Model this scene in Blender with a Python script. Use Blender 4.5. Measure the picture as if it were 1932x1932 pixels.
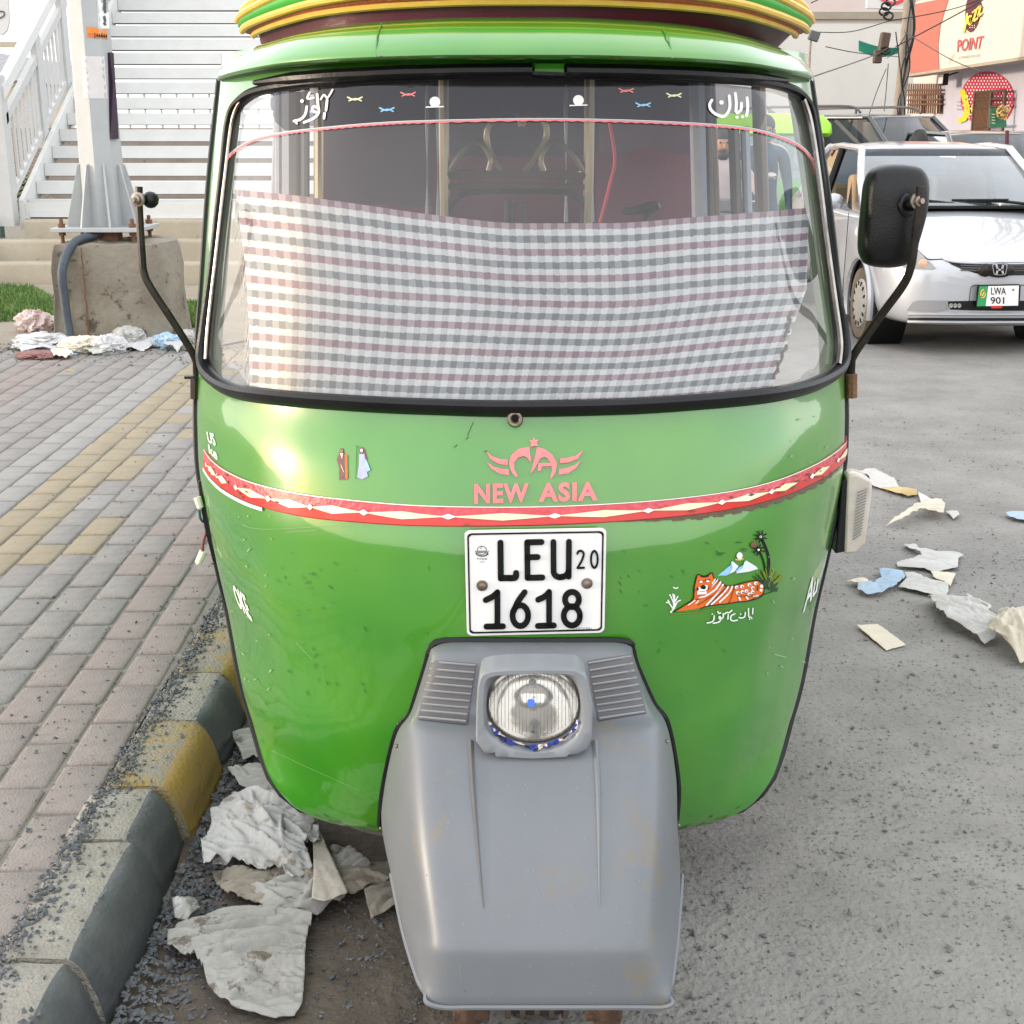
import bpy, bmesh, math, random
import numpy as np
from mathutils import Vector, Matrix, noise
from mathutils.bvhtree import BVHTree
from mathutils.geometry import delaunay_2d_cdt
for o in list(bpy.data.objects): bpy.data.objects.remove(o)
S = bpy.context.scene; C = S.collection; R = math.radians
random.seed(7)
# ---------------------------------------------------------------- camera
CAM_H, PITCH, FOC = 1.6, R(16.2), 2460.0        # metres, radians, focal length in units of a 1932 wide frame
cam = bpy.data.objects.new('camera', bpy.data.cameras.new('camera')); C.objects.link(cam)
cam.location = (0, 0, CAM_H); cam.rotation_euler = (math.pi/2 - PITCH, 0, 0)
cam.data.sensor_width = 36; cam.data.lens = 36*FOC/1932; cam.data.clip_end = 500; cam.data.clip_start = .05
S.camera = cam
# ---------------------------------------------------------------- light
SUN_EL, SUN_AZ = R(6), R(-97)                 # azimuth from +Y (ahead), positive to the right: sun low on the left, slightly behind
w = bpy.data.worlds.new('World'); S.world = w; w.use_nodes = True
nt = w.node_tree; bg = nt.nodes['Background']
sky = nt.nodes.new('ShaderNodeTexSky'); sky.sky_type = 'NISHITA'; sky.sun_disc = False
sky.sun_elevation = SUN_EL; sky.sun_rotation = SUN_AZ
sky.air_density = 1.0; sky.dust_density = 2.0; sky.ozone_density = 1.0; sky.altitude = 0
hz = nt.nodes.new('ShaderNodeMix'); hz.data_type = 'RGBA'; hz.inputs[0].default_value = .62; hz.inputs[7].default_value = (8.2, 8.3, 8.5, 1)   # even white haze over the whole sky
nt.links.new(sky.outputs[0], hz.inputs[6]); nt.links.new(hz.outputs[2], bg.inputs[0]); bg.inputs[1].default_value = .13
sl = bpy.data.lights.new('sun', 'SUN'); sl.energy = .85; sl.angle = R(4); sl.color = (1, .9, .76)
so = bpy.data.objects.new('sun', sl); C.objects.link(so)
sd = Vector((math.sin(SUN_AZ)*math.cos(SUN_EL), math.cos(SUN_AZ)*math.cos(SUN_EL), math.sin(SUN_EL)))
so.rotation_euler = sd.to_track_quat('Z', 'Y').to_euler(); so.location = (-8, -3, 9)
S.view_settings.view_transform = 'Standard'; S.view_settings.look = 'None'
S.view_settings.gamma = 1; S.view_settings.use_curve_mapping = False
S.view_settings.exposure = 1.55
S.render.engine = 'CYCLES'
S.cycles.max_bounces = 8; S.cycles.transparent_max_bounces = 12; S.cycles.caustics_reflective = False; S.cycles.caustics_refractive = False
# ---------------------------------------------------------------- geometry helpers
ct, st = math.cos(PITCH), math.sin(PITCH)
def ray(x, y):
    "direction through a point of the 1932 px wide reference"
    return Vector((x-966, FOC*ct + (966-y)*st, -FOC*st + (966-y)*ct))
EYE = Vector((0, 0, CAM_H))
def P(x, y, Y=None, z=None):
    d = ray(x, y); t = Y/d.y if Y is not None else (z-CAM_H)/d.z
    return EYE + d*t
def crop(x0, y0, size, out=1932):
    k = size/out
    return lambda a, b: ((x0+a*k)*.65625, (y0+b*k)*.65625)
def pchip(xs, ys):
    xs = np.array(xs, float); ys = np.array(ys, float); h = np.diff(xs); d = np.diff(ys)/h
    m = np.zeros_like(xs); m[0], m[-1] = d[0], d[-1]
    for i in range(1, len(xs)-1):
        m[i] = 0 if d[i-1]*d[i] <= 0 else (h[i-1]+h[i])/(h[i-1]/d[i-1]+h[i]/d[i])
    def f(x):
        x = min(max(x, xs[0]), xs[-1]); i = min(max(int(np.searchsorted(xs, x))-1, 0), len(h)-1); t = (x-xs[i])/h[i]
        return float(ys[i]*(2*t**3-3*t*t+1)+h[i]*m[i]*(t**3-2*t*t+t)+ys[i+1]*(3*t*t-2*t**3)+h[i]*m[i+1]*(t**3-t*t))
    return f
def catmull(pts, n=6, closed=False):
    pts = [Vector(p) for p in pts]; out = []; N = len(pts)
    for i in range(N if closed else N-1):
        if closed: a, b, c, d = pts[i-1], pts[i], pts[(i+1) % N], pts[(i+2) % N]
        else: a, b, c, d = pts[max(i-1, 0)], pts[i], pts[i+1], pts[min(i+2, N-1)]
        for k in range(n):
            t = k/n
            out.append(.5*((2*b)+(c-a)*t+(2*a-5*b+4*c-d)*t*t+(3*b-a-3*c+d)*t**3))
    if not closed: out.append(pts[-1])
    return out
LOC = {}
class MB:
    def __init__(s): s.v = []; s.f = []; s.m = []; s.uv = {}
    def add(s, vs, fs, m=0):
        b = len(s.v); s.v += [Vector(v) for v in vs]; s.f += [tuple(i+b for i in f) for f in fs]; s.m += [m]*len(fs); return s
    def box(s, c, d, rot=None, m=0, taper=1.0):
        c = Vector(c); vs = []
        for z in (-1, 1):
            k = taper if z > 0 else 1
            for x, y in ((-1, -1), (1, -1), (1, 1), (-1, 1)):
                v = Vector((x*d[0]/2*k, y*d[1]/2*k, z*d[2]/2)); vs.append(c + (rot @ v if rot else v))
        return s.add(vs, [(3, 2, 1, 0), (4, 5, 6, 7), (0, 1, 5, 4), (1, 2, 6, 5), (2, 3, 7, 6), (3, 0, 4, 7)], m)
    def tube(s, pts, r, n=8, closed=False, m=0, flat=1.0, up=None):
        pts = [Vector(p) for p in pts]; N = len(pts); vs = []; fs = []; prev = None
        for i, p in enumerate(pts):
            a = pts[i-1] if (i or closed) else p; b = pts[(i+1) % N] if (i < N-1 or closed) else p
            t = (b-a).normalized()
            ref = Vector(up) if up is not None else (prev or (Vector((0, 0, 1)) if abs(t.z) < .9 else Vector((0, 1, 0))))
            u = (ref - t*ref.dot(t)).normalized(); q = t.cross(u); prev = u
            rr = r(i/(N-1)) if callable(r) else (r[i] if isinstance(r, (list, tuple)) else r)
            for k in range(n):
                an = 2*math.pi*k/n; vs.append(p + u*math.cos(an)*rr*flat + q*math.sin(an)*rr)
        for i in range(N if closed else N-1):
            for k in range(n):
                j = (i+1) % N; fs.append((i*n+k, i*n+(k+1) % n, j*n+(k+1) % n, j*n+k))
        if not closed: fs += [tuple(range(n))[::-1], tuple((N-1)*n+k for k in range(n))]
        return s.add(vs, fs, m)
    def lathe(s, prof, c, axis=(0, 0, 1), n=24, m=0, sx=1.0):
        "prof: (radius, height along axis)"
        q = Vector((0, 0, 1)).rotation_difference(Vector(axis)); vs = []; fs = []; c = Vector(c)
        for r, h in prof:
            for k in range(n):
                a = 2*math.pi*k/n; vs.append(c + q @ Vector((r*math.cos(a)*sx, r*math.sin(a), h)))
        for i in range(len(prof)-1):
            for k in range(n): fs.append((i*n+k, i*n+(k+1) % n, (i+1)*n+(k+1) % n, (i+1)*n+k))
        if prof[0][0] > 1e-4: fs.append(tuple(range(n))[::-1])
        if prof[-1][0] > 1e-4: fs.append(tuple((len(prof)-1)*n+k for k in range(n)))
        return s.add(vs, fs, m)
    def grid(s, rows, m=0, close=False):
        n = len(rows[0]); vs = [v for r in rows for v in r]; fs = []
        for i in range(len(rows)-1):
            for k in range(n if close else n-1):
                fs.append((i*n+k, i*n+(k+1) % n, (i+1)*n+(k+1) % n, (i+1)*n+k))
        return s.add(vs, fs, m)
    def prism(s, poly, fn, d0, d1, m=0):
        "closed outline (a,b) swept between depths d0 and d1; fn(a,b,d) gives the point"
        n = len(poly); vs = [fn(a, b, d0) for a, b in poly]+[fn(a, b, d1) for a, b in poly]
        fs = [tuple(range(n)), tuple(range(2*n-1, n-1, -1))]+[(i, i+n, (i+1) % n+n, (i+1) % n) for i in range(n)]
        return s.add(vs, fs, m)
    def ball(s, c, r, n=12, m=0):
        r = Vector(r) if not isinstance(r, (int, float)) else Vector((r, r, r)); c = Vector(c); rows = []
        for i in range(n//2+1):
            a = math.pi*i/(n//2); rows.append([c+Vector((r.x*math.sin(a)*math.cos(2*math.pi*k/n), r.y*math.sin(a)*math.sin(2*math.pi*k/n), r.z*math.cos(a))) for k in range(n)])
        return s.grid(rows, m, True)
    def build(s, name, mats, parent=None, smooth=True, local=False, bevel=0, sub=0, kind=None, angle=40, bseg=2):
        off = Vector((0, 0, 0)) if (local or parent is None) else LOC.get(parent.name, Vector((0, 0, 0)))
        me = bpy.data.meshes.new(name); me.from_pydata([tuple(v-off) for v in s.v], [], s.f); me.validate()
        if not isinstance(mats, (list, tuple)): mats = [mats]
        for m in mats: me.materials.append(m)
        if len(mats) > 1 and len(me.polygons) == len(s.m): me.polygons.foreach_set('material_index', s.m)
        bm = bmesh.new(); bm.from_mesh(me); bmesh.ops.remove_doubles(bm, verts=bm.verts, dist=1e-5); bmesh.ops.recalc_face_normals(bm, faces=bm.faces); bm.to_mesh(me); bm.free()
        if smooth:
            me.polygons.foreach_set('use_smooth', [True]*len(me.polygons)); me.set_sharp_from_angle(angle=R(angle))
        o = bpy.data.objects.new(name, me); C.objects.link(o)
        if bevel:
            b = o.modifiers.new('b', 'BEVEL'); b.width = bevel; b.segments = bseg; b.limit_method = 'ANGLE'; b.harden_normals = False
        if sub: q = o.modifiers.new('s', 'SUBSURF'); q.levels = q.render_levels = sub
        if parent is not None: o.parent = parent; LOC[o.name] = off
        else: LOC[o.name] = Vector((0, 0, 0))
        if kind: o['kind'] = kind
        return o
def thing(name, label, cat, loc=(0, 0, 0), group=None, rotz=0):
    o = bpy.data.objects.new(name, None); C.objects.link(o); o.location = loc; o.rotation_euler[2] = rotz
    o.empty_display_size = .1
    LOC[o.name] = Vector(loc); return tag(o, label, cat, group)
def tag(o, label, cat, group=None):
    o['label'] = label; o['category'] = cat
    if group: o['group'] = group
    return o
def bvh_of(mb): return BVHTree.FromPolygons([tuple(v) for v in mb.v], mb.f)
def on(b, x, y, off=0.0):
    d = ray(x, y).normalized(); h = b.ray_cast(EYE, d)
    if h[0] is None:
        h = b.find_nearest(EYE + d*(3.02 if y < 1000 else 2.72))
    n = h[1] if h[1].dot(d) < 0 else -h[1]
    return h[0] + n*off
def fill2d(poly, maxlen=18):
    "triangulate an outline (concave allowed) into pieces no longer than maxlen"
    bnd = []; n = len(poly)
    for k in range(n):
        a, c = Vector(poly[k]), Vector(poly[(k+1) % n]); m = max(1, int((c-a).length/maxlen+.5))
        bnd += [a.lerp(c, q/m) for q in range(m)]
    pl = [(v.x, v.y) for v in bnd]; x0, x1 = min(p[0] for p in pl), max(p[0] for p in pl); y0, y1 = min(p[1] for p in pl), max(p[1] for p in pl); pts = []
    nx, ny = int((x1-x0)/maxlen)+1, int((y1-y0)/(maxlen*.87))+1
    if nx*ny < 12000:
        for i in range(nx+1):
            for j in range(ny+1):
                x, y = x0+(i+.5*(j % 2))*maxlen, y0+(j+.5)*maxlen*.87
                if in_poly(x, y, pl) and min((x-p[0])**2+(y-p[1])**2 for p in pl) > (maxlen*.4)**2: pts.append(Vector((x, y)))
    V, _, F_, _, _, _ = delaunay_2d_cdt(bnd+pts, [], [list(range(len(bnd)))], 1, 1e-7)
    return [(v.x, v.y) for v in V], [tuple(f) for f in F_]
def in_poly(x, y, poly):
    c = False; j = len(poly)-1
    for i in range(len(poly)):
        (xi, yi), (xj, yj) = poly[i], poly[j]
        if (yi > y) != (yj > y) and x < (xj-xi)*(y-yi)/(yj-yi)+xi: c = not c
        j = i
    return c
def circle(cx, cy, rx, ry=None, n=20, a0=0): return [(cx+rx*math.cos(2*math.pi*k/n+a0), cy+(ry or rx)*math.sin(2*math.pi*k/n+a0)) for k in range(n)]
def rrect(x0, y0, x1, y1, r, n=5):
    out = []
    for cx, cy, a in ((x1-r, y1-r, 0), (x0+r, y1-r, 90), (x0+r, y0+r, 180), (x1-r, y0+r, 270)):
        for k in range(n+1): t = R(a+90*k/n); out.append((cx+r*math.cos(t), cy+r*math.sin(t)))
    return out
def ribbon(pts, w, step=6):
    "outline strip of a brush stroke: list of quads in 2D with round ends"
    pts = [Vector((p[0], p[1], 0)) for p in pts]
    if len(pts) > 2: pts = catmull(pts, 5)
    n = len(pts); vs = []; fs = []
    for i, p in enumerate(pts):
        t = (pts[min(i+1, n-1)]-pts[max(i-1, 0)]); t = t.normalized() if t.length > 1e-9 else Vector((1, 0, 0)); q = Vector((-t.y, t.x, 0))
        ww = (w(i/(n-1)) if callable(w) else w)/2
        vs += [(p+q*ww)[:2], (p-q*ww)[:2]]
    for i in range(n-1): fs.append((2*i, 2*i+1, 2*i+3, 2*i+2))
    for i, s in ((0, -1), (n-1, 1)):
        p = pts[i]; t = pts[min(i+1, n-1)]-pts[max(i-1, 0)]; a0 = math.atan2(t.y, t.x); ww = (w(i/(n-1)) if callable(w) else w)/2; b = len(vs)
        k = [((p.x+ww*math.cos(a0+s*R(-90+36*j)*1 + (math.pi if s < 0 else 0)*0), p.y+ww*math.sin(a0+s*R(-90+36*j))) ) for j in range(6)] if s > 0 else \
            [(p.x-ww*math.cos(a0+R(-90+36*j)), p.y-ww*math.sin(a0+R(-90+36*j))) for j in range(6)]
        vs += k; fs.append(tuple(range(b, b+6)))
    return vs, fs
_txt = {}
def text2d(s, bold=0.0, gap=1.0):
    "triangulated lettering in a unit box (x right, y up) and its aspect"
    if (s, bold, gap) in _txt: return _txt[(s, bold, gap)]
    cu = bpy.data.curves.new('t', 'FONT'); cu.body = s; cu.resolution_u = 3; cu.offset = bold; cu.space_character = gap; cu.fill_mode = 'FRONT'
    ob = bpy.data.objects.new('t', cu); C.objects.link(ob); bpy.context.view_layer.update()
    me = bpy.data.meshes.new_from_object(ob.evaluated_get(bpy.context.evaluated_depsgraph_get()))
    V = [(v.co.x, v.co.y) for v in me.vertices]; F = [tuple(p.vertices) for p in me.polygons]
    bpy.data.objects.remove(ob); bpy.data.curves.remove(cu); bpy.data.meshes.remove(me)
    x0 = min(v[0] for v in V); x1 = max(v[0] for v in V); y0 = min(v[1] for v in V); y1 = max(v[1] for v in V)
    V = [((a-x0)/(x1-x0), (b-y0)/(y1-y0)) for a, b in V]
    _txt[(s, bold, gap)] = (V, F, (x1-x0)/(y1-y0)); return _txt[(s, bold, gap)]
def extr(mb, vs, fs, front, back, m=0):
    "flat faces with front and back point functions, closed at their open edges"
    n = len(vs); b = [front(*v) for v in vs]+[back(*v) for v in vs]; cnt = {}
    for f in fs:
        for i in range(len(f)):
            a, c = f[i], f[(i+1) % len(f)]; cnt.setdefault((min(a, c), max(a, c)), []).append((a, c))
    F = list(fs)+[tuple(i+n for i in reversed(f)) for f in fs]+[(e[0][1], e[0][0], e[0][0]+n, e[0][1]+n) for e in cnt.values() if len(e) == 1]
    mb.add(b, F, m)
# ---------------------------------------------------------------- materials
def mat(name, col, rough=.5, metal=0, col2=None, scale=8, amt=.5, bump=0, bscale=60, coat=0, spec=.5, detail=4, coatr=.05, col3=None, s3=30, t3=.62, cior=1.5, bdist=.01, trans=0, sheen=0, alpha=1):
    m = bpy.data.materials.new(name); m.use_nodes = True; n = m.node_tree.nodes; l = m.node_tree.links; b = n['Principled BSDF']
    b.inputs['Base Color'].default_value = (*col, 1); b.inputs['Roughness'].default_value = rough; b.inputs['Metallic'].default_value = metal
    b.inputs['Coat Weight'].default_value = coat; b.inputs['Coat Roughness'].default_value = coatr; b.inputs['Coat IOR'].default_value = cior; b.inputs['Specular IOR Level'].default_value = spec
    b.inputs['Transmission Weight'].default_value = trans; b.inputs['Alpha'].default_value = alpha
    tc = n.new('ShaderNodeTexCoord'); out = None
    if col2 is not None:
        t = n.new('ShaderNodeTexNoise'); t.inputs['Scale'].default_value = scale; t.inputs['Detail'].default_value = detail; t.inputs['Roughness'].default_value = .65
        l.new(tc.outputs['Object'], t.inputs['Vector'])
        r = n.new('ShaderNodeValToRGB'); r.color_ramp.elements[0].position = .5-amt/2; r.color_ramp.elements[1].position = .5+amt/2
        r.color_ramp.elements[0].color = (*col, 1); r.color_ramp.elements[1].color = (*col2, 1)
        l.new(t.outputs['Fac'], r.inputs['Fac']); out = r.outputs['Color']
        if col3 is not None:
            t2 = n.new('ShaderNodeTexNoise'); t2.inputs['Scale'].default_value = s3; t2.inputs['Detail'].default_value = 6; t2.inputs['Roughness'].default_value = .7
            l.new(tc.outputs['Object'], t2.inputs['Vector'])
            r2 = n.new('ShaderNodeValToRGB'); r2.color_ramp.elements[0].position = t3; r2.color_ramp.elements[1].position = t3+.06
            l.new(t2.outputs['Fac'], r2.inputs['Fac'])
            mx = n.new('ShaderNodeMix'); mx.data_type = 'RGBA'; l.new(r2.outputs['Color'], mx.inputs['Factor']); l.new(out, mx.inputs[6]); mx.inputs[7].default_value = (*col3, 1); out = mx.outputs[2]
        l.new(out, b.inputs['Base Color'])
    if bump:
        t = n.new('ShaderNodeTexNoise'); t.inputs['Scale'].default_value = bscale; t.inputs['Detail'].default_value = 5
        l.new(tc.outputs['Object'], t.inputs['Vector']); bp = n.new('ShaderNodeBump'); bp.inputs['Strength'].default_value = bump; bp.inputs['Distance'].default_value = bdist
        l.new(t.outputs['Fac'], bp.inputs['Height']); l.new(bp.outputs['Normal'], b.inputs['Normal'])
        if coat and bdist > .01: l.new(bp.outputs['Normal'], b.inputs['Coat Normal'])
    return m
def glass(name, tint=(1, 1, 1), dust=.05, refl=1.0, dust_sheen_col=(.8, .8, .78), dscale=3, density=0):
    m = bpy.data.materials.new(name); m.use_nodes = True; n = m.node_tree.nodes; l = m.node_tree.links; n.remove(n['Principled BSDF']); o = n['Material Output']
    tr = n.new('ShaderNodeBsdfTransparent'); tr.inputs[0].default_value = (*tint, 1); gl = n.new('ShaderNodeBsdfGlossy'); gl.inputs['Roughness'].default_value = .015
    fr = n.new('ShaderNodeFresnel'); fr.inputs[0].default_value = 1.5; mu = n.new('ShaderNodeMath'); mu.operation = 'MULTIPLY'; mu.inputs[1].default_value = refl; l.new(fr.outputs[0], mu.inputs[0])
    df = n.new('ShaderNodeBsdfDiffuse'); df.inputs[0].default_value = (*dust_sheen_col, 1)
    tc = n.new('ShaderNodeTexCoord'); t = n.new('ShaderNodeTexNoise'); t.inputs['Scale'].default_value = dscale; t.inputs['Detail'].default_value = 6; l.new(tc.outputs['Object'], t.inputs['Vector'])
    mr = n.new('ShaderNodeMapRange'); mr.inputs['From Min'].default_value = .3; mr.inputs['From Max'].default_value = .75; mr.inputs['To Min'].default_value = dust*.5; mr.inputs['To Max'].default_value = dust*1.6; l.new(t.outputs['Fac'], mr.inputs['Value'])
    a = n.new('ShaderNodeMixShader'); l.new(mr.outputs[0], a.inputs[0]); l.new(tr.outputs[0], a.inputs[1]); l.new(df.outputs[0], a.inputs[2])
    b = n.new('ShaderNodeMixShader'); l.new(mu.outputs[0], b.inputs[0]); l.new(a.outputs[0], b.inputs[1]); l.new(gl.outputs[0], b.inputs[2]); l.new(b.outputs[0], o.inputs[0])
    return m
M = {}
M['green'] = mat('green paint', (.026, .195, .008), .3, col2=(.066, .245, .009), scale=3.2, amt=.42, bump=.05, bscale=3.2, bdist=.03, detail=2, coat=1, coatr=.05, cior=1.7, spec=.4, col3=(.12, .24, .08), s3=14, t3=.76)
M['dgreen'] = mat('side green paint', (.05, .25, .03), .3, col2=(.03, .16, .025), scale=9, amt=.4, coat=.6, col3=(.02, .03, .015), s3=40, t3=.66)
M['black'] = mat('black rubber', (.004, .004, .005), .36, col2=(.010, .010, .011), scale=14, spec=.3, bump=.1, bscale=120)
M['blackp'] = mat('black plastic', (.004, .004, .005), .36, col2=(.008, .008, .008), scale=30, spec=.35, bump=.12, bscale=300)
M['arm'] = mat('worn black steel', (.009, .008, .007), .4, .4, col2=(.035, .025, .018), scale=25, amt=.3, col3=(.16, .09, .05), s3=50, t3=.66)
M['chrome'] = mat('chrome', (.42, .40, .37), .2, 1, col2=(.26, .23, .2), scale=30)
M['steel'] = mat('steel bolt', (.35, .32, .29), .4, .9, col2=(.18, .11, .07), scale=40)
M['rust'] = mat('rusty steel', (.10, .045, .025), .8, col2=(.2, .1, .05), scale=30, bump=.5, bscale=90)
M['brass'] = mat('dull brass tube', (.42, .33, .2), .28, .9, col2=(.3, .26, .2), scale=12)
M['grey'] = mat('grey plastic', (.120, .132, .148), .4, col2=(.155, .163, .175), scale=4, amt=.7, bump=.05, bscale=350, col3=(.16, .148, .13), s3=5, t3=.57, spec=.5)
M['greyd'] = mat('grey louvre plastic', (.075, .073, .078), .55, col2=(.10, .095, .095), scale=20)
M['greyh'] = mat('pale lamp surround plastic', (.19, .205, .225), .42, col2=(.225, .235, .25), scale=6)
M['greyl'] = mat('pale ridge plastic', (.23, .23, .24), .5)
M['white'] = mat('white paint decal', (.8, .8, .78), .4)
M['plate'] = mat('white plate', (.8, .79, .78), .25, col2=(.74, .73, .72), scale=8, coat=.3)
M['ink'] = mat('black plate ink', (.004, .004, .004), .4, spec=.3)
M['pink'] = mat('pink red emblem paint', (.75, .14, .15), .35, col2=(.82, .22, .22), scale=18, coat=.4)
M['red'] = mat('red tape', (.62, .018, .01), .3, col2=(.52, .012, .012), scale=20, coat=.5)
M['red2'] = mat('crimson tape', (.48, .012, .03), .35, col2=(.60, .07, .08), scale=50, coat=.5, bump=.4, bscale=90)
M['cream'] = mat('cream tape', (.78, .68, .36), .35, col2=(.8, .75, .55), scale=25, coat=.4)
M['yel'] = mat('yellow piping', (.72, .42, .06), .38, col2=(.8, .52, .12), scale=25)
M['trimred'] = mat('red trim', (.5, .085, .05), .5, col2=(.6, .14, .085), scale=60, bump=.4, bscale=140)
M['trimgrn'] = mat('green trim', (.04, .34, .03), .4)
M['maroon'] = mat('maroon vinyl', (.11, .010, .024), .45, col2=(.07, .008, .018), scale=4, bump=.15, bscale=30)
M['curtain'] = mat('dark curtain', (.04, .024, .038), .75, col2=(.058, .024, .04), scale=3, bump=.2, bscale=8)
M['panelg'] = mat('grey post paint', (.3, .31, .36), .45, col2=(.22, .23, .28), scale=10)
M['brownp'] = mat('brown post', (.10, .055, .03), .5, col2=(.05, .03, .02), scale=10)
M['orange'] = mat('orange decal', (.75, .16, .015), .4, col2=(.6, .1, .01), scale=60)
M['dkgreen'] = mat('dark green decal', (.01, .05, .01), .5)
M['olive'] = mat('olive decal', (.16, .2, .01), .5)
M['blue'] = mat('sky blue decal', (.12, .42, .75), .45, col2=(.4, .6, .8), scale=120)
M['bluew'] = mat('pale blue decal', (.66, .72, .85), .45)
M['plum'] = mat('plum decal', (.12, .045, .06), .5, col2=(.2, .09, .06), scale=200)
M['lilac'] = mat('lilac decal', (.32, .33, .6), .5, col2=(.42, .44, .62), scale=120)
M['skin'] = mat('skin', (.32, .16, .09), .55)
M['hair'] = mat('black hair', (.012, .010, .009), .6)
M['dirt'] = mat('grime', (.09, .065, .04), .8, col2=(.14, .10, .06), scale=60)
M['wind'] = glass('windscreen glass', (.95, .955, .955), .05, 1.0, (.8, .8, .82))
M['tint'] = glass('dark film', (.42, .42, .46), .05, 1.0, (.12, .12, .13))
M['darkglass'] = glass('dark car glass', (.22, .25, .27), .04, 1.3, (.3, .35, .4))
M['lens'] = glass('clear lens', (.92, .9, .85), .18, 1.0, (.75, .7, .62), 20)
M['carglass'] = glass('car glass', (.40, .48, .53), .10, 4.0, (.42, .55, .66))  # bluish diffuse layer paints the sky's reflection into the glass
M['conc'] = mat('concrete', (.25, .225, .185), .9, col2=(.33, .305, .255), scale=5, bump=.6, bscale=25, col3=(.22, .2, .17), s3=11, t3=.6)
M['step'] = mat('sandy concrete', (.30, .255, .19), .9, col2=(.36, .32, .25), scale=4, bump=.4, bscale=30, col3=(.22, .195, .15), s3=6, t3=.62)
M['wpaint'] = mat('white steel paint', (.62, .62, .61), .5, col2=(.56, .56, .54), scale=5, col3=(.5, .48, .44), s3=22, t3=.73)
M['wpaint2'] = mat('grey white steel paint', (.5, .5, .5), .5, col2=(.45, .45, .44), scale=6, col3=(.45, .42, .38), s3=25, t3=.7)
M['galv'] = mat('painted pole steel', (.42, .43, .43), .5, .1, col2=(.36, .37, .37), scale=7, col3=(.4, .38, .33), s3=16, t3=.68, bump=.1, bscale=40)
M['hose'] = mat('grey conduit', (.035, .05, .065), .55, col2=(.06, .075, .09), scale=20, bump=.3, bscale=200)
# ================================================================ AUTO RICKSHAW
X0 = .02
ark = thing('auto_rickshaw', 'large bright green rickshaw parked by the kerb, checked cloth behind its windscreen', 'auto rickshaw', (X0, 3.4, 0))
prof = pchip([0, .14, .21, .42, .56, .70, .84, .93, .975, 1], [0, .003, .010, .082, .168, .312, .56, .76, .885, 1])
wz = pchip([.205, .215, .235, .28, .35, .45, .58, .75, .93, 1.1, 1.3, 1.5, 1.71, 1.78], [.37, .43, .50, .555, .597, .634, .667, .697, .722, .724, .706, .683, .652, .645])
cxz = pchip([0, 1.1, 1.71, 1.78], [0, 0, -.013, -.014])
yz = pchip([.205, .215, .25, .35, .5, .7, .85, .93, 1.0, 1.09, 1.4, 1.72, 1.78], [2.40, 2.375, 2.345, 2.295, 2.27, 2.27, 2.285, 2.303, 2.321, 2.360, 2.450, 2.545, 2.562])
sz = pchip([.205, .215, .24, .36, .6, 1.0, 1.78], [.05, .08, .15, .36, .51, .53, .48])
def shell(u, z, off=0):
    r = math.sin(u*math.pi/2); return Vector((X0+cxz(z)+wz(z)*r, yz(z)+sz(z)*prof(abs(r))+off, z))
NU = 150; us = [-1+2*i/NU for i in range(NU+1)]
zs = sorted(set([round(.205+.006*i, 4) for i in range(8)]+[round(.255+(1.765-.255)*i/150, 4) for i in range(151)]))
shell_mb = MB().grid([[shell(u, z) for u in us] for z in zs]); SH = bvh_of(shell_mb)
gpx = [(1000, 139), (800, 143), (620, 154), (520, 166), (468, 184), (440, 226), (425, 340), (408, 490), (394, 620), (390, 680), (404, 713), (446, 738), (520, 750), (640, 760), (800, 768), (980, 772),
       (1200, 767), (1400, 752), (1500, 736), (1556, 714), (1581, 690), (1585, 645), (1573, 560), (1558, 450), (1543, 330), (1528, 232), (1512, 188), (1478, 165), (1400, 152), (1200, 143)]
gask = catmull([on(SH, *p, .004) for p in gpx], 6, True)
gpoly = [(p.x, p.z) for p in gask]
def inside(x, y, poly):
    return in_poly(x, y, poly)
gl, bd = [], []
for f in shell_mb.f:
    c = sum((shell_mb.v[i] for i in f), Vector())/len(f); (gl if inside(c.x, c.z, gpoly) else bd).append(f)
b = MB(); b.v = shell_mb.v; b.f = bd; b.m = [0]*len(bd)
body = b.build('front_body', M['green'], ark)
b = MB(); used = sorted({i for f in gl for i in f}); ix = {i: k for k, i in enumerate(used)}
b.add([shell_mb.v[i] for i in used], [tuple(ix[i] for i in f) for f in gl]); wsc = b.build('windscreen', M['wind'], ark)
# rubber gasket: thick below, thinner at the sides
b = MB(); n = len(gask)
rad = []
for p in gask:
    k = min(1, max(0, (p.z-1.11)/.2)); t = min(1, max(0, (p.z-1.55)/.12)); rad.append((.024*(1-k)+.0135*k)*(1-t)+.0165*t)
b.tube(gask, [.001]*n if False else rad, 10, True, flat=.62, up=None); b.build('windscreen_gasket', M['black'], ark)
bright = [shell(u, z, 0) for u, z in []]
def strip_px(pts, r, name, m, par=ark, off=.006, bv=None, n=6, flat=1):
    b = MB(); b.tube(catmull([on(bv or SH, *p, off) for p in pts], 5), r, n, flat=flat); return b.build(name, m, par)
strip_px([(472, 182), (449, 226), (434, 340), (417, 490), (402, 620), (398, 678)], .0032, 'bright_insert', M['chrome'], off=.012)
strip_px([(1505, 190), (1519, 235), (1534, 332), (1549, 452), (1564, 562), (1575, 645), (1572, 688)], .006, 'bright_insert', M['chrome'], off=.012)
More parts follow.
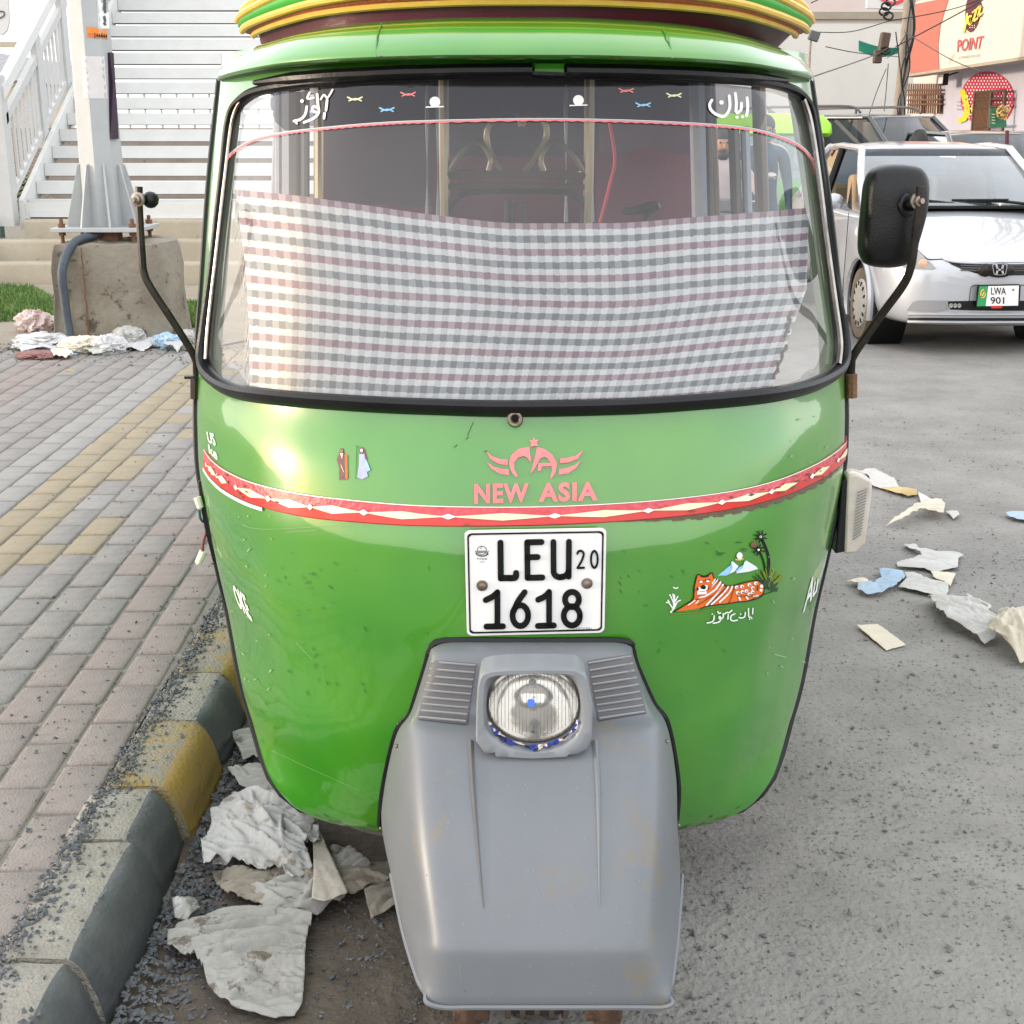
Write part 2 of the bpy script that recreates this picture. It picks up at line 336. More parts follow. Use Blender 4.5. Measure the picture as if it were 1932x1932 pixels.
# seam rubber along both edges of the shell
for s in (-1, 1):
    b = MB(); b.tube([shell(s, z) + Vector((s*.004, .004, 0)) for z in zs[::3] if z < 1.725], .0052, 6); b.build('edge_seam', M['blackp'], ark)
    # side strip and pillar behind the front shell
    rows = [[shell(s, z)+Vector((-s*.002, .008, 0)), shell(s, z)+Vector((-s*.004, .06, 0)), shell(s, z)+Vector((-s*.03, .12, 0))] for z in zs[::4] if z < 1.725]
    MB().grid(rows).build('corner_pillar', M['dgreen'], ark)
    rows = [[Vector((X0+s*min(wz(z), .7)*.97, y, z)) for y in (2.9, 3.4, 4.2, 5.05)] for z in (.24, .3, .45, .65, .85)]
    MB().grid(rows).build('side_panel', M['dgreen'], ark)
    for y in (3.42, 4.25, 5.0):
        b = MB(); b.tube([(X0+s*.66, y, .85), (X0+s*.63, y, 1.3), (X0+s*.59, y, 1.77)], .018); b.build('side_post', M['brownp'] if s > 0 else M['panelg'], ark)
# header strip between the rubber lengths under the visor
b = MB(); b.tube([on(SH, x, y, .01) for x, y in ((1008, 134), (1036, 134), (1063, 134))], .013, 8); b.build('header_gap', M['green'], ark)
for s, xs in ((0, (496, 560, 640, 760, 880, 1004)), (1, (1066, 1180, 1290, 1400, 1470))):
    b = MB(); b.tube([on(SH, x, 138+.000055*(x-1000)**2+(.00000000012*(x-1000)**4), .016) for x in xs], (lambda t: .0175*min(1, .45+t*5)) if s == 0 else (lambda t: .0175*min(1, .45+(1-t)*5)), 10, flat=.7); b.build('header_rubber', M['black'], ark)
# lock eyelet at the foot of the windscreen
b = MB(); c = on(SH, 972, 791, .012); b.lathe([(.006, 0), (.009, .004), (.013, .004), (.015, 0), (.013, -.006)], c, (0, -1, .1), 16); b.lathe([(.0001, .001), (.0065, .001)], c, (0, -1, .1), 12, 1); b.build('lock_eyelet', [M['steel'], M['ink']], ark)
# visor and roof
def plan(u, z, yc, hw, sag, drop=0):
    r = math.sin(u*math.pi/2); p = prof(abs(r)); return Vector((.008+hw*r, yc+.03+sag*p, z-drop*p))
vr = [(1.728, 2.51, .63, .46, .015), (1.727, 2.435, .642, .50, .022), (1.734, 2.425, .644, .505, .022), (1.743, 2.428, .643, .505, .020), (1.774, 2.46, .628, .505, .022), (1.80, 2.53, .602, .49, .030), (1.815, 2.62, .570, .47, .040), (1.825, 2.78, .545, .42, .05), (1.815, 3.3, .60, .2, .01), (1.82, 4.2, .6, .02, .04), (1.81, 5.1, .6, 0, .04)]
vmb = MB().grid([[plan(u, *q[:4], q[4]) for u in us[::3]] for q in vr]); VS = bvh_of(vmb)
vmb.build('roof_visor', M['green'], ark, sub=1)
for pts in (((720, 45), (711, 72), (709, 108)), ((1250, 56), (1258, 66), (1264, 84), (1268, 110))):
    b = MB(); b.tube(catmull([on(VS, *p, .0004) for p in pts], 4), .0018, 5); b.build('visor_seam', M['dgreen'], ark)
b = MB()
for (x0, y0, x1) in ((716, 107, 760), (775, 108, 790), (885, 110, 990), (1150, 110, 1175)):
    vs, fs = ribbon([(x0, y0), ((x0+x1)/2, y0+1.2), (x1, y0)], lambda t: 1.2+1.2*math.sin(9*t)); b.add([on(VS, *v, .001) for v in vs], fs)
b.build('chipped_paint', M['dirt'], ark)
# padded roof trim: coloured bands between yellow piping
trim = MB()
def cush(u, a, R0=.05):
    r = math.sin(u*math.pi/2); p = prof(abs(r)); y = 2.66+.42*p; x = .028+.59*r
    back = max(0, abs(u)-.999)
    nx = r*.9; e = max(.35, 1-p*.55)
    return Vector((x + math.copysign(1, r)*abs(r)**3*R0*math.cos(a)*.8, y - R0*math.cos(a)*(1-.75*p), 1.896 - .062*p + R0*e*1.05*math.sin(a)))
pad = thing and MB().grid([[cush(u, a) for u in us[::3]] for a in [R(-88+176*i/16) for i in range(17)]]).build('roof_pad', M['trimred'], ark)
LOC[pad.name] = LOC[ark.name]
for a0, a1, m, nm in ((-70, -40, 'trimred', 'red_band'), (-36, 6, 'trimgrn', 'green_band'), (10, 36, 'trimred', 'red_band'), (40, 80, 'trimgrn', 'green_band')):
    MB().grid([[cush(u, R(a0+(a1-a0)*i/5), .053+.004*math.sin(math.pi*i/5)) for u in us[::3]] for i in range(6)]).build(nm, M[m], pad)
for a in (-74, -38, 8, 38):
    b = MB(); b.tube([cush(u, R(a), .056) for u in us[::2]], .0078, 8); b.build('yellow_piping', M['yel'], pad)
MB().grid([[cush(u, R(-88), .05), plan(u, 1.808, 2.64, .57, .46, .045)] for u in us[::3]]).build('trim_underside', M['maroon'], pad)
MB().grid([[cush(u, R(88), .05), plan(u, 1.95, 3.2, .53, .2)] for u in us[::3]]).build('trim_top', M['trimgrn'], pad)
# ---------------------------------------------------------------- band round the nose
top = [(388, 848), (402, 868), (430, 889), (480, 911), (560, 930), (650, 942), (800, 954), (1010, 956), (1200, 947), (1350, 931), (1450, 910), (1530, 879), (1580, 848), (1602, 822)]
bot = [(386, 882), (402, 905), (430, 928), (480, 952), (560, 973), (650, 984), (800, 993), (1010, 992), (1200, 982), (1350, 966), (1450, 945), (1530, 914), (1580, 882), (1600, 857)]
tp, bt = catmull([(*p, 0) for p in top], 12), catmull([(*p, 0) for p in bot], 12)
def bandpt(s, t, off):
    i = min(int(s*(len(tp)-1)), len(tp)-2); f = s*(len(tp)-1)-i
    p = tp[i].lerp(tp[i+1], f).lerp(bt[i].lerp(bt[i+1], f), t); return on(SH, p.x, p.y, off)
NS = 140; stripe = MB().grid([[bandpt(i/NS, t, o) for i in range(NS+1)] for t, o in ((0, .001), (.03, .0035), (.5, .0045), (.52, .0045))]).build('nose_band', M['red2'], ark)
MB().grid([[bandpt(i/NS, t, o) for i in range(NS+1)] for t, o in ((.5, .0045), (.95, .0035), (1, .001))]).build('lower_band', M['red'], stripe)
for t0, t1 in ((-.02, .025), ):
    MB().grid([[bandpt(i/NS, t, .005) for i in range(NS+1)] for t in (t0, t1)]).build('pale_edge', M['plate'], stripe)
MB().grid([[bandpt(i/NS, t, .004) for i in range(0, 36)] for t in (1.0, 1.16)]).build('pale_edge', M['plate'], stripe)
rs = random.Random(3); kk = 0; pos = [.045+.0725*i for i in range(13)]
for i, s0 in enumerate(pos):
    s1 = s0+.0725; b = MB(); N = 12
    if i in (1, 10, 11): s1 = s0+.045
    vs = [bandpt(s0+(s1-s0)*k/N, 0.5+e*.19*(1-abs(2*k/N-1)), .0062) for k in range(N+1) for e in (-1, 1)]
    b.add(vs, [(2*k, 2*k+1, 2*k+3, 2*k+2) for k in range(N)]); b.build('cream_lozenge', M['cream'], stripe)
    b = MB(); d = .0055; b.add([bandpt(s0-d, .5, .007), bandpt(s0, .36, .007), bandpt(s0+d, .5, .007), bandpt(s0, .64, .007)], [(0, 1, 2, 3)]); b.build('white_diamond', M['white'], stripe)
b = MB()
for _ in range(46):
    s = rs.choice([rs.uniform(.02, .98), rs.uniform(.70, .95), rs.uniform(.05, .22)]); t = rs.uniform(.05, .95); l = rs.uniform(.003, .012); h = rs.uniform(.02, .09)
    b.add([bandpt(s, t, .0072), bandpt(s+l*.4, t-h, .0072), bandpt(s+l, t+h*.2, .0072), bandpt(s+l*.5, t+h, .0072)], [(0, 1, 2, 3)])
b.build('band_wear', M['dirt'], stripe)
b = MB()
for i in range(60):
    s = .60+.36*i/60; e = min(1, (i+1)/12, (60-i)/14)*(.26+.06*math.sin(i*1.7))
    b.add([bandpt(s, .99, .0018), bandpt(s+.0062, .99, .0018), bandpt(s+.0062, .99+e, .0016), bandpt(s, .99+e, .0016)], [(0, 1, 2, 3)])
b.build('glue_stain', M['dirt'], stripe)
# ---------------------------------------------------------------- painted things on the nose
def decal(polys, name, mats, tr=lambda a, b: (a, b), off=.0015, bv=None, par=ark, step=.0006, maxlen=16):
    "polys: list of (outline | ('s', points, width), material index), later ones lie higher"
    b = MB()
    for k, (pl, mi) in enumerate(polys):
        if pl[0] == 's':
            vs, fs = ribbon([tr(*p) for p in pl[1]], pl[2])
        else: vs, fs = fill2d([tr(*p) for p in pl], maxlen)
        b.add([on(bv or SH, *v, off+step*(k > 0)*min(k, 3)) for v in vs], fs, mi)
    return b.build(name, mats, par)
c4 = crop(1200, 1200, 800)
def emboss(vs, fs, name, m, h=.004, par=ark):
    b = MB(); extr(b, vs, fs, lambda x, y: on(SH, x, y, h), lambda x, y: on(SH, x, y, -.002)); return b.build(name, m, par, smooth=False)
emb = None
polys = [[(478, 235), (520, 275), (575, 292), (628, 296), (624, 335), (560, 322), (510, 292)], [(482, 312), (530, 345), (585, 360), (632, 362), (637, 402), (570, 390), (515, 358)],
  [(1152, 232), (1100, 268), (1050, 282), (990, 290), (992, 320), (1050, 314), (1110, 290)], [(1134, 302), (1090, 335), (1040, 352), (985, 362), (980, 398), (1045, 388), (1100, 352)],
  [(778, 208), (700, 222), (650, 270), (636, 320), (655, 380), (682, 415), (697, 408), (672, 360), (672, 315), (700, 280), (740, 270), (762, 282), (785, 312), (790, 300), (778, 240)],
  [(830, 210), (880, 222), (935, 262), (968, 320), (960, 375), (930, 425), (922, 415), (935, 370), (930, 325), (905, 288), (880, 275), (850, 290), (820, 345), (785, 398), (800, 340), (818, 270)],
  [(840, 320), (930, 318), (930, 340), (865, 342), (855, 372), (835, 372)],
  [(808, 142), (818, 160), (842, 156), (828, 180), (838, 205), (812, 200), (785, 208), (790, 182), (778, 160), (800, 162)]]
for pl in polys:
    vs, fs = fill2d([c4(*p) for p in pl], 12); o = emboss(vs, fs, 'nose_emblem' if emb is None else 'emblem_piece', M['pink'], .004, emb or ark); emb = emb or o
for wd, x0, x1, yb0, yb1, yt0, yt1 in (('NEW', 396, 772, 600, 588, 462, 458), ('ASIA', 842, 1248, 588, 578, 455, 448)):
    V, F_, _ = text2d(wd, .035, 1.12); b = MB(); pv = []
    for a, c in V: pv.append(c4(x0+(x1-x0)*a, (yb0+(yb1-yb0)*a)*(1-c)+(yt0+(yt1-yt0)*a)*c))
    emboss(pv, F_, 'nose_lettering', M['pink'], .004)
# tiger scene
c5 = crop(1900, 1500, 400)
tig = [([(175, 1245), (330, 1150), (430, 1080), (458, 1040), (455, 930), (478, 810), (505, 735), (575, 752), (640, 745), (700, 708), (725, 770), (820, 820), (885, 885), (1000, 880), (1150, 840), (1310, 812), (1390, 835), (1420, 910), (1405, 1000), (1330, 1055), (1180, 1095), (1050, 1108), (900, 1130), (650, 1160), (540, 1195), (350, 1225)], 0)]
blk = lambda p, w: (('s', p, w*.12), 1)
wht = lambda p, w: (('s', p, w*.12), 2)
tig += [blk([(175, 1248), (330, 1150), (440, 1070), (455, 930), (478, 810), (508, 732), (575, 752), (640, 745), (705, 706), (728, 775), (820, 825), (888, 888)], 16), blk([(888, 888), (1000, 882), (1150, 842), (1310, 812), (1392, 836), (1424, 915), (1400, 1010), (1330, 1060), (1180, 1100), (1050, 1110), (900, 1135), (650, 1165), (540, 1200)], 14)]
for a, c, w in (((740, 790), (700, 850), 18), ((775, 800), (690, 900), 18), ((815, 830), (760, 910), 26), ((770, 910), (690, 975), 26), ((850, 865), (790, 960), 24), ((790, 960), (720, 1040), 24), ((725, 1035), (620, 1150), 28), ((920, 895), (850, 990), 22), ((850, 990), (690, 1140), 24), ((975, 890), (930, 985), 22), ((930, 985), (800, 1110), 24), ((690, 975), (600, 1030), 24), ((600, 1030), (520, 1050), 22), ((460, 1085), (370, 1150), 14), ((510, 1090), (470, 1130), 14)): tig.append(wht([a, ((a[0]+c[0])/2+8, (a[1]+c[1])/2-4), c], w))
for a, c in (((790, 815), (680, 905)), ((862, 870), (740, 1010)), ((740, 1010), (640, 1050)), ((905, 890), (790, 1010)), ((790, 1010), (660, 1140)), ((1005, 885), (975, 1000)), ((975, 1000), (930, 1120)), ((640, 1060), (500, 1150)), ((540, 1060), (470, 1075)), ((1050, 1030), (1300, 1020)), ((760, 790), (735, 830))): tig.append(blk([a, ((a[0]+c[0])/2+6, (a[1]+c[1])/2), c], 9))
for x, y in ((1035, 905), (1110, 895), (1210, 870), (1300, 850), (1255, 915), (1050, 980), (1115, 970), (1170, 955), (1255, 970), (1210, 1000)):
    tig += [(circle(x, y, 26, 24, 10), 2), (circle(x+8, y+6, 12, 12, 8), 1)]
tig += [([(490, 905), (530, 900), (545, 935), (600, 870), (640, 880), (635, 930), (600, 960), (625, 965), (620, 1000), (490, 1005), (495, 965)], 2), (circle(580, 905, 36, 30, 10), 1), (circle(500, 925, 14, 30, 10), 1), (circle(640, 915, 12, 32, 10), 1), blk([(525, 965), (595, 962)], 8),
  (circle(545, 828, 24, 14, 10), 2), (circle(638, 820, 24, 14, 10), 2), blk([(520, 815), (575, 822)], 16), blk([(605, 808), (670, 800)], 16), blk([(540, 755), (600, 765), (650, 750)], 10), (circle(1380, 890, 22, 26, 8), 2), (circle(1372, 945, 22, 20, 8), 2), wht([(1070, 1045), (1085, 1080)], 26), wht([(1170, 1040), (1190, 1065)], 26), wht([(1270, 1025), (1330, 1020)], 22), blk([(1330, 880), (1325, 950)], 12)]
decal(tig, 'painted_tiger', [M['orange'], M['ink'], M['white']], c5)
sc = [([(780, 745), (850, 690), (960, 600), (975, 560), (1000, 600), (1010, 690), (900, 745)], 0), ([(965, 560), (985, 545), (1070, 615), (1010, 690), (940, 720), (985, 640)], 1), ([(1020, 690), (1080, 625), (1150, 585), (1180, 560), (1160, 660), (1080, 700)], 0), ([(1140, 560), (1165, 532), (1310, 620), (1330, 650), (1200, 690), (1020, 712), (1120, 640)], 1), (circle(1078, 468, 40, 48), 2), (('s', [(1025, 520), (1075, 525), (1125, 510)], 2.2), 3)]
decal(sc, 'painted_mountains', [M['blue'], M['bluew'], M['white'], M['yel']], c5)
pm = [(('s', [(1395, 235), (1450, 360), (1490, 500), (1490, 680), (1478, 780)], 5), 0), (('s', [(1360, 410), (1410, 520), (1440, 660), (1450, 780)], 3), 0)]
for cx, cy, r in ((1370, 205, 85), (1340, 385, 80)):
    for k in range(8): a = k*math.pi/4+.3; pm.append((('s', [(cx, cy), (cx+r*math.cos(a), cy+r*math.sin(a))], 2.6), 0))
    pm.append((circle(cx, cy, 17, 17, 10), 1))
pm.append(([(1230, 300), (1280, 270), (1325, 290), (1320, 335), (1270, 360), (1240, 345)], 2))
rs = random.Random(5)
for k in range(26): a = R(-150+k*5); pm.append((('s', [(1480, 900), (1480+rs.uniform(200, 270)*math.cos(a)*.95, 880+rs.uniform(190, 250)*math.sin(a))], 1.5), 3 if k > 13 or rs.random() < .4 else 4))
for k in range(26): a = R(-170+k*8); pm.append((('s', [(1480, 930), (1480+rs.uniform(70, 150)*math.cos(a), 900+rs.uniform(60, 140)*math.sin(a))], 2.2), 4))
decal(pm, 'painted_palms', [M['ink'], M['white'], M['rust'], M['olive'], M['dkgreen']], c5)
decal([(('s', [(1610, 930), (1500, 985), (1380, 1020), (1250, 1075)], 1.5), 0), (('s', [(130, 1275), (350, 1265), (560, 1245)], 1.8), 1), (('s', [(560, 1235), (700, 1210), (900, 1195)], 1.2), 1)]
  + [(('s', p, 1.4), 0) for p in ([(762, 405), (800, 432), (880, 430)], [(765, 450), (840, 458)], [(1032, 288), (1110, 280)], [(1090, 385), (1160, 408)], [(1115, 370), (1185, 380)], [(610, 280), (655, 302)])], 'painted_birds', [M['dkgreen'], M['olive']], c5)
decal([(('s', p, 2.2), 0) for p in ([(150, 1235), (170, 1130), (120, 1010)], [(165, 1220), (175, 1100), (160, 1000)], [(165, 1200), (185, 1110), (180, 1010)], [(150, 1190), (100, 1120), (65, 1115)], [(110, 1125), (90, 1085)], [(175, 1200), (215, 1110), (260, 1085)], [(180, 1160), (225, 1100)], [(190, 1100), (225, 1030)])] + [(circle(132, 1245, 16, 14, 8), 0), (('s', [(165, 905), (195, 920), (225, 908)], 2), 0)], 'painted_bush', M['white'], c5)
urdu = [[(1270, 1200), (1265, 1275)], [(1205, 1200), (1210, 1310), (1240, 1322)], [(1160, 1255), (1150, 1310), (1110, 1330), (1070, 1322)], [(1010, 1270), (960, 1300), (955, 1350), (990, 1368), (1045, 1358)], [(920, 1280), (915, 1345)], [(870, 1275), (900, 1252), (930, 1255), (970, 1225)],
        [(850, 1268), (846, 1325), (800, 1342), (795, 1310), (815, 1318), (812, 1360), (780, 1388), (712, 1402)], [(775, 1240), (792, 1265), (815, 1258)], [(725, 1300), (718, 1360), (680, 1388), (628, 1396)]]
decal([(('s', p, 2.4), 0) for p in urdu] + [(circle(x, y, 10, 10, 8), 0) for x, y in ((1215, 1345), (1245, 1335), (1090, 1275), (700, 1275))], 'painted_script', M['white'], c5)
# two small robed figure stickers
c3 = crop(500, 1200, 800)
decal([([(1160, 215), (1180, 215), (1182, 245), (1205, 262), (1210, 330), (1205, 430), (1150, 435), (1150, 350), (1132, 290), (1150, 250)], 0), ([(1190, 255), (1208, 262), (1210, 425), (1195, 425)], 1), (circle(1170, 238, 9, 10, 10), 2), ([(1160, 252), (1180, 252), (1172, 290)], 3), (('s', [(1165, 330), (1185, 380)], .8), 3)], 'robed_sticker', [M['plum'], M['orange'], M['skin'], M['cream']], c3, maxlen=10)
decal([([(1292, 215), (1308, 203), (1325, 220), (1345, 290), (1330, 300), (1290, 290)], 1), ([(1290, 255), (1325, 255), (1335, 330), (1350, 410), (1310, 430), (1275, 415), (1288, 330)], 0), ([(1335, 285), (1368, 365), (1345, 378), (1330, 320)], 2), (circle(1307, 232, 9, 12, 10), 3), (('s', [(1274, 215), (1268, 428)], .9), 4), (('s', [(1268, 205), (1280, 200), (1280, 215)], .9), 4)], 'robed_sticker', [M['lilac'], M['plum'], M['blue'], M['plate'], M['dkgreen']], c3, maxlen=10)
# lettering that wraps round both edges of the shell
def word(s, quad, name, m, off=.0016, bv=None, par=ark, bold=0):
    "quad: top left, top right, bottom right, bottom left in photograph pixels"
    V, F_, _ = text2d(s, bold); q = [Vector((*p, 0)) for p in quad]; b = MB()
    vs = [q[3].lerp(q[2], a).lerp(q[0].lerp(q[1], a), c) for a, c in V]; b.add([on(bv or SH, v.x, v.y, off) for v in vs], F_); return b.build(name, m, par, smooth=False)
word('US', [(391, 814), (404, 818), (409, 842), (394, 834)], 'side_lettering', M['white'], bold=.02)
word('ke', [(394, 838), (410, 849), (412, 869), (396, 855)], 'side_lettering', M['white'], bold=.02)
word('OKE', [(438, 1100), (462, 1122), (478, 1174), (450, 1142)], 'side_lettering', M['white'], bold=.03)
word('Au', [(1526, 1092), (1545, 1078), (1540, 1116), (1513, 1158)], 'side_lettering', M['white'], bold=.02)
# scratches and chips
rs = random.Random(11); ps = []
for cx, cy, n_, sx, sy in ((575, 1075, 14, 30, 30), (560, 1120, 9, 20, 40), (602, 1255, 6, 14, 14), (1205, 1110, 10, 50, 30), (1180, 1075, 4, 20, 10), (640, 1300, 5, 30, 20), (900, 830, 3, 40, 10), (1340, 1230, 5, 60, 40), (700, 1210, 6, 90, 80), (520, 1330, 6, 30, 60)):
    for _ in range(n_):
        x, y = rs.gauss(cx, sx), rs.gauss(cy, sy); a = rs.uniform(.7, 1.4) if rs.random() < .7 else rs.uniform(0, 3); l = rs.uniform(2, 9)
        ps.append((('s', [(x, y), (x+l*math.cos(a), y+l*math.sin(a))], rs.uniform(.6, 1.5)), 0))
ps += [(('s', [(893, 797), (888, 808), (882, 822)], 1.0), 0), (('s', [(515, 1415), (580, 1445), (680, 1490)], .35), 1), (('s', [(460, 990), (500, 998), (600, 994), (662, 992)], .5), 1), (('s', [(540, 1004), (600, 1000)], .5), 1), (('s', [(560, 1210), (590, 1242)], .4), 1)]
for _ in range(46):
    x, y = rs.choice([(rs.uniform(1440, 1540), rs.uniform(1000, 1470)), (rs.uniform(430, 520), rs.uniform(960, 1300)), (rs.uniform(1480, 1570), rs.uniform(780, 900))]); l = rs.uniform(1.5, 6); a = rs.uniform(0, 3)
    ps.append((('s', [(x, y), (x+l*math.cos(a), y+l*math.sin(a))], rs.uniform(.8, 2.0)), 1))
decal(ps, 'paint_scratches', [M['dkgreen'], mat('bare primer', (.26, .38, .2), .6)])
b = MB(); rs = random.Random(2)
for k in range(90):
    u = rs.uniform(-.7, .75); z = .214+abs(rs.gauss(0, .012)); p = shell(u, z); s_ = rs.uniform(.004, .014)
    q = [shell(u+dx, min(1, z)+dz)+Vector((0, -.0014, 0)) for dx, dz in ((0, 0), (s_*1.3, 0), (s_, s_*.5), (.002, s_*.4))]; b.add(q, [(0, 1, 2, 3)])
b.build('mud_splash', M['dirt'], ark)
# ---------------------------------------------------------------- number plate
c4b = c4
def plp(a, b_, off):
    "plate plane hung on the nose"
    x, y = c4(a, b_); n_ = Vector((-.02, -1, -.02)).normalized(); d = ray(x, y); o = PLO; t = (o-EYE).dot(n_)/d.dot(n_); return EYE+d*t+n_*off
PLO = on(SH, *c4(820, 1140), .012)
out = []
tl, tr_, br_, bl = (328, 782), (1312, 765), (1298, 1492), (345, 1515)
def quadpt(s, t, q=(tl, tr_, br_, bl)):
    return tuple((q[0][k]*(1-s)+q[1][k]*s)*(1-t)+(q[3][k]*(1-s)+q[2][k]*s)*t for k in (0, 1))
b = MB(); ol = [quadpt(*p) for p in rrect(0, 0, 1, 1, .045)]
b.prism(ol, plp, 0, .003); pl = b.build('number_plate', M['plate'], ark, bevel=.0008)
b = MB(); o1 = [quadpt(*p) for p in rrect(.018, .025, .982, .975, .035)]; o2 = [quadpt(*p) for p in rrect(.03, .042, .97, .958, .03)]
n_ = len(o1); b.add([plp(*p, .0045) for p in o1]+[plp(*p, .0045) for p in o2], [(i, (i+1) % n_, n_+(i+1) % n_, n_+i) for i in range(n_)]); b.build('plate_border', M['ink'], pl)
def glyph(strokes, w, name, off=.0055):
    b = MB()
    for s in strokes:
        vs, fs = ribbon(s, w); extr(b, vs, fs, lambda x, y: plp(x, y, off), lambda x, y: plp(x, y, .002))
    return b.build(name, M['ink'], pl, smooth=False)
def arc(cx, cy, rx, ry, a0, a1, n=9): return [(cx+rx*math.cos(R(a0+(a1-a0)*k/n)), cy+ry*math.sin(R(a0+(a1-a0)*k/n))) for k in range(n+1)]
glyph([[(577, 865), (580, 1112)], [(580, 1110), (640, 1109)], [(640, 1110), (680, 1106), (686, 1075)]], 42, 'plate_letter')
glyph([[(762, 862), (765, 1108)], [(762, 862), (862, 860)], [(764, 966), (835, 964)], [(765, 1108), (868, 1106)]], 40, 'plate_letter')
glyph([[(944, 860), (945, 1050)]+arc(990, 1060, 45, 44, 180, 60, 6), [(1052, 858), (1050, 1100)], arc(990, 1060, 58, 44, 90, 0, 5)], 40, 'plate_letter')
glyph([arc(1132, 945, 22, 24, 190, 370, 7)+[(1140, 990), (1112, 1038)], [(1112, 1040), (1156, 1038)]], 14, 'plate_number')
glyph([arc(1228, 980, 23, 58, 0, 360, 20)], 14, 'plate_number')
glyph([[(475, 1262), (520, 1240), (556, 1210)], [(556, 1208), (556, 1445)], [(480, 1446), (595, 1444)]], 40, 'plate_number')
glyph([arc(715, 1370, 54, 72, 0, 360, 22), [(668, 1340), (700, 1270), (745, 1208)]], 40, 'plate_number')
glyph([[(838, 1260), (882, 1238), (914, 1208)], [(914, 1206), (914, 1440)], [(836, 1442), (948, 1438)]], 40, 'plate_number')
glyph([arc(1073, 1258, 48, 52, 0, 360, 20), arc(1072, 1372, 56, 66, 0, 360, 22)], 40, 'plate_number')
for x, y in ((450, 1163), (1177, 1148)):
    b = MB(); b.lathe([(.0105, 0), (.0105, .0016), (.0066, .002), (.0066, .006), (.003, .0072), (.0001, .0072)], plp(x, y, .003), (0, -1, 0), 14); b.build('plate_bolt', M['steel'], pl)
b = MB()
for s_, w_ in ((arc(448, 920, 32, 30, 0, 360, 16), 5), (arc(450, 935, 44, 24, 20, 160, 8), 9), ([(418, 925), (478, 925)], 7), ([(425, 935), (472, 935)], 6), (arc(446, 902, 8, 8, 60, 300, 6), 3), ([(415, 945), (405, 925)], 8), ([(482, 945), (492, 925)], 8)):
    vs, fs = ribbon(s_, w_); b.add([plp(*v, .0034) for v in vs], fs)
b.build('plate_crest', M['greyd'], pl)
def pltext(s, x0, y0, x1, y1, m):
    V, F_, _ = text2d(s); b = MB(); b.add([plp(x0+(x1-x0)*a, y1+(y0-y1)*c, .0034) for a, c in V], F_); b.build('plate_print', m, pl, smooth=False)
pltext('PUNJAB', 416, 970, 484, 990, M['greyd']); pltext('STATE', 434, 996, 466, 1005, M['greyd']); pltext('P2477481', 1080, 1452, 1208, 1466, M['greyl'])
# ---------------------------------------------------------------- front mudguard
def sh(x, y, off): return on(SH, x, y, off)
rows = []
def mrow(eL, eR, y, xl, xr, Y, eY=None, sidek=.5, bul=.012):
    if eY is None: a, c = sh(*eL, .012), sh(*eR, .012)
    else: a, c = P(*eL, Y=eY), P(*eR, Y=eY)
    pl_ = [P(xl+(xr-xl)*t, y, Y=Y+.006*(2*t-1)**2) for t in (0, .12, .5, .88, 1)]
    m1 = a.lerp(pl_[0], sidek)+Vector((-bul, -.006, 0)); m2 = c.lerp(pl_[4], sidek)+Vector((bul, -.006, 0))
    rows.append([a, m1, *pl_, m2, c])
mrow((815, 1226), (1188, 1221), 1211, 838, 1172, 2.262)
mrow((811, 1236), (1191, 1232), 1222, 836, 1175, 2.225, sidek=.7)
mrow((804, 1262), (1198, 1255), 1247, 828, 1182, 2.20, sidek=.8)
mrow((786, 1320), (1220, 1306), 1306, 803, 1206, 2.18, sidek=.85, bul=.004)
mrow((777, 1346), (1232, 1330), 1346, 788, 1222, 2.165, sidek=.85, bul=.004)
mrow((762, 1362), (1243, 1342), 1368, 782, 1232, 2.12, sidek=.8)
mrow((752, 1378), (1253, 1358), 1388, 780, 1238, 2.09)
mrow((740, 1420), (1264, 1405), 1450, 778, 1246, 2.04)
mrow((726, 1490), (1274, 1480), 1560, 778, 1252, 1.965)
mrow((712, 1570), (1284, 1566), 1665, 785, 1250, 1.905)
mrow((738, 1648), (1287, 1650), 1764, 804, 1240, 1.858, 2.2)
mrow((757, 1740), (1280, 1745), 1789, 812, 1234, 1.846, 2.05)
mrow((770, 1790), (1275, 1795), 1806, 817, 1232, 1.842, 1.98)
mrow((788, 1845), (1268, 1848), 1868, 828, 1244, 1.836, 1.9)
mrow((797, 1862), (1262, 1864), 1884, 834, 1249, 1.834, 1.875)
mrow((803, 1872), (1258, 1873), 1898, 838, 1250, 1.836, 1.865)
mg = MB().grid(rows)
mud = mg.build('front_mudguard', M['grey'], ark, sub=3, angle=180)
bpy.context.view_layer.update(); dg = bpy.context.evaluated_depsgraph_get()
ev = mud.evaluated_get(dg).to_mesh(); off = LOC[ark.name]
MG = BVHTree.FromPolygons([tuple(v.co+off) for v in ev.vertices], [tuple(p.vertices) for p in ev.polygons])
b = MB(); b.tube(catmull([rows[k][j]+Vector((0, .004, 0)) for k, j in [(i, 0) for i in range(9, -1, -1)]+[(0, j) for j in (2, 4, 6)]+[(i, 8) for i in range(10)]], 4), .007, 6); b.build('mudguard_seal', M['black'], mud)
b = MB(); b.tube(catmull([rows[k][j]+Vector((0, -.002, -.001)) for k, j in [(10, 0), (11, 0), (12, 0), (13, 0), (14, 0), (15, 0)]+[(15, j) for j in range(1, 8)]+[(i, 8) for i in (15, 14, 13, 12, 11, 10)]], 5), .0045, 6); b.build('mudguard_rim', M['grey'], mud)
c6 = crop(1000, 1800, 1000, 1689)
def onm(x, y, o=0): return on(MG, x, y, o)
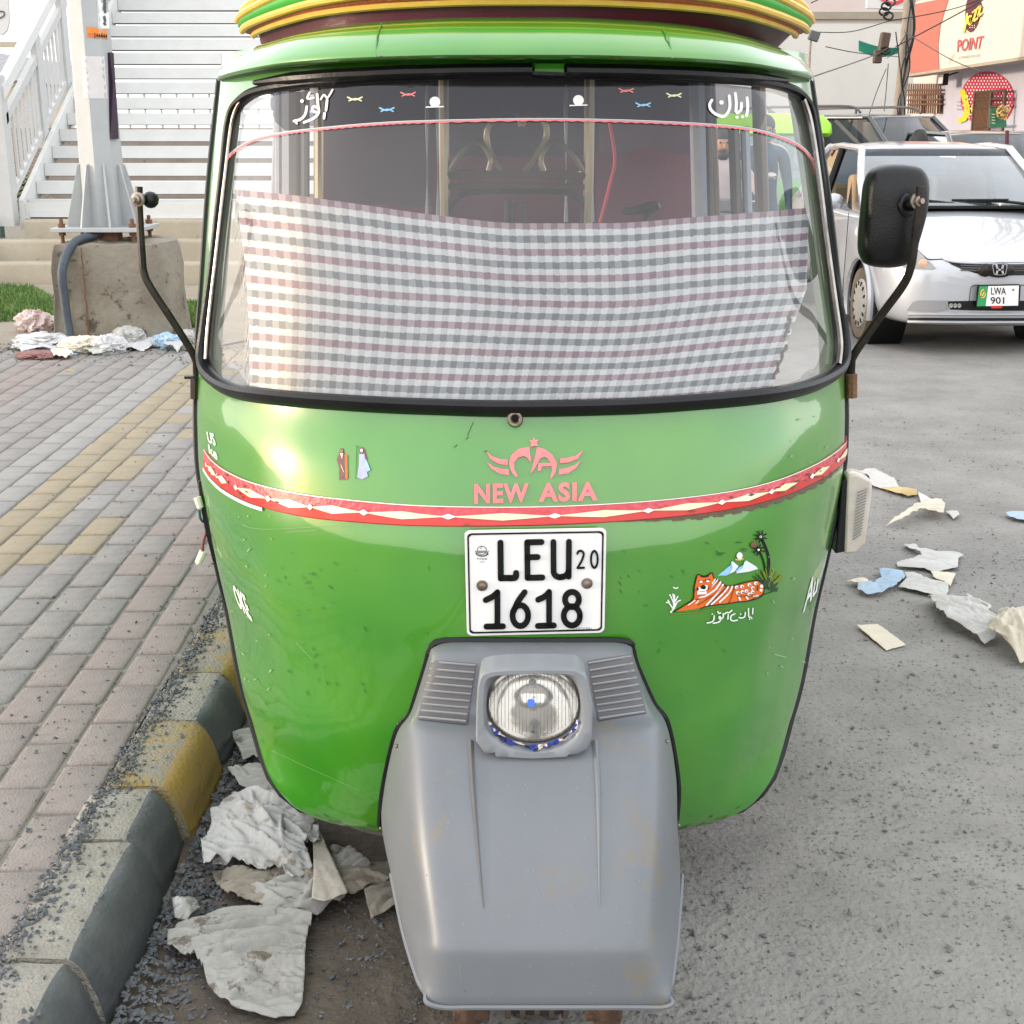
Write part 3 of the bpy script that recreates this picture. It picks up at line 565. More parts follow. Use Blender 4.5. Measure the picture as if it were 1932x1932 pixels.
for pl in ([(402, 168), (500, 172), (624, 184), (606, 290), (580, 482), (460, 470), (342, 456), (372, 300)], [(1166, 170), (1270, 152), (1376, 140), (1410, 280), (1450, 424), (1330, 444), (1216, 464), (1188, 300)]):
    vs, fs = fill2d([c6(*p) for p in pl], 7); b = MB(); b.add([onm(*v, .0022) for v in vs], fs); b.build('louvre_panel', M['greyd'], mud, angle=180)
for k in range(9):
    t = k/8
    for s, (xa, ya, xb, yb) in ((0, (410-62*t, 175+272*t, 622-47*t, 192+276*t)), (1, (1168+52*t, 182+272*t, 1370+70*t, 150+270*t))):
        b = MB(); p = [onm(*c6(xa+(xb-xa)*q, ya+(yb-ya)*q), .0028) for q in (0, .25, .5, .75, 1)]; b.tube(p, .0021, 6); b.build('louvre_ridge', M['greyl'], mud)
for pts in ([(910, 630), (598, 560)], ):
    pass
for pts in ([(596, 560), (606, 760), (625, 1000), (645, 1220), (660, 1370)], [(1200, 560), (1212, 760), (1218, 1000), (1220, 1220), (1222, 1360)]):
    p = catmull([onm(*c6(*q), .0006) for q in pts], 5); b = MB(); b.tube(p, lambda t: .0055*(1-t)+.0006, 6); b.build('mudguard_crease', M['greyd'] if pts[0][0] < 900 else M['grey'], mud)
for x, y in ((243, 583), (1545, 560), (150, 1003), (1612, 990)):
    b = MB(); b.ball(onm(*c6(x, y), .002), .004, 8); b.build('mudguard_screw', M['steel'], mud)
b = MB(); rs = random.Random(8)
for _ in range(170):
    x, y = rs.uniform(300, 1560), rs.uniform(640, 1800); l = rs.uniform(2, 11); a = rs.gauss(1.2, .6); p, q = c6(x, y), c6(x+l*math.cos(a), y+l*math.sin(a)); vs, fs = ribbon([p, q], rs.uniform(.5, 1.3)); b.add([onm(*v, .0008) for v in vs], fs)
for pts in ([(540, 1640), (552, 1720)], [(560, 1765), (660, 1845)]):
    vs, fs = ribbon([c6(*p) for p in pts], .9); b.add([onm(*v, .0008) for v in vs], fs)
b.build('mudguard_chips', M['greyl'], mud)
# ---------------------------------------------------------------- headlight
HY = 2.05
def hp(a, b_, d): x, y = c6(a, b_); return P(x, y, Y=HY)+Vector((0, d, -.12*d))
front = [(622, 560), (625, 400), (632, 300), (645, 238), (690, 222), (780, 214), (980, 212), (1110, 216), (1155, 238), (1172, 300), (1190, 400), (1186, 540), (1165, 600), (1120, 625), (1100, 628), (1090, 608), (1076, 618), (1080, 640), (900, 648), (720, 640), (718, 622), (700, 612), (690, 630), (660, 615)]
inner = [(668, 500), (665, 400), (668, 290), (685, 258), (720, 246), (900, 234), (1060, 238), (1105, 255), (1125, 300), (1135, 400), (1135, 480)] + [(1105, 540), (1050, 585), (980, 605), (900, 612), (820, 602), (750, 575), (700, 540)]
def resample(pl, n=64):
    pl = [Vector((*p, 0)) for p in pl]; L = [0]
    for i in range(len(pl)): L.append(L[-1]+(pl[(i+1) % len(pl)]-pl[i]).length)
    out = []
    for k in range(n):
        d = L[-1]*k/n; i = max(j for j in range(len(pl)) if L[j] <= d); t = (d-L[i])/(L[i+1]-L[i]); q = pl[i].lerp(pl[(i+1) % len(pl)], t); out.append((q.x, q.y))
    return out
def radial(pl, cx, cy, n=72):
    "outline as seen from a centre, one point per direction"
    out = []
    for k in range(n):
        a = 2*math.pi*k/n; dx, dy = math.cos(a), math.sin(a); best = 0
        for i in range(len(pl)):
            (x1, y1), (x2, y2) = pl[i], pl[(i+1) % len(pl)]; ex, ey = x2-x1, y2-y1; den = dx*ey-dy*ex
            if abs(den) < 1e-9: continue
            t = ((x1-cx)*ey-(y1-cy)*ex)/den; u = ((x1-cx)*dy-(y1-cy)*dx)/den
            if t > 0 and -1e-6 <= u <= 1+1e-6: best = max(best, t)
        out.append((cx+dx*best, cy+dy*best))
    return out
fo = radial(front, 903, 400, 96); io = radial(inner, 903, 400, 96); lo = [(903+228*math.cos(2*math.pi*k/96), 404+182*math.sin(2*math.pi*k/96)) for k in range(96)]
def mix(a, c, t): return [(p[0]+(q[0]-p[0])*t, p[1]+(q[1]-p[1])*t) for p, q in zip(a, c)]
cen = [(903, 400)]*96
b = MB(); b.grid([[hp(*p, .10) for p in mix(fo, cen, -.0)], [hp(*p, .02) for p in mix(fo, cen, -.01)], [hp(*p, .004) for p in fo], [hp(*p, 0) for p in mix(fo, io, .14)], [hp(*p, 0) for p in mix(fo, io, .8)], [hp(*p, .004) for p in io], [hp(*p, .03) for p in mix(io, lo, .8)]], 0, True)
hl = b.build('headlight_housing', M['greyh'], ark, angle=50)
b = MB()
def hdome(f, d): return [hp(*p, d) for p in mix(lo, cen, 1-f)]
b.grid([hdome(1.03, .034), hdome(1.03, .026), hdome(.97, .024), hdome(.96, .03)], 0, True); b.build('headlight_rim', M['chrome'], hl)
refl = mat('headlight reflector', (.9, .88, .85), .1, 1, bump=.05, bscale=40)
b = MB(); b.grid([hdome(.97, .032), hdome(.9, .05), hdome(.75, .075), hdome(.55, .095), hdome(.3, .11), hdome(.1, .114)], 0, True); b.add(hdome(.1, .114), [tuple(range(96))]); b.build('reflector', refl, hl)
b = MB(); b.grid([hdome(.97, .03), hdome(.8, .021), hdome(.55, .013), hdome(.28, .009), hdome(.06, .008)], 0, True); b.add(hdome(.06, .008), [tuple(range(96))])
lm = glass('ribbed lens glass', (.93, .92, .9), .20, 1.2, (.8, .78, .74), 9)
n_ = lm.node_tree.nodes; l_ = lm.node_tree.links; wv = n_.new('ShaderNodeTexWave'); wv.wave_type = 'BANDS'; wv.bands_direction = 'X'; wv.inputs['Scale'].default_value = 34; wv.inputs['Distortion'].default_value = .3
tcn = n_.new('ShaderNodeTexCoord'); l_.new(tcn.outputs['Object'], wv.inputs['Vector']); bpn = n_.new('ShaderNodeBump'); bpn.inputs['Strength'].default_value = .5; bpn.inputs['Distance'].default_value = .004; l_.new(wv.outputs['Fac'], bpn.inputs['Height'])
for q in n_:
    if q.type == 'BSDF_GLOSSY': l_.new(bpn.outputs[0], q.inputs['Normal'])
b.build('headlight_lens', lm, hl)
b = MB()
for k in range(-12, 13):
    x = 903+k*17.5; h = 182*math.sqrt(max(0, 1-((x-903)/228)**2))*.86
    b.tube([hp(x, 404-h, .034), hp(x, 404-h*.5, .03), hp(x, 404, .03), hp(x, 404+h*.5, .03), hp(x, 404+h, .034)], .0004, 4)
b.build('lens_flutes', M['greyl'], hl, kind='stuff')
b = MB(); b.add([hp(*p, .006) for p in rrect(872, 360, 908, 398, 10)], [tuple(range(24))]); b.build('blue_dot', mat('blue sticker', (.08, .2, .7), .4), hl)
b = MB(); b.ball(hp(900, 330, .07), .007, 10); b.build('bulb', M['ink'], hl)
rs = random.Random(4); b = MB(); R_ = []
for k in range(27):
    t = k/26; a = R(20+140*t); r0, r1 = .97+.03*rs.random(), 1.06+.10*rs.random()*math.sin(math.pi*t)
    R_.append([hp(903+228*f*math.cos(a), 404+182*f*math.sin(a), .014-rs.random()*.014) for f in (r0, (r0+r1)/2-.02+.04*rs.random(), r1)])
b.grid(R_); b.m = [rs.choice((0, 0, 1, 1, 2)) for _ in b.f]
b.build('torn_tape', [mat('blue tape', (.03, .05, .3), .4), mat('cream tape strip', (.7, .6, .5), .6), mat('dark tape strip', (.03, .03, .06), .5)], hl, smooth=False)
# ---------------------------------------------------------------- wheels and axle
def wheel(name, c, r, wd, parent, axis=(1, 0, 0), nt=26, rimm='greyl', local=False):
    b = MB(); h = wd/2
    prof_ = [(r*.62, -h*.75), (r*.8, -h), (r*.93, -h*.95), (r*.985, -h*.6), (r, -h*.25), (r, h*.25), (r*.985, h*.6), (r*.93, h*.95), (r*.8, h), (r*.62, h*.75)]
    b.lathe(prof_, c, axis, 40); ty = b.build(name, M['tyre'], parent, local=local)
    b = MB(); b.lathe([(r*.64, -h*.7), (r*.6, -h*.55), (r*.3, -h*.5), (r*.12, -h*.75), (.0001, -h*.75)], c, axis, 24); b.lathe([(r*.64, h*.7), (r*.6, h*.55), (r*.3, h*.5), (r*.12, h*.75), (.0001, h*.75)], c, axis, 24)
    b.build('wheel_rim', M[rimm], ty, local=local); return ty
M['tread'] = mat('dusty tread', (.15, .115, .08), .9, col2=(.09, .07, .05), scale=14, bump=.3)
M['tyre'] = mat('dusty tyre', (.03, .027, .024), .85, col2=(.12, .10, .075), scale=9, bump=.3, bscale=60)
M['linkrust'] = mat('dark rusty link', (.05, .026, .016), .85, col2=(.10, .055, .035), scale=25, bump=.5)
fw = wheel('front_wheel', (X0+.025, 2.17, .205), .205, .15, ark)
for k in range(-2, 3):
    b = MB(); b.lathe([(.203, -.006), (.2115, -.0045), (.2115, .0045), (.203, .006)], (X0+.025+k*.026, 2.17, .205), (1, 0, 0), 60); b.build('tread_rib', M['tread'], fw)
for s in (-1, 1):
    b = MB(); b.box((X0+.025+s*.125, 2.06, .115), (.04, .14, .04)); b.tube([(X0+.025+s*.125, 1.985, .075), (X0+.025+s*.125, 1.985, .15)], .026, 10); b.tube([(X0+.025+s*.15, 1.98, .1), (X0+.025+s*.085, 1.98, .1)], .018, 8); b.tube([(X0+.025+s*.12, 2.08, .12), (X0+.02+s*.1, 2.3, .5)], .022, 8)
    b.build('suspension_link', M['linkrust'], ark, bevel=.004)
    wheel('rear_wheel', (X0+s*.55, 4.6, .22), .22, .11, ark)
b = MB(); b.box((X0, 3.9, .3), (1.15, 2.3, .05)); b.box((X0, 2.95, .3), (1.05, .5, .04)); b.box((X0, 2.62, .31), (.8, .3, .03)); b.build('floor_pan', M['ink'], ark)
# ---------------------------------------------------------------- side lamp and bracket
def pp(x, y, Y): return P(x, y, Y=Y)
b = MB(); b.prism([(1584, 905), (1597, 898), (1600, 905), (1592, 1036), (1572, 1040), (1580, 960)], lambda x, y, d: P(x, y, Y=2.80)+Vector((0, d, 0)), -.02, .03); lb = b.build('side_lamp', M['blackp'], ark, bevel=.003)
b = MB(); b.prism([(1594, 892), (1612, 888), (1641, 902), (1641, 925), (1628, 1020), (1612, 1038), (1588, 1040)], lambda x, y, d: P(x, y, Y=2.80)+Vector((0, d, 0)), -.024, .034); b.build('lamp_lens', mat('dusty lamp plastic', (.62, .56, .5), .3, col2=(.5, .42, .36), scale=22, coat=.5), lb, bevel=.006)
for k in range(16):
    t = k/15; b = MB(); b.tube([P(1617-t*8, 930+t*88, Y=2.772), P(1637-t*12, 922+t*86, Y=2.772)], .0012, 4); b.build('lens_ridge', M['greyl'], lb)
b = MB(); b.prism([(376, 905), (386, 902), (398, 960), (414, 1052), (404, 1056), (390, 1000), (380, 950)], lambda x, y, d: P(x, y, Y=2.79)+Vector((0, d, 0)), -.015, .03); lb = b.build('lamp_bracket', M['blackp'], ark, bevel=.002)
b = MB(); b.tube(catmull([P(384, 985, Y=2.78), P(378, 978, Y=2.77), P(376, 962, Y=2.765)], 5), .003, 6); b.build('wire', mat('teal wire', (.02, .12, .12), .5), lb)
b = MB(); b.tube(catmull([P(389, 1005, Y=2.78), P(383, 1025, Y=2.765), P(382, 1042, Y=2.76)], 5), .003, 6); b.build('wire', mat('red wire', (.2, .02, .03), .5), lb)
conn = mat('ivory connector', (.72, .68, .55), .45)
for p, q in (((372, 938), (378, 958)), ((384, 1040), (374, 1062))):
    b = MB(); b.tube([P(*p, Y=2.76), P(*q, Y=2.757)], [.009, .008], 8); b.tube([P(*q, Y=2.757), P(q[0]-1, q[1]+3, Y=2.757)], [.005, .003], 6); b.build('connector', conn, lb)
# ---------------------------------------------------------------- mirrors
def armtube(pts, r, name, m, par):
    b = MB(); b.tube(catmull([P(x, y, Y=Y) for x, y, Y in pts], 6), r, 8); return b.build(name, m, par)
ml = armtube([(372, 752, 2.86), (371, 700, 2.86), (366, 672, 2.85), (330, 612, 2.84), (286, 545, 2.83), (272, 515, 2.83), (268, 480, 2.83), (263, 400, 2.83), (262, 352, 2.83)], .0085, 'mirror_arm', M['arm'], ark)
b = MB(); b.tube([P(370, 752, Y=2.85), P(370, 712, Y=2.85)], .013, 8); b.box(P(370, 712, Y=2.85), (.05, .01, .006)); b.build('arm_clamp', M['arm'], ml)
b = MB(); b.ball(P(284, 377, Y=2.85), (.018, .02, .018), 12); b.build('mirror_socket', M['blackp'], ml)
b = MB(); b.lathe([(.015, 0), (.0155, .006), (.01, .007), (.009, .014), (.005, .016), (.005, .026), (.0001, .026)], P(262, 376, Y=2.822), (-.25, -1, 0), 14); b.build('mirror_nut', M['steel'], ml)
mr = armtube([(1607, 748, 2.86), (1606, 690, 2.86), (1614, 665, 2.85), (1660, 598, 2.83), (1704, 538, 2.80), (1718, 505, 2.79), (1724, 470, 2.785), (1733, 395, 2.78), (1737, 352, 2.78)], .0095, 'mirror_arm', M['arm'], ark)
b = MB(); b.tube([P(1607, 750, Y=2.85), P(1607, 706, Y=2.85)], .0125, 8); b.build('arm_clamp', M['rust'], mr)
mo = [(1655, 320), (1690, 311), (1735, 314), (1752, 325), (1759, 350), (1755, 400), (1742, 450), (1728, 490), (1712, 504), (1680, 508), (1645, 503), (1632, 488), (1628, 460), (1634, 390), (1640, 345)]
mo = [(p.x, p.y) for p in catmull([(*p, 0) for p in mo], 5, True)]; mc = [(1692, 408)]*len(mo)
b = MB(); rr = []
for f, d in ((.90, .052), (1.0, .046), (1.0, .03), (.97, .012), (.90, .001), (.78, -.006), (.5, -.012), (.2, -.014)):
    rr.append([P(*p, Y=2.835)+Vector((0, d, 0)) for p in mix(mo, mc, 1-f)])
b.grid(rr, 0, True); b.add(rr[-1], [tuple(range(len(mo)))]); mh = b.build('mirror_housing', M['blackp'], mr, angle=60)
b = MB(); b.add([P(*p, Y=2.835)+Vector((0, .05, 0)) for p in mix(mo, mc, .09)], [tuple(range(len(mo)))]); b.build('mirror_glass', mat('silvered mirror', (.9, .9, .9), .02, 1), mr)
b = MB(); b.lathe([(.026, 0), (.026, .006), (.021, .009), (.019, .004), (.0125, .004), (.0125, .03)], P(1712, 387, Y=2.829), (.45, -1, .1), 20); b.build('mirror_boss', M['blackp'], mr)
b = MB(); b.lathe([(.0165, 0), (.0165, .004), (.011, .005), (.011, .012), (.006, .013), (.006, .02), (.0001, .02)], P(1728, 380, Y=2.782), (.5, -1, .1), 12); b.build('mirror_nut', M['steel'], mr)
# ---------------------------------------------------------------- windscreen decoration
def gdec(strokes, name, m, tr, off=.002, polys=()): return decal([(('s', p, w_), 0) for p, w_ in strokes]+[(pl, 0) for pl in polys], name, m, tr, off)
c2 = crop(600, 0, 1100); c7 = crop(1500, 0, 900)
film = [(620, 158), (800, 150), (1000, 147), (1200, 150), (1350, 157), (1420, 166), (1440, 190), (1444, 215), (1438, 236), (1424, 247), (1380, 238), (1280, 232), (1000, 224), (800, 228), (650, 238), (560, 247), (538, 246), (520, 230), (511, 200), (512, 175), (530, 164)]
decal([(film, 0)], 'tinted_film', [M['tint']], off=.0012, maxlen=22)
gdec([(p, 4.6) for p in ([(499, 540), (490, 580), (466, 604), (434, 613)], [(552, 478), (556, 530), (560, 570), (532, 600), (486, 620)], [(556, 548), (536, 540), (530, 560), (556, 572)], [(604, 506), (598, 560)], [(591, 575), (588, 600)])]+[(p, 3.4) for p in ([(516, 470), (505, 500), (537, 497)], [(571, 505), (588, 482), (606, 496), (631, 456)], [(441, 612), (452, 626)])], 'script_sticker', M['white'], c2, polys=[circle(478, 513, 9, 9, 8)])
gdec([(p, 5.4) for p in ([(1386, 605), (1390, 665), (1383, 715)], [(1312, 578), (1318, 640), (1316, 690)], [(1348, 640), (1345, 680), (1322, 700)], [(1272, 595), (1276, 660), (1262, 700), (1235, 722), (1190, 708), (1160, 680), (1152, 650), (1166, 622)])], 'script_sticker', M['white'], c7, polys=[circle(1225, 636, 14, 14, 10), circle(1320, 727, 11, 9, 8), circle(1354, 724, 11, 9, 8)])
tri = [(422, 310), (445, 285), (480, 265), (530, 253), (600, 244), (700, 235), (800, 230), (1000, 226), (1150, 228), (1280, 233), (1380, 240), (1440, 250), (1500, 272), (1528, 298), (1540, 330)]
tl_ = catmull([(*p, 0) for p in tri], 14); b = MB(); N = len(tl_)
def tpt(i, d, off): p = tl_[i]; q = tl_[min(i+1, N-1)]-tl_[max(i-1, 0)]; q.normalize(); return on(SH, p.x-q.y*d, p.y+q.x*d, off)
b.add([tpt(i, d, .003) for i in range(N) for d in (-2.2, .6)], [(2*i, 2*i+1, 2*i+3, 2*i+2) for i in range(N-1)])
lace = b.build('lace_trim', mat('pale lace', (.62, .7, .72), .6), ark)
b = MB(); b.add([tpt(i, d, .0035) for i in range(N) for d in (.4, 2.6+1.8*(i % 2))], [(2*i, 2*i+1, 2*i+3, 2*i+2) for i in range(N-1)]); b.build('pink_edge', mat('pink lace', (.72, .16, .18), .6), lace)
b = MB(); b.add([tpt(i, d, .0034) for i in range(N) for d in (-.9, -.2)], [(2*i, 2*i+1, 2*i+3, 2*i+2) for i in range(N-1)]); b.build('dark_thread', M['plum'], lace)
for x, y, dx in ((821, 193, 0), (1091, 190, 0)):
    decal([(circle(x, y, 10), 0), (('s', [(x-16, y+10), (x+16, y+9)], 2.2), 0)], 'round_sticker', [M['white']], off=.0022)
for x, y, m in ((770, 178, 'pink'), (1180, 171, 'pink'), (730, 207, 'blue'), (1212, 198, 'blue'), (670, 187, 'cream'), (1270, 180, 'cream')):
    decal([(('s', [(x-13, y-3), (x, y+2), (x+14, y-3)], 2.6), 0), (('s', [(x-10, y+4), (x+2, y), (x+13, y+4)], 2.4), 0)], 'star_sticker', [M[m]], off=.0022)
# ---------------------------------------------------------------- interior
b = MB(); b.box((X0, 4.27, 1.2), (1.04, .04, .66)); b.build('maroon_panel', M['maroon'], ark)
MB().grid([[P(x, 285+6*math.sin(x*.05), Y=4.13), P(x, 440, Y=4.08)] for x in range(1125, 1316, 10)]).build('maroon_panel', M['maroon'], ark)
MB().grid([[P(x, 388+3*math.sin(x*.05), Y=4.08), P(x, 440, Y=4.05)] for x in range(606, 826, 10)]).build('maroon_panel', M['maroon'], ark)
b = MB(); b.box((X0, 4.35, 1.32), (1.06, .05, .98)); b.build('rear_curtain', M['curtain'], ark)
b = MB(); b.box((X0, 4.75, .75), (1.1, .55, .14)); b.build('rear_seat', M['maroon'], ark, bevel=.04)
b = MB(); b.box((X0, 4.2, 1.02), (1.04, .12, .5)); b.build('seat_back', M['maroon'], ark, bevel=.05)
b = MB(); b.box((X0-.02, 3.1, .78), (.55, .3, .1)); b.build('driver_seat', M['maroon'], ark, bevel=.03)
b = MB(); b.box((X0, 3.8, 1.76), (1.15, 1.6, .02)); b.build('roof_lining', M['curtain'], ark)
b = MB(); b.box((X0, 4.31, 1.18), (1.06, .03, .012)); b.build('curtain_seam', M['ink'], ark)
for x, y0, y1 in ((528, 160, 420), (548, 158, 425), (575, 158, 430), (601, 158, 430)):
    b = MB(); b.tube([P(x, y0, Y=3.35), P(x, y1, Y=3.3)], .012 if x != 548 else .024, 8); b.build('door_frame', M['panelg'] if x != 601 else M['brass'], ark)
for x, y0, m, r in ((1318, 150, 'panelg', .021), (1336, 150, 'brownp', .011), (1387, 240, 'brownp', .0145), (1408, 240, 'panelg', .012)):
    b = MB(); b.tube([P(x-3, y0, Y=3.4), P(x+4, 440, Y=3.35)], r, 8); b.build('door_frame', M[m], ark)
MB().grid([[P(606, 150, Y=4.2), P(606, 440, Y=4.1)], [P(812, 150, Y=4.25), P(812, 440, Y=4.15)]]).build('curtain_panel', M['curtain'], ark)
MB().grid([[P(1130, 150, Y=4.25), P(1130, 440, Y=4.15)], [P(1312, 150, Y=4.2), P(1312, 440, Y=4.1)]]).build('curtain_panel', M['curtain'], ark)
BY = 3.55
part_ = armtube([(837, 150, BY), (838, 300, BY), (840, 440, BY)], .0135, 'partition_bar', M['brass'], ark)
for nm, pts, r in (('partition_bar', [(1112, 150), (1111, 300), (1108, 440)], .0135), ('partition_bar', [(843, 329), (980, 328), (1108, 331)], .011), ('partition_bar', [(846, 352), (980, 351), (1108, 353)], .008),
        ('heart_tube', [(950, 326), (927, 290), (918, 258), (926, 232), (950, 212), (975, 214), (984, 238)], .008), ('heart_tube', [(988, 326), (1010, 296), (1030, 260), (1028, 232), (1012, 214), (992, 220), (984, 238)], .008),
        ('loop_tube', [(845, 326), (868, 292), (890, 270), (912, 274), (926, 300), (922, 324)], .008), ('loop_tube', [(1104, 326), (1078, 290), (1054, 271), (1032, 276), (1020, 300), (1026, 324)], .008),
        ('back_loop', [(850, 440), (850, 400), (862, 374), (895, 362), (980, 360), (1060, 362), (1092, 376), (1102, 400), (1098, 440)], .008)):
    armtube([(x, y, BY) for x, y in pts], r, nm, M['brass'] if nm != 'back_loop' else M['arm'], part_)
for x in (958, 968, 985):
    armtube([(x, 378, BY+.05), (x, 440, BY+.05)], .008, 'seat_bracket', M['arm'], part_)
for x in (806, 826, 1068, 1118):
    b = MB(); b.tube([P(x, 160+k*7, Y=4.05) for k in range(38)], lambda t: .004+.003*math.sin(t*240), 5); b.build('curtain_stitching', M['panelg'], ark)
armtube([(1150, 230, 3.3), (1160, 300, 3.3), (1150, 350, 3.3), (1132, 420, 3.3)], .004, 'red_cable', mat('red cable', (.5, .03, .05), .5), ark)
b = MB(); b.tube(catmull([P(x, y, Y=3.9) for x, y in ((1175, 395), (1185, 398), (1205, 396), (1228, 388), (1240, 390), (1225, 400), (1215, 415))], 4), .012, 6); b.build('seat_strap', M['arm'], ark)
# ---------------------------------------------------------------- checked cloth behind the glass
cm = bpy.data.materials.new('checked cotton'); cm.use_nodes = True; n = cm.node_tree.nodes; l = cm.node_tree.links; pb = n['Principled BSDF']; pb.inputs['Roughness'].default_value = .9
uv = n.new('ShaderNodeUVMap'); uv.uv_map = 'cloth'; sx = n.new('ShaderNodeSeparateXYZ'); l.new(uv.outputs[0], sx.inputs[0])
def mathn(op, a, v=None, c=None):
    q = n.new('ShaderNodeMath'); q.operation = op
    if isinstance(a, (int, float)): q.inputs[0].default_value = a
    else: l.new(a, q.inputs[0])
    if v is not None:
        if isinstance(v, (int, float)): q.inputs[1].default_value = v
        else: l.new(v, q.inputs[1])
    return q.outputs[0]
ns = n.new('ShaderNodeTexNoise'); ns.inputs['Scale'].default_value = 3; l.new(uv.outputs[0], ns.inputs['Vector'])
jit = mathn('MULTIPLY', mathn('SUBTRACT', ns.outputs['Fac'], .5), .12)
fu = mathn('FRACT', mathn('ADD', sx.outputs[0], jit)); fv = mathn('FRACT', mathn('ADD', sx.outputs[1], jit))
ru = n.new('ShaderNodeValToRGB'); ru.color_ramp.interpolation = 'CONSTANT'; ru.color_ramp.elements[0].color = (.93, .92, .91, 1); ru.color_ramp.elements[1].position = .5; ru.color_ramp.elements[1].color = (.43, .42, .45, 1)
rv = n.new('ShaderNodeValToRGB'); rv.color_ramp.interpolation = 'CONSTANT'; e = rv.color_ramp.elements; e[0].color = (.24, .03, .085, 1); e[1].position = .26; e[1].color = (.93, .92, .91, 1)
q = e.new(.5); q.color = (.065, .085, .105, 1); q = e.new(.76); q.color = (.93, .92, .91, 1)
l.new(fu, ru.inputs[0]); l.new(fv, rv.inputs[0]); mx = n.new('ShaderNodeMix'); mx.data_type = 'RGBA'; mx.inputs[0].default_value = .41; l.new(rv.outputs[0], mx.inputs[6]); l.new(ru.outputs[0], mx.inputs[7])
wn = n.new('ShaderNodeTexNoise'); wn.inputs['Scale'].default_value = 90; l.new(uv.outputs[0], wn.inputs['Vector']); hs = n.new('ShaderNodeHueSaturation'); l.new(mx.outputs[2], hs.inputs['Color']); mrn = n.new('ShaderNodeMapRange'); mrn.inputs['To Min'].default_value = .8; mrn.inputs['To Max'].default_value = 1.2; l.new(wn.outputs['Fac'], mrn.inputs['Value']); l.new(mrn.outputs[0], hs.inputs['Value']); l.new(hs.outputs[0], pb.inputs['Base Color'])
clt = pchip([0, .1, .2, .35, .5, .65, .8, .93, 1], [355, 366, 381, 404, 419, 419, 408, 397, 390])
clb = pchip([0, .1, .3, .5, .7, .88, 1], [756, 764, 774, 776, 770, 756, 748])
NX, NY = 110, 60; V = []; U = []
for j in range(NY+1):
    t = j/NY
    for i in range(NX+1):
        s = i/NX
        xl = 438+26*t+10*math.sin(3*t); xr = 1534-8*t-68*max(0, t-.42)/.58
        x = xl+(xr-xl)*s; sag = 6*math.sin(math.pi*s)*math.sin(math.pi*t); y = clt(s)*(1-t)+clb(s)*t+sag+(2.2*math.sin(7*s+3*t)+1.6*math.sin(15*s-4*t))*math.sin(math.pi*t)
        p = on(SH, x, y, 0)
        d = .034+.004*math.sin(14*s+5*t)*t+.006*math.sin(9*s-3*t)+.0015*noise.noise(Vector((s*9, t*3, 2)))
        V.append(p+Vector((0, d, -.004))); sh_ = .35*math.sin(3.2*s+1.2)*t+(.9*max(0, s-.6)*t*2)
        U.append((s*41+sh_, t*7.35+.03))
cloth_f = [(j*(NX+1)+i, j*(NX+1)+i+1, (j+1)*(NX+1)+i+1, (j+1)*(NX+1)+i) for j in range(NY) for i in range(NX)]
me = bpy.data.meshes.new('checked_cloth'); me.from_pydata([tuple(v) for v in V], [], cloth_f); me.materials.append(cm)
ul = me.uv_layers.new(name='cloth')
for lp in me.loops: ul.data[lp.index].uv = U[lp.vertex_index]
me.polygons.foreach_set('use_smooth', [True]*len(me.polygons))
cl = bpy.data.objects.new('checked_cloth', me); C.objects.link(cl); LOC[cl.name] = Vector((0, 0, 0))
tag(cl, 'grey, white and burgundy checked cotton cloth hung inside the windscreen', 'cloth')
b = MB(); rs = random.Random(6)
for k in range(46):
    t = rs.random(); i = int(t*NY)*(NX+1); p = V[i]; q = p+Vector((-rs.uniform(.002, .016), rs.uniform(-.004, .01), -rs.uniform(.02, .07)))
    b.tube([p, (p+q)/2+Vector((rs.uniform(-.004, .004), 0, 0)), q], .0008, 4)
b.build('fringe', M['plate'], cl, kind='stuff')
for (x0, y0), (x1, y1) in (((1500, 590), (1488, 640)), ((1490, 655), (1465, 720))):
    b = MB(); pts = [on(SH, x0+(x1-x0)*k/9+2.5*math.sin(k*2.1), y0+(y1-y0)*k/9, 0)+Vector((0, .03, 0)) for k in range(10)]; b.tube(pts, lambda t: .0032+.0014*math.sin(26*t), 6); b.build('tassel', M['plum'], cl)
# ================================================================ GROUND
def px(p):
    d = Vector(p)-EYE; dep = d.y*ct - d.z*st; return 966+FOC*d.x/dep, 966-FOC*(d.y*st+d.z*ct)/dep
PZ = .15
def gp(x, y, z=0): return P(x, y, z=z)
M['road'] = mat('dusty asphalt', (.160, .153, .142), .95, col2=(.275, .262, .242), scale=2.4, amt=.55, bump=1, bscale=55, col3=(.07, .07, .073), s3=60, t3=.585)
M['soil'] = mat('dark soil', (.055, .042, .032), 1, col2=(.13, .105, .08), scale=9, amt=.5, bump=1, bscale=45, col3=(.22, .2, .18), s3=70, t3=.64)
M['sand'] = mat('sandy joint', (.17, .155, .13), .95, col2=(.23, .21, .18), scale=14, bump=.6, bscale=120)
M['earth'] = mat('trodden earth', (.21, .175, .13), 1, col2=(.28, .245, .195), scale=2.2, bump=.7, bscale=30, col3=(.2, .16, .11), s3=8, t3=.6)
rng = np.random.default_rng(3)
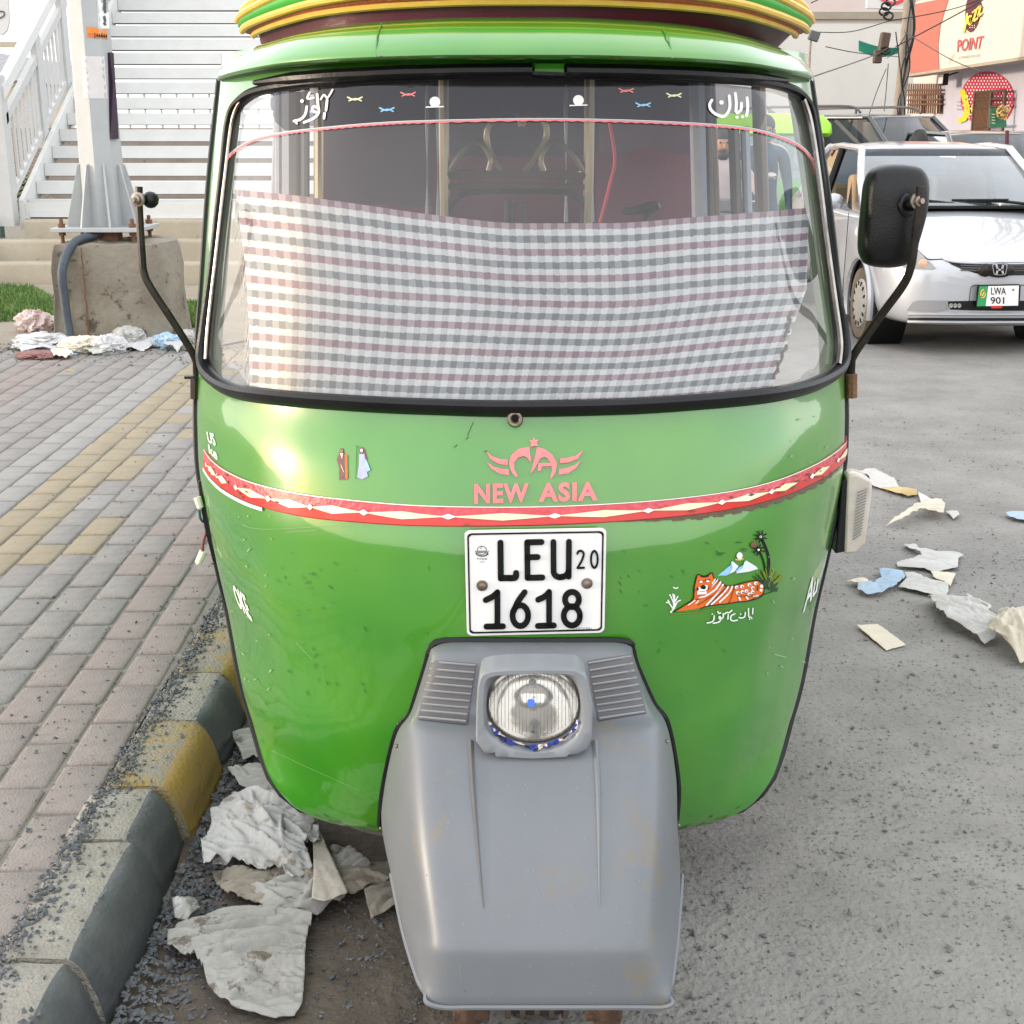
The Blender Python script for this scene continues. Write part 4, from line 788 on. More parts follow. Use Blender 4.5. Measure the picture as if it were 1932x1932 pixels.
# road: fine relief near the camera, one sheet to the horizon
b = MB(); xs = [-80, -30, -8, -3]+[-.9+.09*i for i in range(46)]+[4.5, 8, 20, 80]; ys = [-30, -4, 0, 1]+[1.5+.09*i for i in range(50)]+[7, 9, 14, 30, 60, 140]
b.grid([[Vector((x, y, .010*noise.noise(Vector((x*2.2, y*2.2, 0)))+.004*noise.noise(Vector((x*9, y*9, 3))) if 1.5 <= y <= 5.9 and -.9 <= x <= 3.3 else 0)) for x in xs] for y in ys]); b.build('road', M['road'], kind='structure')
def sheet(name, outline, m, z, amp=.004, freq=8, step=.03, **k):
    vs, fs = fill2d([(p.x, p.y) for p in outline], step*2.2); b = MB(); b.add([(x, y, z+amp*noise.noise(Vector((x*freq, y*freq, 5)))) for x, y in vs], fs); return b.build(name, m, angle=180, **k)
so_ = sheet('soil_patch', catmull([gp(*p) for p in ((420, 1330), (520, 1400), (640, 1560), (740, 1600), (790, 1720), (800, 1860), (860, 1990), (240, 1990), (300, 1780), (360, 1560))], 5, True), M['soil'], .018, .010, 14, .04, kind='structure')
# pavement body and joint sand
b = MB(); b.add([(-60, -10, .1435), (-.955, -10, .1435), (-.955, 60, .1435), (-60, 60, .1435)], [(0, 1, 2, 3)]); b.add([(-.955, -10, .138), (-.955, -10, -.05), (-.955, 60, -.05), (-.955, 60, .138)], [(0, 1, 2, 3)]); pv = b.build('pavement', M['sand'], kind='structure')
sheet('earth_verge', [Vector(p) for p in ((-12, 9.35, 0), (-5.2, 9.15, 0), (-2.2, 9.0, 0), (-1.9, 9.5, 0), (-1.95, 10.4, 0), (-2.2, 13.4, 0), (-12, 13.6, 0))], M['earth'], .154, .012, 3, .2, kind='structure')
bm_ = [mat('grey paver', (.195, .182, .170), .92, col2=(.26, .244, .228), scale=22, bump=.5, bscale=160, col3=(.12, .115, .11), s3=26, t3=.66), mat('rosy paver', (.205, .173, .158), .92, col2=(.265, .228, .21), scale=22, bump=.5, bscale=160, col3=(.125, .11, .10), s3=26, t3=.68),
       mat('ochre paver', (.25, .205, .135), .92, col2=(.30, .255, .185), scale=22, bump=.5, bscale=160, col3=(.17, .145, .105), s3=26, t3=.68), mat('pale paver', (.235, .224, .21), .92, col2=(.285, .275, .26), scale=22, bump=.5, bscale=160, col3=(.17, .16, .15), s3=26, t3=.68)]
BW, BL = .125, .232
def brick_mesh(mi, v):
    r = random.Random(v*7+mi); w2, l2 = BW/2-.0035-r.uniform(0, .0015), BL/2-.0035-r.uniform(0, .002); bm = bmesh.new(); rings = []
    for ins, z in ((0, -.03), (0, .006), (.003, .0105), (.009, .013)):
        rings.append([bm.verts.new((x, y, z+(r.uniform(-.0008, .0008) if z > 0 else 0))) for x, y in [(w2*sx_-ins*sx_-cx*sx_, l2*sy_-ins*sy_-cy*sy_) for sx_, sy_, cx, cy in ((1, 1, .008, 0), (1, 1, 0, .008), (1, -1, 0, .008), (1, -1, .008, 0), (-1, -1, .008, 0), (-1, -1, 0, .008), (-1, 1, 0, .008), (-1, 1, .008, 0))]])
    for a, c in zip(rings, rings[1:]):
        for k in range(8): bm.faces.new((a[k], a[(k+1) % 8], c[(k+1) % 8], c[k]))
    bm.faces.new(rings[-1]); bmesh.ops.recalc_face_normals(bm, faces=bm.faces); me = bpy.data.meshes.new('brick'); bm.to_mesh(me); bm.free(); me.materials.append(bm_[mi])
    for p in me.polygons: p.use_smooth = True
    me.set_sharp_from_angle(angle=R(50)); return me
bmesh_v = {(m, v): brick_mesh(m, v) for m in range(4) for v in range(3)}
rs = random.Random(21); spots = []
for i in range(46):
    for j in range(52):
        y = 1.55+BL*(j+.5*(i % 2)); x = -.955-BW*(i+.5)-.030*(y-3)
        if y > 13: continue
        q = px((x, y, PZ)); vis = -40 < q[0] < 415 and 480 < q[1] < 1990
        if y > 9.2 and not (x > -2.35 and x < -1.2 and y > 9.9): continue
        mi = 2 if i in (6, 7) else (3 if i in (8, 9) or (i == 5 and rs.random() < .5) else (1 if i < 3 or i in (14, 15, 16) else 0))
        if i == 2 and rs.random() < .5: mi = 0
        if i in (4, 5) and rs.random() < .3: mi = 2
        spots.append((not vis, y, x, mi))
spots.sort(); far = []
for k, (hid, y, x, mi) in enumerate(spots):
    me = bmesh_v[(mi, rs.randrange(3))]; T = Matrix.Translation((x+rs.uniform(-.002, .002), y+rs.uniform(-.003, .003), PZ-.012+rs.uniform(-.0025, .0025))) @ Matrix.Rotation(R(1.7)+rs.uniform(-.008, .008), 4, 'Z') @ Matrix.Rotation(rs.uniform(-.007, .007), 4, 'X') @ Matrix.Rotation(rs.choice((0, math.pi)), 4, 'Z')
    if k < 298 and not hid:
        o = bpy.data.objects.new('brick', me); C.objects.link(o); o.matrix_world = T; o.parent = pv
    else: far.append((me, T, mi))
bmf = bmesh.new()
for me, T, mi in far:
    n0 = len(bmf.verts); nf = len(bmf.faces); bmf.from_mesh(me); bmf.verts.ensure_lookup_table(); bmf.faces.ensure_lookup_table()
    for v in bmf.verts[n0:]: v.co = T @ v.co
    for f in bmf.faces[nf:]: f.material_index = mi
me = bpy.data.meshes.new('far_bricks'); bmf.to_mesh(me); bmf.free()
for m in bm_: me.materials.append(m)
o = bpy.data.objects.new('far_bricks', me); C.objects.link(o); o.parent = pv; o['kind'] = 'stuff'
# kerb stones
M['kblk'] = mat('worn black kerb paint', (.05, .053, .058), .48, col2=(.095, .098, .10), scale=9, bump=.25, bscale=90, col3=(.2, .19, .17), s3=16, t3=.68)
M['kyel'] = mat('worn yellow kerb paint', (.31, .185, .03), .55, col2=(.24, .165, .05), scale=9, bump=.35, bscale=90, col3=(.17, .145, .10), s3=22, t3=.60)
M['kraw'] = mat('raw kerb concrete', (.25, .228, .19), .95, col2=(.32, .30, .262), scale=16, bump=.9, bscale=130, col3=(.19, .165, .125), s3=30, t3=.6)
M['kyraw'] = mat('kerb concrete with yellow paint', (.25, .228, .19), .95, col2=(.32, .235, .09), scale=9, amt=.2, bump=.9, bscale=130)
kb = MB(); kb.box((-.86, 20, .02), (.16, 60, .1)); kb = kb.build('kerb', M['conc'], kind='structure')
def kpaint(a, b_, c_): return a
ks = [(1.30, 1.69, 'kblk', 'kraw', 0), (1.70, 2.045, 'kblk', 'kraw', 0), (2.06, 2.465, 'kblk', 'kraw', .004), (2.48, 2.70, 'kblk', 'kraw', -.012), (2.715, 3.06, 'kyel', 'kyraw', .006), (3.07, 3.37, 'kblk', 'kraw', .002), (3.38, 3.72, 'kyel', 'kyraw', 0), (3.73, 4.1, 'kblk', 'kraw', .003), (4.11, 4.5, 'kyel', 'kraw', 0), (4.51, 4.9, 'kblk', 'kraw', 0), (4.91, 5.3, 'kyel', 'kraw', 0)] + [(5.31+.4*k, 5.70+.4*k, ('kblk', 'kyel')[k % 2], 'kraw', 0) for k in range(16)]
kp = [(-.95, -.04), (-.95, .12), (-.948, .152), (-.93, .158), (-.89, .160), (-.85, .160), (-.815, .158), (-.795, .150), (-.780, .135), (-.768, .11), (-.757, .07), (-.745, .02), (-.738, -.04)]
for k, (y0, y1, pm_, rm_, dx) in enumerate(ks):
    b = MB(); rr = []; N = 12
    for i in range(N+1):
        t = i/N; y = y0+(y1-y0)*t; e = .012*max(0, 1-min(t, 1-t)*N/1.2)
        rr.append([Vector((x+dx+(-e if x > -.8 else 0)+.004*noise.noise(Vector((y*9, z*20, k))), y, z-(e*.6 if z > .1 else 0)+.003*noise.noise(Vector((x*30, y*14, k))))) for x, z in kp])
    b.grid(rr); b.add(rr[0], [tuple(range(len(kp)))[::-1]]); b.add(rr[-1], [tuple(range(len(kp)))])
    n_ = len(kp)-1; b.m = [1 if (j % n_) >= 6 and j < N*n_ else 0 for j in range(len(b.f))]
    b.build('kerb_stone', [M[rm_], M[pm_]], kb, angle=60)
# crushed stone
M['chip'] = mat('blue grey stone chips', (.05, .056, .064), .85, col2=(.15, .157, .163), scale=26, amt=.4)
M['chip2'] = mat('dusty stones', (.085, .085, .087), .9, col2=(.21, .205, .2), scale=20, amt=.4)
def stones(name, pts, m, label, cat):
    V = []; F = []
    base = np.array([(1, 0, 0), (-1, 0, 0), (0, 1, 0), (0, -1, 0), (0, 0, 1), (0, 0, -1)], float); fc = [(0, 2, 4), (2, 1, 4), (1, 3, 4), (3, 0, 4), (2, 0, 5), (1, 2, 5), (3, 1, 5), (0, 3, 5)]
    for x, y, z, s in pts:
        v = base*rng.uniform(.55, 1.15, (6, 1))*np.array([1, rng.uniform(.55, .95), rng.uniform(.35, .7)])*s+rng.normal(0, .16*s, (6, 3))
        a = rng.uniform(0, 6.28); c_, s_ = math.cos(a), math.sin(a); v = v @ np.array([[c_, -s_, 0], [s_, c_, 0], [0, 0, 1]]); tl2 = rng.normal(0, .3, 2)
        v[:, 2] += v[:, 0]*tl2[0]+v[:, 1]*tl2[1]; n0 = len(V); V += [tuple(q) for q in v+np.array([x, y, z+s*.22])]; F += [tuple(n0+i for i in f) for f in fc]
    me = bpy.data.meshes.new(name); me.from_pydata(V, [], F); me.materials.append(m); o = bpy.data.objects.new(name, me); C.objects.link(o); o['kind'] = 'stuff'; tag(o, label, cat); return o
pts = []
for _ in range(2300):
    y = rng.uniform(1.6, 4.3); x = -.925+abs(rng.normal(0, .026))*rng.choice([-.5, 1])
    if x < -.80: pts.append((x, y, .160 if x > -.95 else .152, rng.uniform(.003, .0085)*(1.25 if rng.random() < .1 else 1)))
for _ in range(160): pts.append((rng.uniform(-.94, -.80), rng.uniform(1.6, 3.3), .16, rng.uniform(.003, .009)))
stones('gravel', pts, M['chip'], 'dark crushed stone lying along the top of the kerb', 'gravel')
pts = []
for _ in range(2600):
    y = rng.uniform(1.7, 3.6); x = -.735+abs(rng.normal(0, .085)); pts.append((x, y, .012+max(0, .02-(x+.735)*.15), rng.uniform(.004, .0115)))
for _ in range(2600): pts.append((rng.uniform(-.7, .0), rng.uniform(1.75, 2.6), .019, rng.choice([rng.uniform(.0015, .004), rng.uniform(.003, .008)], p=[.75, .25])))
stones('gravel', pts, M['chip'], 'dark crushed stone heaped in the gutter below the kerb face', 'gravel')
pts = []
for _ in range(1900):
    y = 1.7+7*rng.random()**1.5; x = -.97-rng.exponential(.55); pts.append((x, y, .150, rng.choice([rng.uniform(.002, .005), rng.uniform(.004, .0095)], p=[.75, .25])))
for _ in range(700):
    i = rng.integers(0, 16); y = 1.7+5*rng.random(); pts.append((-.955-BW*i-.03*(y-3)+rng.normal(0, .008), y, .146, rng.uniform(.002, .006)))
stones('gravel', pts, M['chip'], 'loose dark chips strewn over the brick pavers', 'gravel')
pts = []
for _ in range(20000):
    y = 1.75+6*rng.random()**1.4; x = rng.uniform(-.3, .45*y+.5); 
    if noise.noise(Vector((x*1.6, y*1.6, 9))) > rng.uniform(-.5, .35): pts.append((x, y, .010*noise.noise(Vector((x*2.2, y*2.2, 0)))+.004*noise.noise(Vector((x*9, y*9, 3))), rng.choice([rng.uniform(.002, .0045), rng.uniform(.004, .009)], p=[.82, .18])))
for _ in range(150): y = 1.8+2.6*rng.random(); x = rng.uniform(.2, .45*y+.3); pts.append((x, y, .010*noise.noise(Vector((x*2.2, y*2.2, 0)))+.002, rng.uniform(.007, .013)))
stones('gravel', pts, M['chip2'], 'fine dusty stones scattered over the open road', 'gravel')
for k, (x, y, s) in enumerate(((1578, 1845, .017), (1660, 1888, .013), (2010/1.524+900, 1700, .010))): pass
# ================================================================ LITTER
def cloth_mat(name, c1, c2_, c3=None): return mat(name, c1, .85, col2=c2_, scale=9, amt=.5, col3=c3, s3=13, t3=.57, bump=.3, bscale=80)
M['rag'] = cloth_mat('dirty white plastic sheet', (.27, .258, .236), (.36, .345, .32), (.13, .108, .08)); M['ragw'] = cloth_mat('white sheet', (.46, .45, .44), (.37, .355, .335), (.26, .23, .19)); M['ragb'] = cloth_mat('muddy sheet', (.19, .16, .125), (.29, .255, .205), (.1, .08, .06))
M['lw'] = cloth_mat('white litter', (.5, .49, .475), (.42, .405, .375)); M['lb'] = cloth_mat('pale blue litter', (.24, .36, .48), (.36, .43, .5)); M['lt'] = cloth_mat('tan card', (.5, .39, .2), (.36, .24, .08)); M['lbg'] = cloth_mat('beige paper', (.6, .55, .44), (.52, .46, .37))
def crumple(name, outline, z, m, label, cat, amp=.012, freq=16, dirv=(1, .35), step=.012, seed=1, dome=.01, thick=.0015, tr=lambda a, b: (a, b), group=None):
    "a creased sheet lying on the ground: ridged folds running along dirv, edges cut to the outline"
    pts = [gp(*tr(*p), z) for p in outline]; cx = sum(p.x for p in pts)/len(pts); cy = sum(p.y for p in pts)/len(pts); rad_ = max((Vector((p.x-cx, p.y-cy))).length for p in pts); b = MB()
    vs, fs = fill2d([(p.x, p.y) for p in pts], max(step*.45, rad_*.018))
    dv = Vector(dirv).normalized(); out = []; r = random.Random(seed*31+len(label)); cr = []
    for k in range(int(50+rad_*520)):
        a = math.atan2(dv.y, dv.x)+r.gauss(0, .35 if k % 5 else 1.2); o_ = r.choice(pts); q = r.random()**.7; big = k % 6 == 0
        cr.append((cx+(o_.x-cx)*q, cy+(o_.y-cy)*q, math.cos(a), math.sin(a), r.uniform(.3, 1.1)*rad_, (r.uniform(.012, .028) if big else r.uniform(.003, .009)), amp*(r.uniform(.4, .9) if big else r.uniform(.15, .40))*(1 if r.random() < .75 else -.6), r.uniform(-3, 3)))
    for x, y in vs:
        f = 1-min(1, math.hypot(x-cx, y-cy)/rad_)**2; h = 0; hn = 0
        for ox, oy, ca, sa, ln, wd, hh, cv in cr:
            u = (x-ox)*ca+(y-oy)*sa
            if abs(u) > ln: continue
            v = -(x-ox)*sa+(y-oy)*ca+cv*u*u
            if abs(v) > wd: continue
            t = (1-abs(v)/wd)*(1-(u/ln)**2); h = max(h, hh*t); hn = min(hn, hh*t)
        n0 = noise.noise(Vector((x*freq*.5, y*freq*.5, seed)))
        out.append((x, y, z+(h*.75+hn*.6+amp*.3*(n0+.3))*(.3+.7*min(1, f*1.6))+dome*f))
    b.add(out, fs); o = b.build(name, m, angle=180)
    sm = o.modifiers.new('t', 'SOLIDIFY'); sm.thickness = thick; sm.offset = 0
    return tag(o, label, cat, group)
crumple('plastic_sheet', [(318, 1772), (345, 1742), (410, 1728), (470, 1724), (510, 1712), (556, 1720), (592, 1742), (578, 1790), (576, 1840), (570, 1900), (556, 1918), (520, 1926), (440, 1915), (396, 1884), (378, 1835), (370, 1826), (316, 1800)], .030, M['rag'], 'large creased off-white sheet in the gutter, nearest the photo bottom edge', 'plastic sheet', .046, 12, (1, .08), .010, 3, .018)
crumple('plastic_sheet', [(382, 1622), (402, 1580), (398, 1545), (440, 1500), (470, 1512), (520, 1488), (565, 1532), (602, 1574), (604, 1612), (575, 1618), (590, 1650), (552, 1672), (520, 1650), (500, 1662), (440, 1640), (386, 1652)], .05, M['ragw'], 'bright white heaped sheet lying beside the yellow kerb stone', 'plastic sheet', .052, 15, (1, -.7), .010, 9, .035)
crumple('plastic_sheet', [(400, 1655), (440, 1642), (520, 1660), (600, 1655), (680, 1640), (738, 1622), (744, 1668), (690, 1690), (640, 1712), (560, 1706), (520, 1722), (450, 1706), (420, 1690)], .032, M['ragb'], 'muddy brown torn sheet between the two pale sheets in the gutter', 'plastic sheet', .05, 15, (1, .3), .010, 5, .01)
crumple('cardboard_strip', [(590, 1572), (602, 1566), (628, 1622), (656, 1686), (612, 1702), (588, 1696), (592, 1650)], .075, cloth_mat('soggy card', (.36, .31, .25), (.46, .42, .37)), 'flat grey brown card strip leaning across the white heap', 'cardboard', .006, 9, (.3, 1), .012, 2, .0)
crumple('plastic_scrap', [(686, 1690), (712, 1660), (742, 1668), (748, 1716), (700, 1736)], .03, M['ragb'], 'small muddy scrap touching the mudguard shadow', 'litter', .024, 18, (1, 1), .010, 11, .01)
crumple('plastic_scrap', [(436, 1384), (462, 1376), (486, 1402), (512, 1408), (506, 1440), (478, 1432), (460, 1440), (444, 1412)], .04, M['rag'], 'small grey white scrap under the rickshaw beside the black kerb stone', 'litter', .024, 16, (1, .3), .011, 13, .015)
crumple('plastic_sheet', [(430, 1462), (470, 1452), (530, 1440), (552, 1480), (560, 1512), (500, 1508), (452, 1492)], .05, M['rag'], 'folded grey sheet under the rickshaw above the white heap', 'plastic sheet', .03, 14, (1, -.2), .011, 17, .02)
crumple('plastic_scrap', [(326, 1716), (346, 1700), (372, 1704), (378, 1722), (352, 1742), (330, 1738)], .04, glass('clear film', (.9, .88, .84), .45, 1.2, (.6, .58, .54), 20), 'clear crinkled film against the grey kerb stone', 'litter', .03, 20, (1, 1), .008, 19, .02)
crumple('plastic_sheet', [(470, 1660), (540, 1640), (600, 1668), (640, 1700), (600, 1730), (520, 1735), (476, 1704)], .034, M['rag'], 'grey torn sheet wedged between the white heap and the large gutter sheet', 'plastic sheet', .045, 12, (1, .5), .010, 21, .015)
crumple('plastic_sheet', [(620, 1600), (660, 1614), (700, 1640), (690, 1660), (650, 1656), (628, 1640)], .034, M['rag'], 'pale scrap half under the grey front mudguard', 'plastic sheet', .02, 12, (.4, 1), .010, 23, .015)
crumple('plastic_scrap', [(396, 1606), (432, 1560), (470, 1568), (462, 1610), (430, 1640), (402, 1640)], .055, M['rag'], 'grey film lying over the left side of the white heap', 'litter', .02, 12, (.6, 1), .010, 25, .02)
crumple('plastic_scrap', [(520, 1530), (566, 1520), (596, 1560), (580, 1590), (540, 1580)], .075, M['ragw'], 'white film folded over the right side of the white heap', 'litter', .02, 12, (1, .6), .010, 27, .02)
c8 = crop(2244, 1200, 700)
for nm, ol, z, m, lb_, amp, fr, dv, dm in (
  ('paper_strip', [(560, 412), (640, 436), (700, 408), (742, 415), (900, 500), (942, 556), (790, 562), (722, 542), (700, 480)], .010, 'lw', 'white torn paper strip behind the side lamp', .010, 9, (1, -.4), .01),
  ('card_strip', [(790, 562), (940, 556), (1082, 580), (1082, 622), (1012, 632), (880, 598)], .010, 'lt', 'mustard brown card strip joined to the white paper', .008, 10, (1, -.2), .008),
  ('paper_strip', [(1086, 590), (1202, 668), (1172, 722), (1112, 692)], .010, 'lw', 'short white strip between brown card and curled leaf', .008, 10, (1, -1), .008),
  ('dry_leaf', [(835, 868), (990, 800), (1100, 745), (1185, 690), (1270, 655), (1302, 742), (1290, 802), (1100, 790), (960, 850)], .010, 'lbg', 'large curled beige leaf on the road beside the side lamp', .03, 8, (1, .2), .03),
  ('paper_scrap', [(1310, 752), (1400, 742), (1420, 780), (1372, 806)], .010, 'lw', 'small white scrap to the right of the curled leaf', .006, 12, (1, 0), .005),
  ('torn_rag', [(970, 1018), (1060, 1008), (1100, 1062), (1270, 1085), (1390, 1090), (1450, 1104), (1410, 1130), (1405, 1196), (1220, 1232), (1140, 1206), (925, 1186), (920, 1160), (1050, 1140), (1120, 1120), (1100, 1090), (990, 1040)], .010, 'lw', 'forked white rag on the road above the pale blue bag', .016, 10, (1, -.2), .01),
  ('plastic_bag', [(770, 1222), (850, 1206), (960, 1220), (992, 1282), (920, 1362), (800, 1410), (690, 1416), (610, 1382), (612, 1350), (740, 1350), (800, 1310)], .010, 'lb', 'pale blue flattened plastic bag on the road', .02, 12, (1, .2), .015),
  ('torn_rag', [(975, 1236), (1100, 1262), (1140, 1302), (1330, 1342), (1330, 1400), (1290, 1430), (930, 1356), (1000, 1300)], .010, 'lw', 'white rag touching the right side of the pale blue bag', .016, 11, (1, -.3), .01),
  ('paper_scrap', [(1190, 1232), (1390, 1250), (1350, 1340), (1212, 1280)], .010, 'lbg', 'dull white scrap just below the forked rag', .01, 10, (1, 0), .006),
  ('cloth_bag', [(1165, 1462), (1230, 1440), (1400, 1465), (1560, 1540), (1680, 1660), (1780, 1702), (1690, 1780), (1620, 1802), (1470, 1732), (1312, 1680), (1230, 1592), (1165, 1492)], .010, 'lw', 'long white cloth bag lying flat on the road', .028, 7, (1, -.75), .05),
  ('cloth_bag', [(1618, 1826), (1700, 1740), (1780, 1705), (1932, 1690), (2120, 1760), (2100, 1960), (1900, 1960), (1730, 1880)], .010, 'lbg', 'bunched cream cloth bag at the right photo edge', .05, 9, (.2, 1), .09),
  ('printed_paper', [(605, 1662), (700, 1655), (765, 1650), (880, 1730), (992, 1810), (840, 1850), (722, 1762)], .010, 'lbg', 'printed beige paper lying alone near the rickshaw side', .008, 8, (1, -.6), .004),
  ('paper_scrap', [(1782, 1560), (1930, 1508), (2040, 1520), (2060, 1640), (1930, 1640)], .010, 'lw', 'white scrap at the photo edge above the cream bag', .02, 10, (1, .2), .01),
  ('plastic_bag', [(1770, 766), (1860, 756), (2000, 765), (2020, 840), (1840, 812)], .010, 'lb', 'small pale blue scrap farthest right on the road', .014, 10, (1, 0), .008),
  ('dry_leaf', [(520, 1320), (612, 1282), (680, 1310), (742, 1350), (700, 1370), (610, 1336)], .010, 'lbg', 'thin beige leaf at the left tip of the blue bag', .012, 12, (1, .3), .012)):
    crumple(nm, ol, z, M[m], lb_, nm.split('_')[-1], amp, fr, dv, .012, len(lb_), dm, tr=c8)
b = MB(); b.tube(catmull([gp(*c8(*p), .015) for p in ((1482, 1402), (1530, 1440), (1560, 1520), (1640, 1515), (1658, 1490), (1600, 1462), (1548, 1440), (1500, 1470), (1545, 1525))], 5), .006, 6, flat=.4); tag(b.build('cord_loop', M['lw']), 'looped white cord lying above the long cloth bag', 'cord')
c5b = crop(0, 600, 736)
def bagblob(name, cx, cy, rx, ry, m, label, seed, hgt=1.0, cat='plastic bag', base=.14):
    rx, ry, cy = rx*1.4, ry*1.3, cy+14; x, y = c5b(cx, cy+ry*.9); c = gp(x, y, base); dep = c.y*ct; sc_ = dep/FOC*736/1932*.65625; a, h = rx*sc_, ry*sc_*hgt; b = MB(); rows = []; NL, NK = 34, 68
    for i in range(NL+1):
        th = math.pi*i/NL; row = []
        for k in range(NK):
            ph = 2*math.pi*k/NK; d = Vector((math.sin(th)*math.cos(ph), math.sin(th)*math.sin(ph), math.cos(th)))
            dd = d+Vector((noise.noise(d*2+Vector((seed, 9, 0))), noise.noise(d*2+Vector((9, seed, 0))), 0))*.35; n1 = 1-abs(noise.noise(dd*1.5+Vector((seed, 0, 0)))*2); n2 = 1-abs(noise.noise(dd*4.2+Vector((0, seed, 0)))*2); n3 = 1-abs(noise.noise(dd*10+Vector((seed, seed, 0)))*2); f = .60+.27*n1+.13*n2+.07*n3
            row.append(Vector((c.x+d.x*a*f, c.y+a*.6+d.y*a*.8*f, max(base-.01, c.z+h*.75+d.z*h*1.05*f))))
        rows.append(row)
    b.grid(rows, 0, True); return tag(b.build(name, m, angle=34), label, cat)
M['bagp'] = cloth_mat('pink stained bag', (.68, .62, .6), (.5, .3, .28)); M['bagc'] = cloth_mat('cream bag', (.62, .56, .42), (.7, .66, .58)); M['bagt'] = cloth_mat('brown translucent bag', (.4, .3, .2), (.52, .42, .3)); M['bagm'] = cloth_mat('maroon rag', (.2, .09, .085), (.28, .15, .13)); M['bagbl'] = cloth_mat('blue plastic', (.22, .38, .55), (.45, .55, .62)); M['bagg'] = cloth_mat('grey white bag', (.6, .6, .6), (.5, .48, .48)); M['bagyel'] = cloth_mat('yellow wrapper', (.65, .42, .02), (.7, .5, .1))
for a in ((230, 840, 115, 80, 'bagp', 'pink stained white bag lying at the edge of the grass', 1), (410, 850, 95, 48, 'lw', 'flat white bag between the pink stained bag and the concrete block', 2), (280, 1000, 190, 62, 'bagg', 'wide pale grey bag at the left end of the litter pile', 3), (600, 1020, 150, 62, 'bagc', 'cream yellow bag in the middle of the litter pile', 4),
          (800, 1015, 110, 72, 'bagg', 'crumpled grey white bag right of the cream bag', 5), (775, 900, 85, 62, 'bagt', 'brown translucent bag against the foot of the concrete block', 6), (955, 960, 105, 78, 'lw', 'round white knotted bag before the concrete block', 7), (1010, 905, 110, 36, 'bagbl', 'deep blue bag tucked behind the round white bag', 8),
          (1245, 990, 100, 58, 'bagbl', 'crushed light blue bag beside the rickshaw pillar', 9), (1400, 960, 70, 55, 'lw', 'white bag half hidden by the rickshaw pillar', 10), (1130, 955, 60, 42, 'lw', 'small white bag between the blue bags', 13)):
    bagblob('plastic_bag', *a[:4], M[a[4]], a[5], a[6])
bagblob('rag', 260, 1105, 150, 30, M['bagm'], 'maroon brown rag flattened on the pavers', 11, cat='rag'); bagblob('food_wrapper', 440, 1085, 110, 18, M['bagbl'], 'blue and white food wrapper beside the maroon rag', 12, cat='wrapper'); bagblob('food_wrapper', 1090, 1030, 80, 20, M['bagyel'], 'bright yellow wrapper below the round white bag', 14, cat='wrapper'); bagblob('dead_leaf', 520, 1215, 34, 12, M['lt'], 'single brown leaf on the pavers below the litter pile', 15, cat='leaf')
for nm, ol, m, lb_ in (('plastic_bag', [(90, 1040), (190, 1000), (330, 985), (430, 1010), (520, 1050), (480, 1085), (330, 1080), (160, 1090)], 'bagg', 'flat pale film spread under the wide grey bag'), ('plastic_bag', [(560, 1060), (680, 1020), (840, 1030), (930, 1060), (860, 1100), (700, 1110)], 'lw', 'white film trailing onto the pavers under the cream bag'), ('plastic_bag', [(880, 1000), (1000, 960), (1150, 980), (1190, 1040), (1080, 1080), (930, 1060)], 'bagg', 'grey film spread below the round white bag'), ('paper_scrap', [(380, 1110), (470, 1095), (560, 1120), (500, 1140), (410, 1135)], 'bagc', 'cream scrap on the pavers in front of the litter pile'), ('paper_scrap', [(1230, 1060), (1330, 1035), (1420, 1060), (1340, 1090)], 'lw', 'white scrap on the pavers below the light blue bag')):
    crumple(nm, ol, .155, M[m], lb_, 'plastic bag' if nm == 'plastic_bag' else 'scrap', .05, 9, (1, .1), .02, len(lb_), .03, tr=c5b)
pts = []
for _ in range(600): x = rng.uniform(-4, -1.6); pts.append((x, 9.05+rng.normal(0, .25), .152, rng.uniform(.006, .018)))
stones('rubble', pts, M['chip2'], 'grey rubble and dust around the litter pile', 'rubble')
# ================================================================ GRASS
def grass(outline, n, hgt, label):
    pts = [gp(*p, .15) for p in outline]; poly = [(p.x, p.y) for p in pts]; b = MB(); r = random.Random(n); x0, x1 = min(p[0] for p in poly), max(p[0] for p in poly); y0, y1 = min(p[1] for p in poly), max(p[1] for p in poly); c = 0
    while c < n:
        x, y = r.uniform(x0, x1), r.uniform(y0, y1)
        if not inside(x, y, poly): continue
        h = hgt*r.uniform(.5, 1.2); a = r.uniform(0, 6.28); l = r.uniform(.2, .7)*h; w2 = .006; dx, dy = math.cos(a), math.sin(a); c += 1
        b.add([(x-dy*w2, y+dx*w2, .15), (x+dy*w2, y-dx*w2, .15), (x+dx*l*.4+dy*w2*.6, y+dy*l*.4-dx*w2*.6, .15+h*.6), (x+dx*l, y+dy*l, .15+h)], [(0, 1, 2), (0, 2, 3)])
    o = b.build('grass', M['grass'], smooth=False, kind='stuff'); o['label'] = label; o['category'] = 'grass'
M['grass'] = mat('grass', (.06, .14, .025), .8, col2=(.13, .21, .045), scale=3, amt=.5)
grass([(-60, 540), (60, 543), (112, 570), (128, 596), (112, 612), (60, 606), (-60, 612)], 5200, .055, 'green grass patch left of the concrete block')
grass([(-60, 466), (110, 470), (112, 488), (60, 492), (-60, 486)], 1600, .06, 'thin grass strip before the concrete steps')
grass([(334, 572), (372, 576), (372, 622), (342, 616), (326, 604)], 1300, .06, 'small grass tuft between the block and the rickshaw')
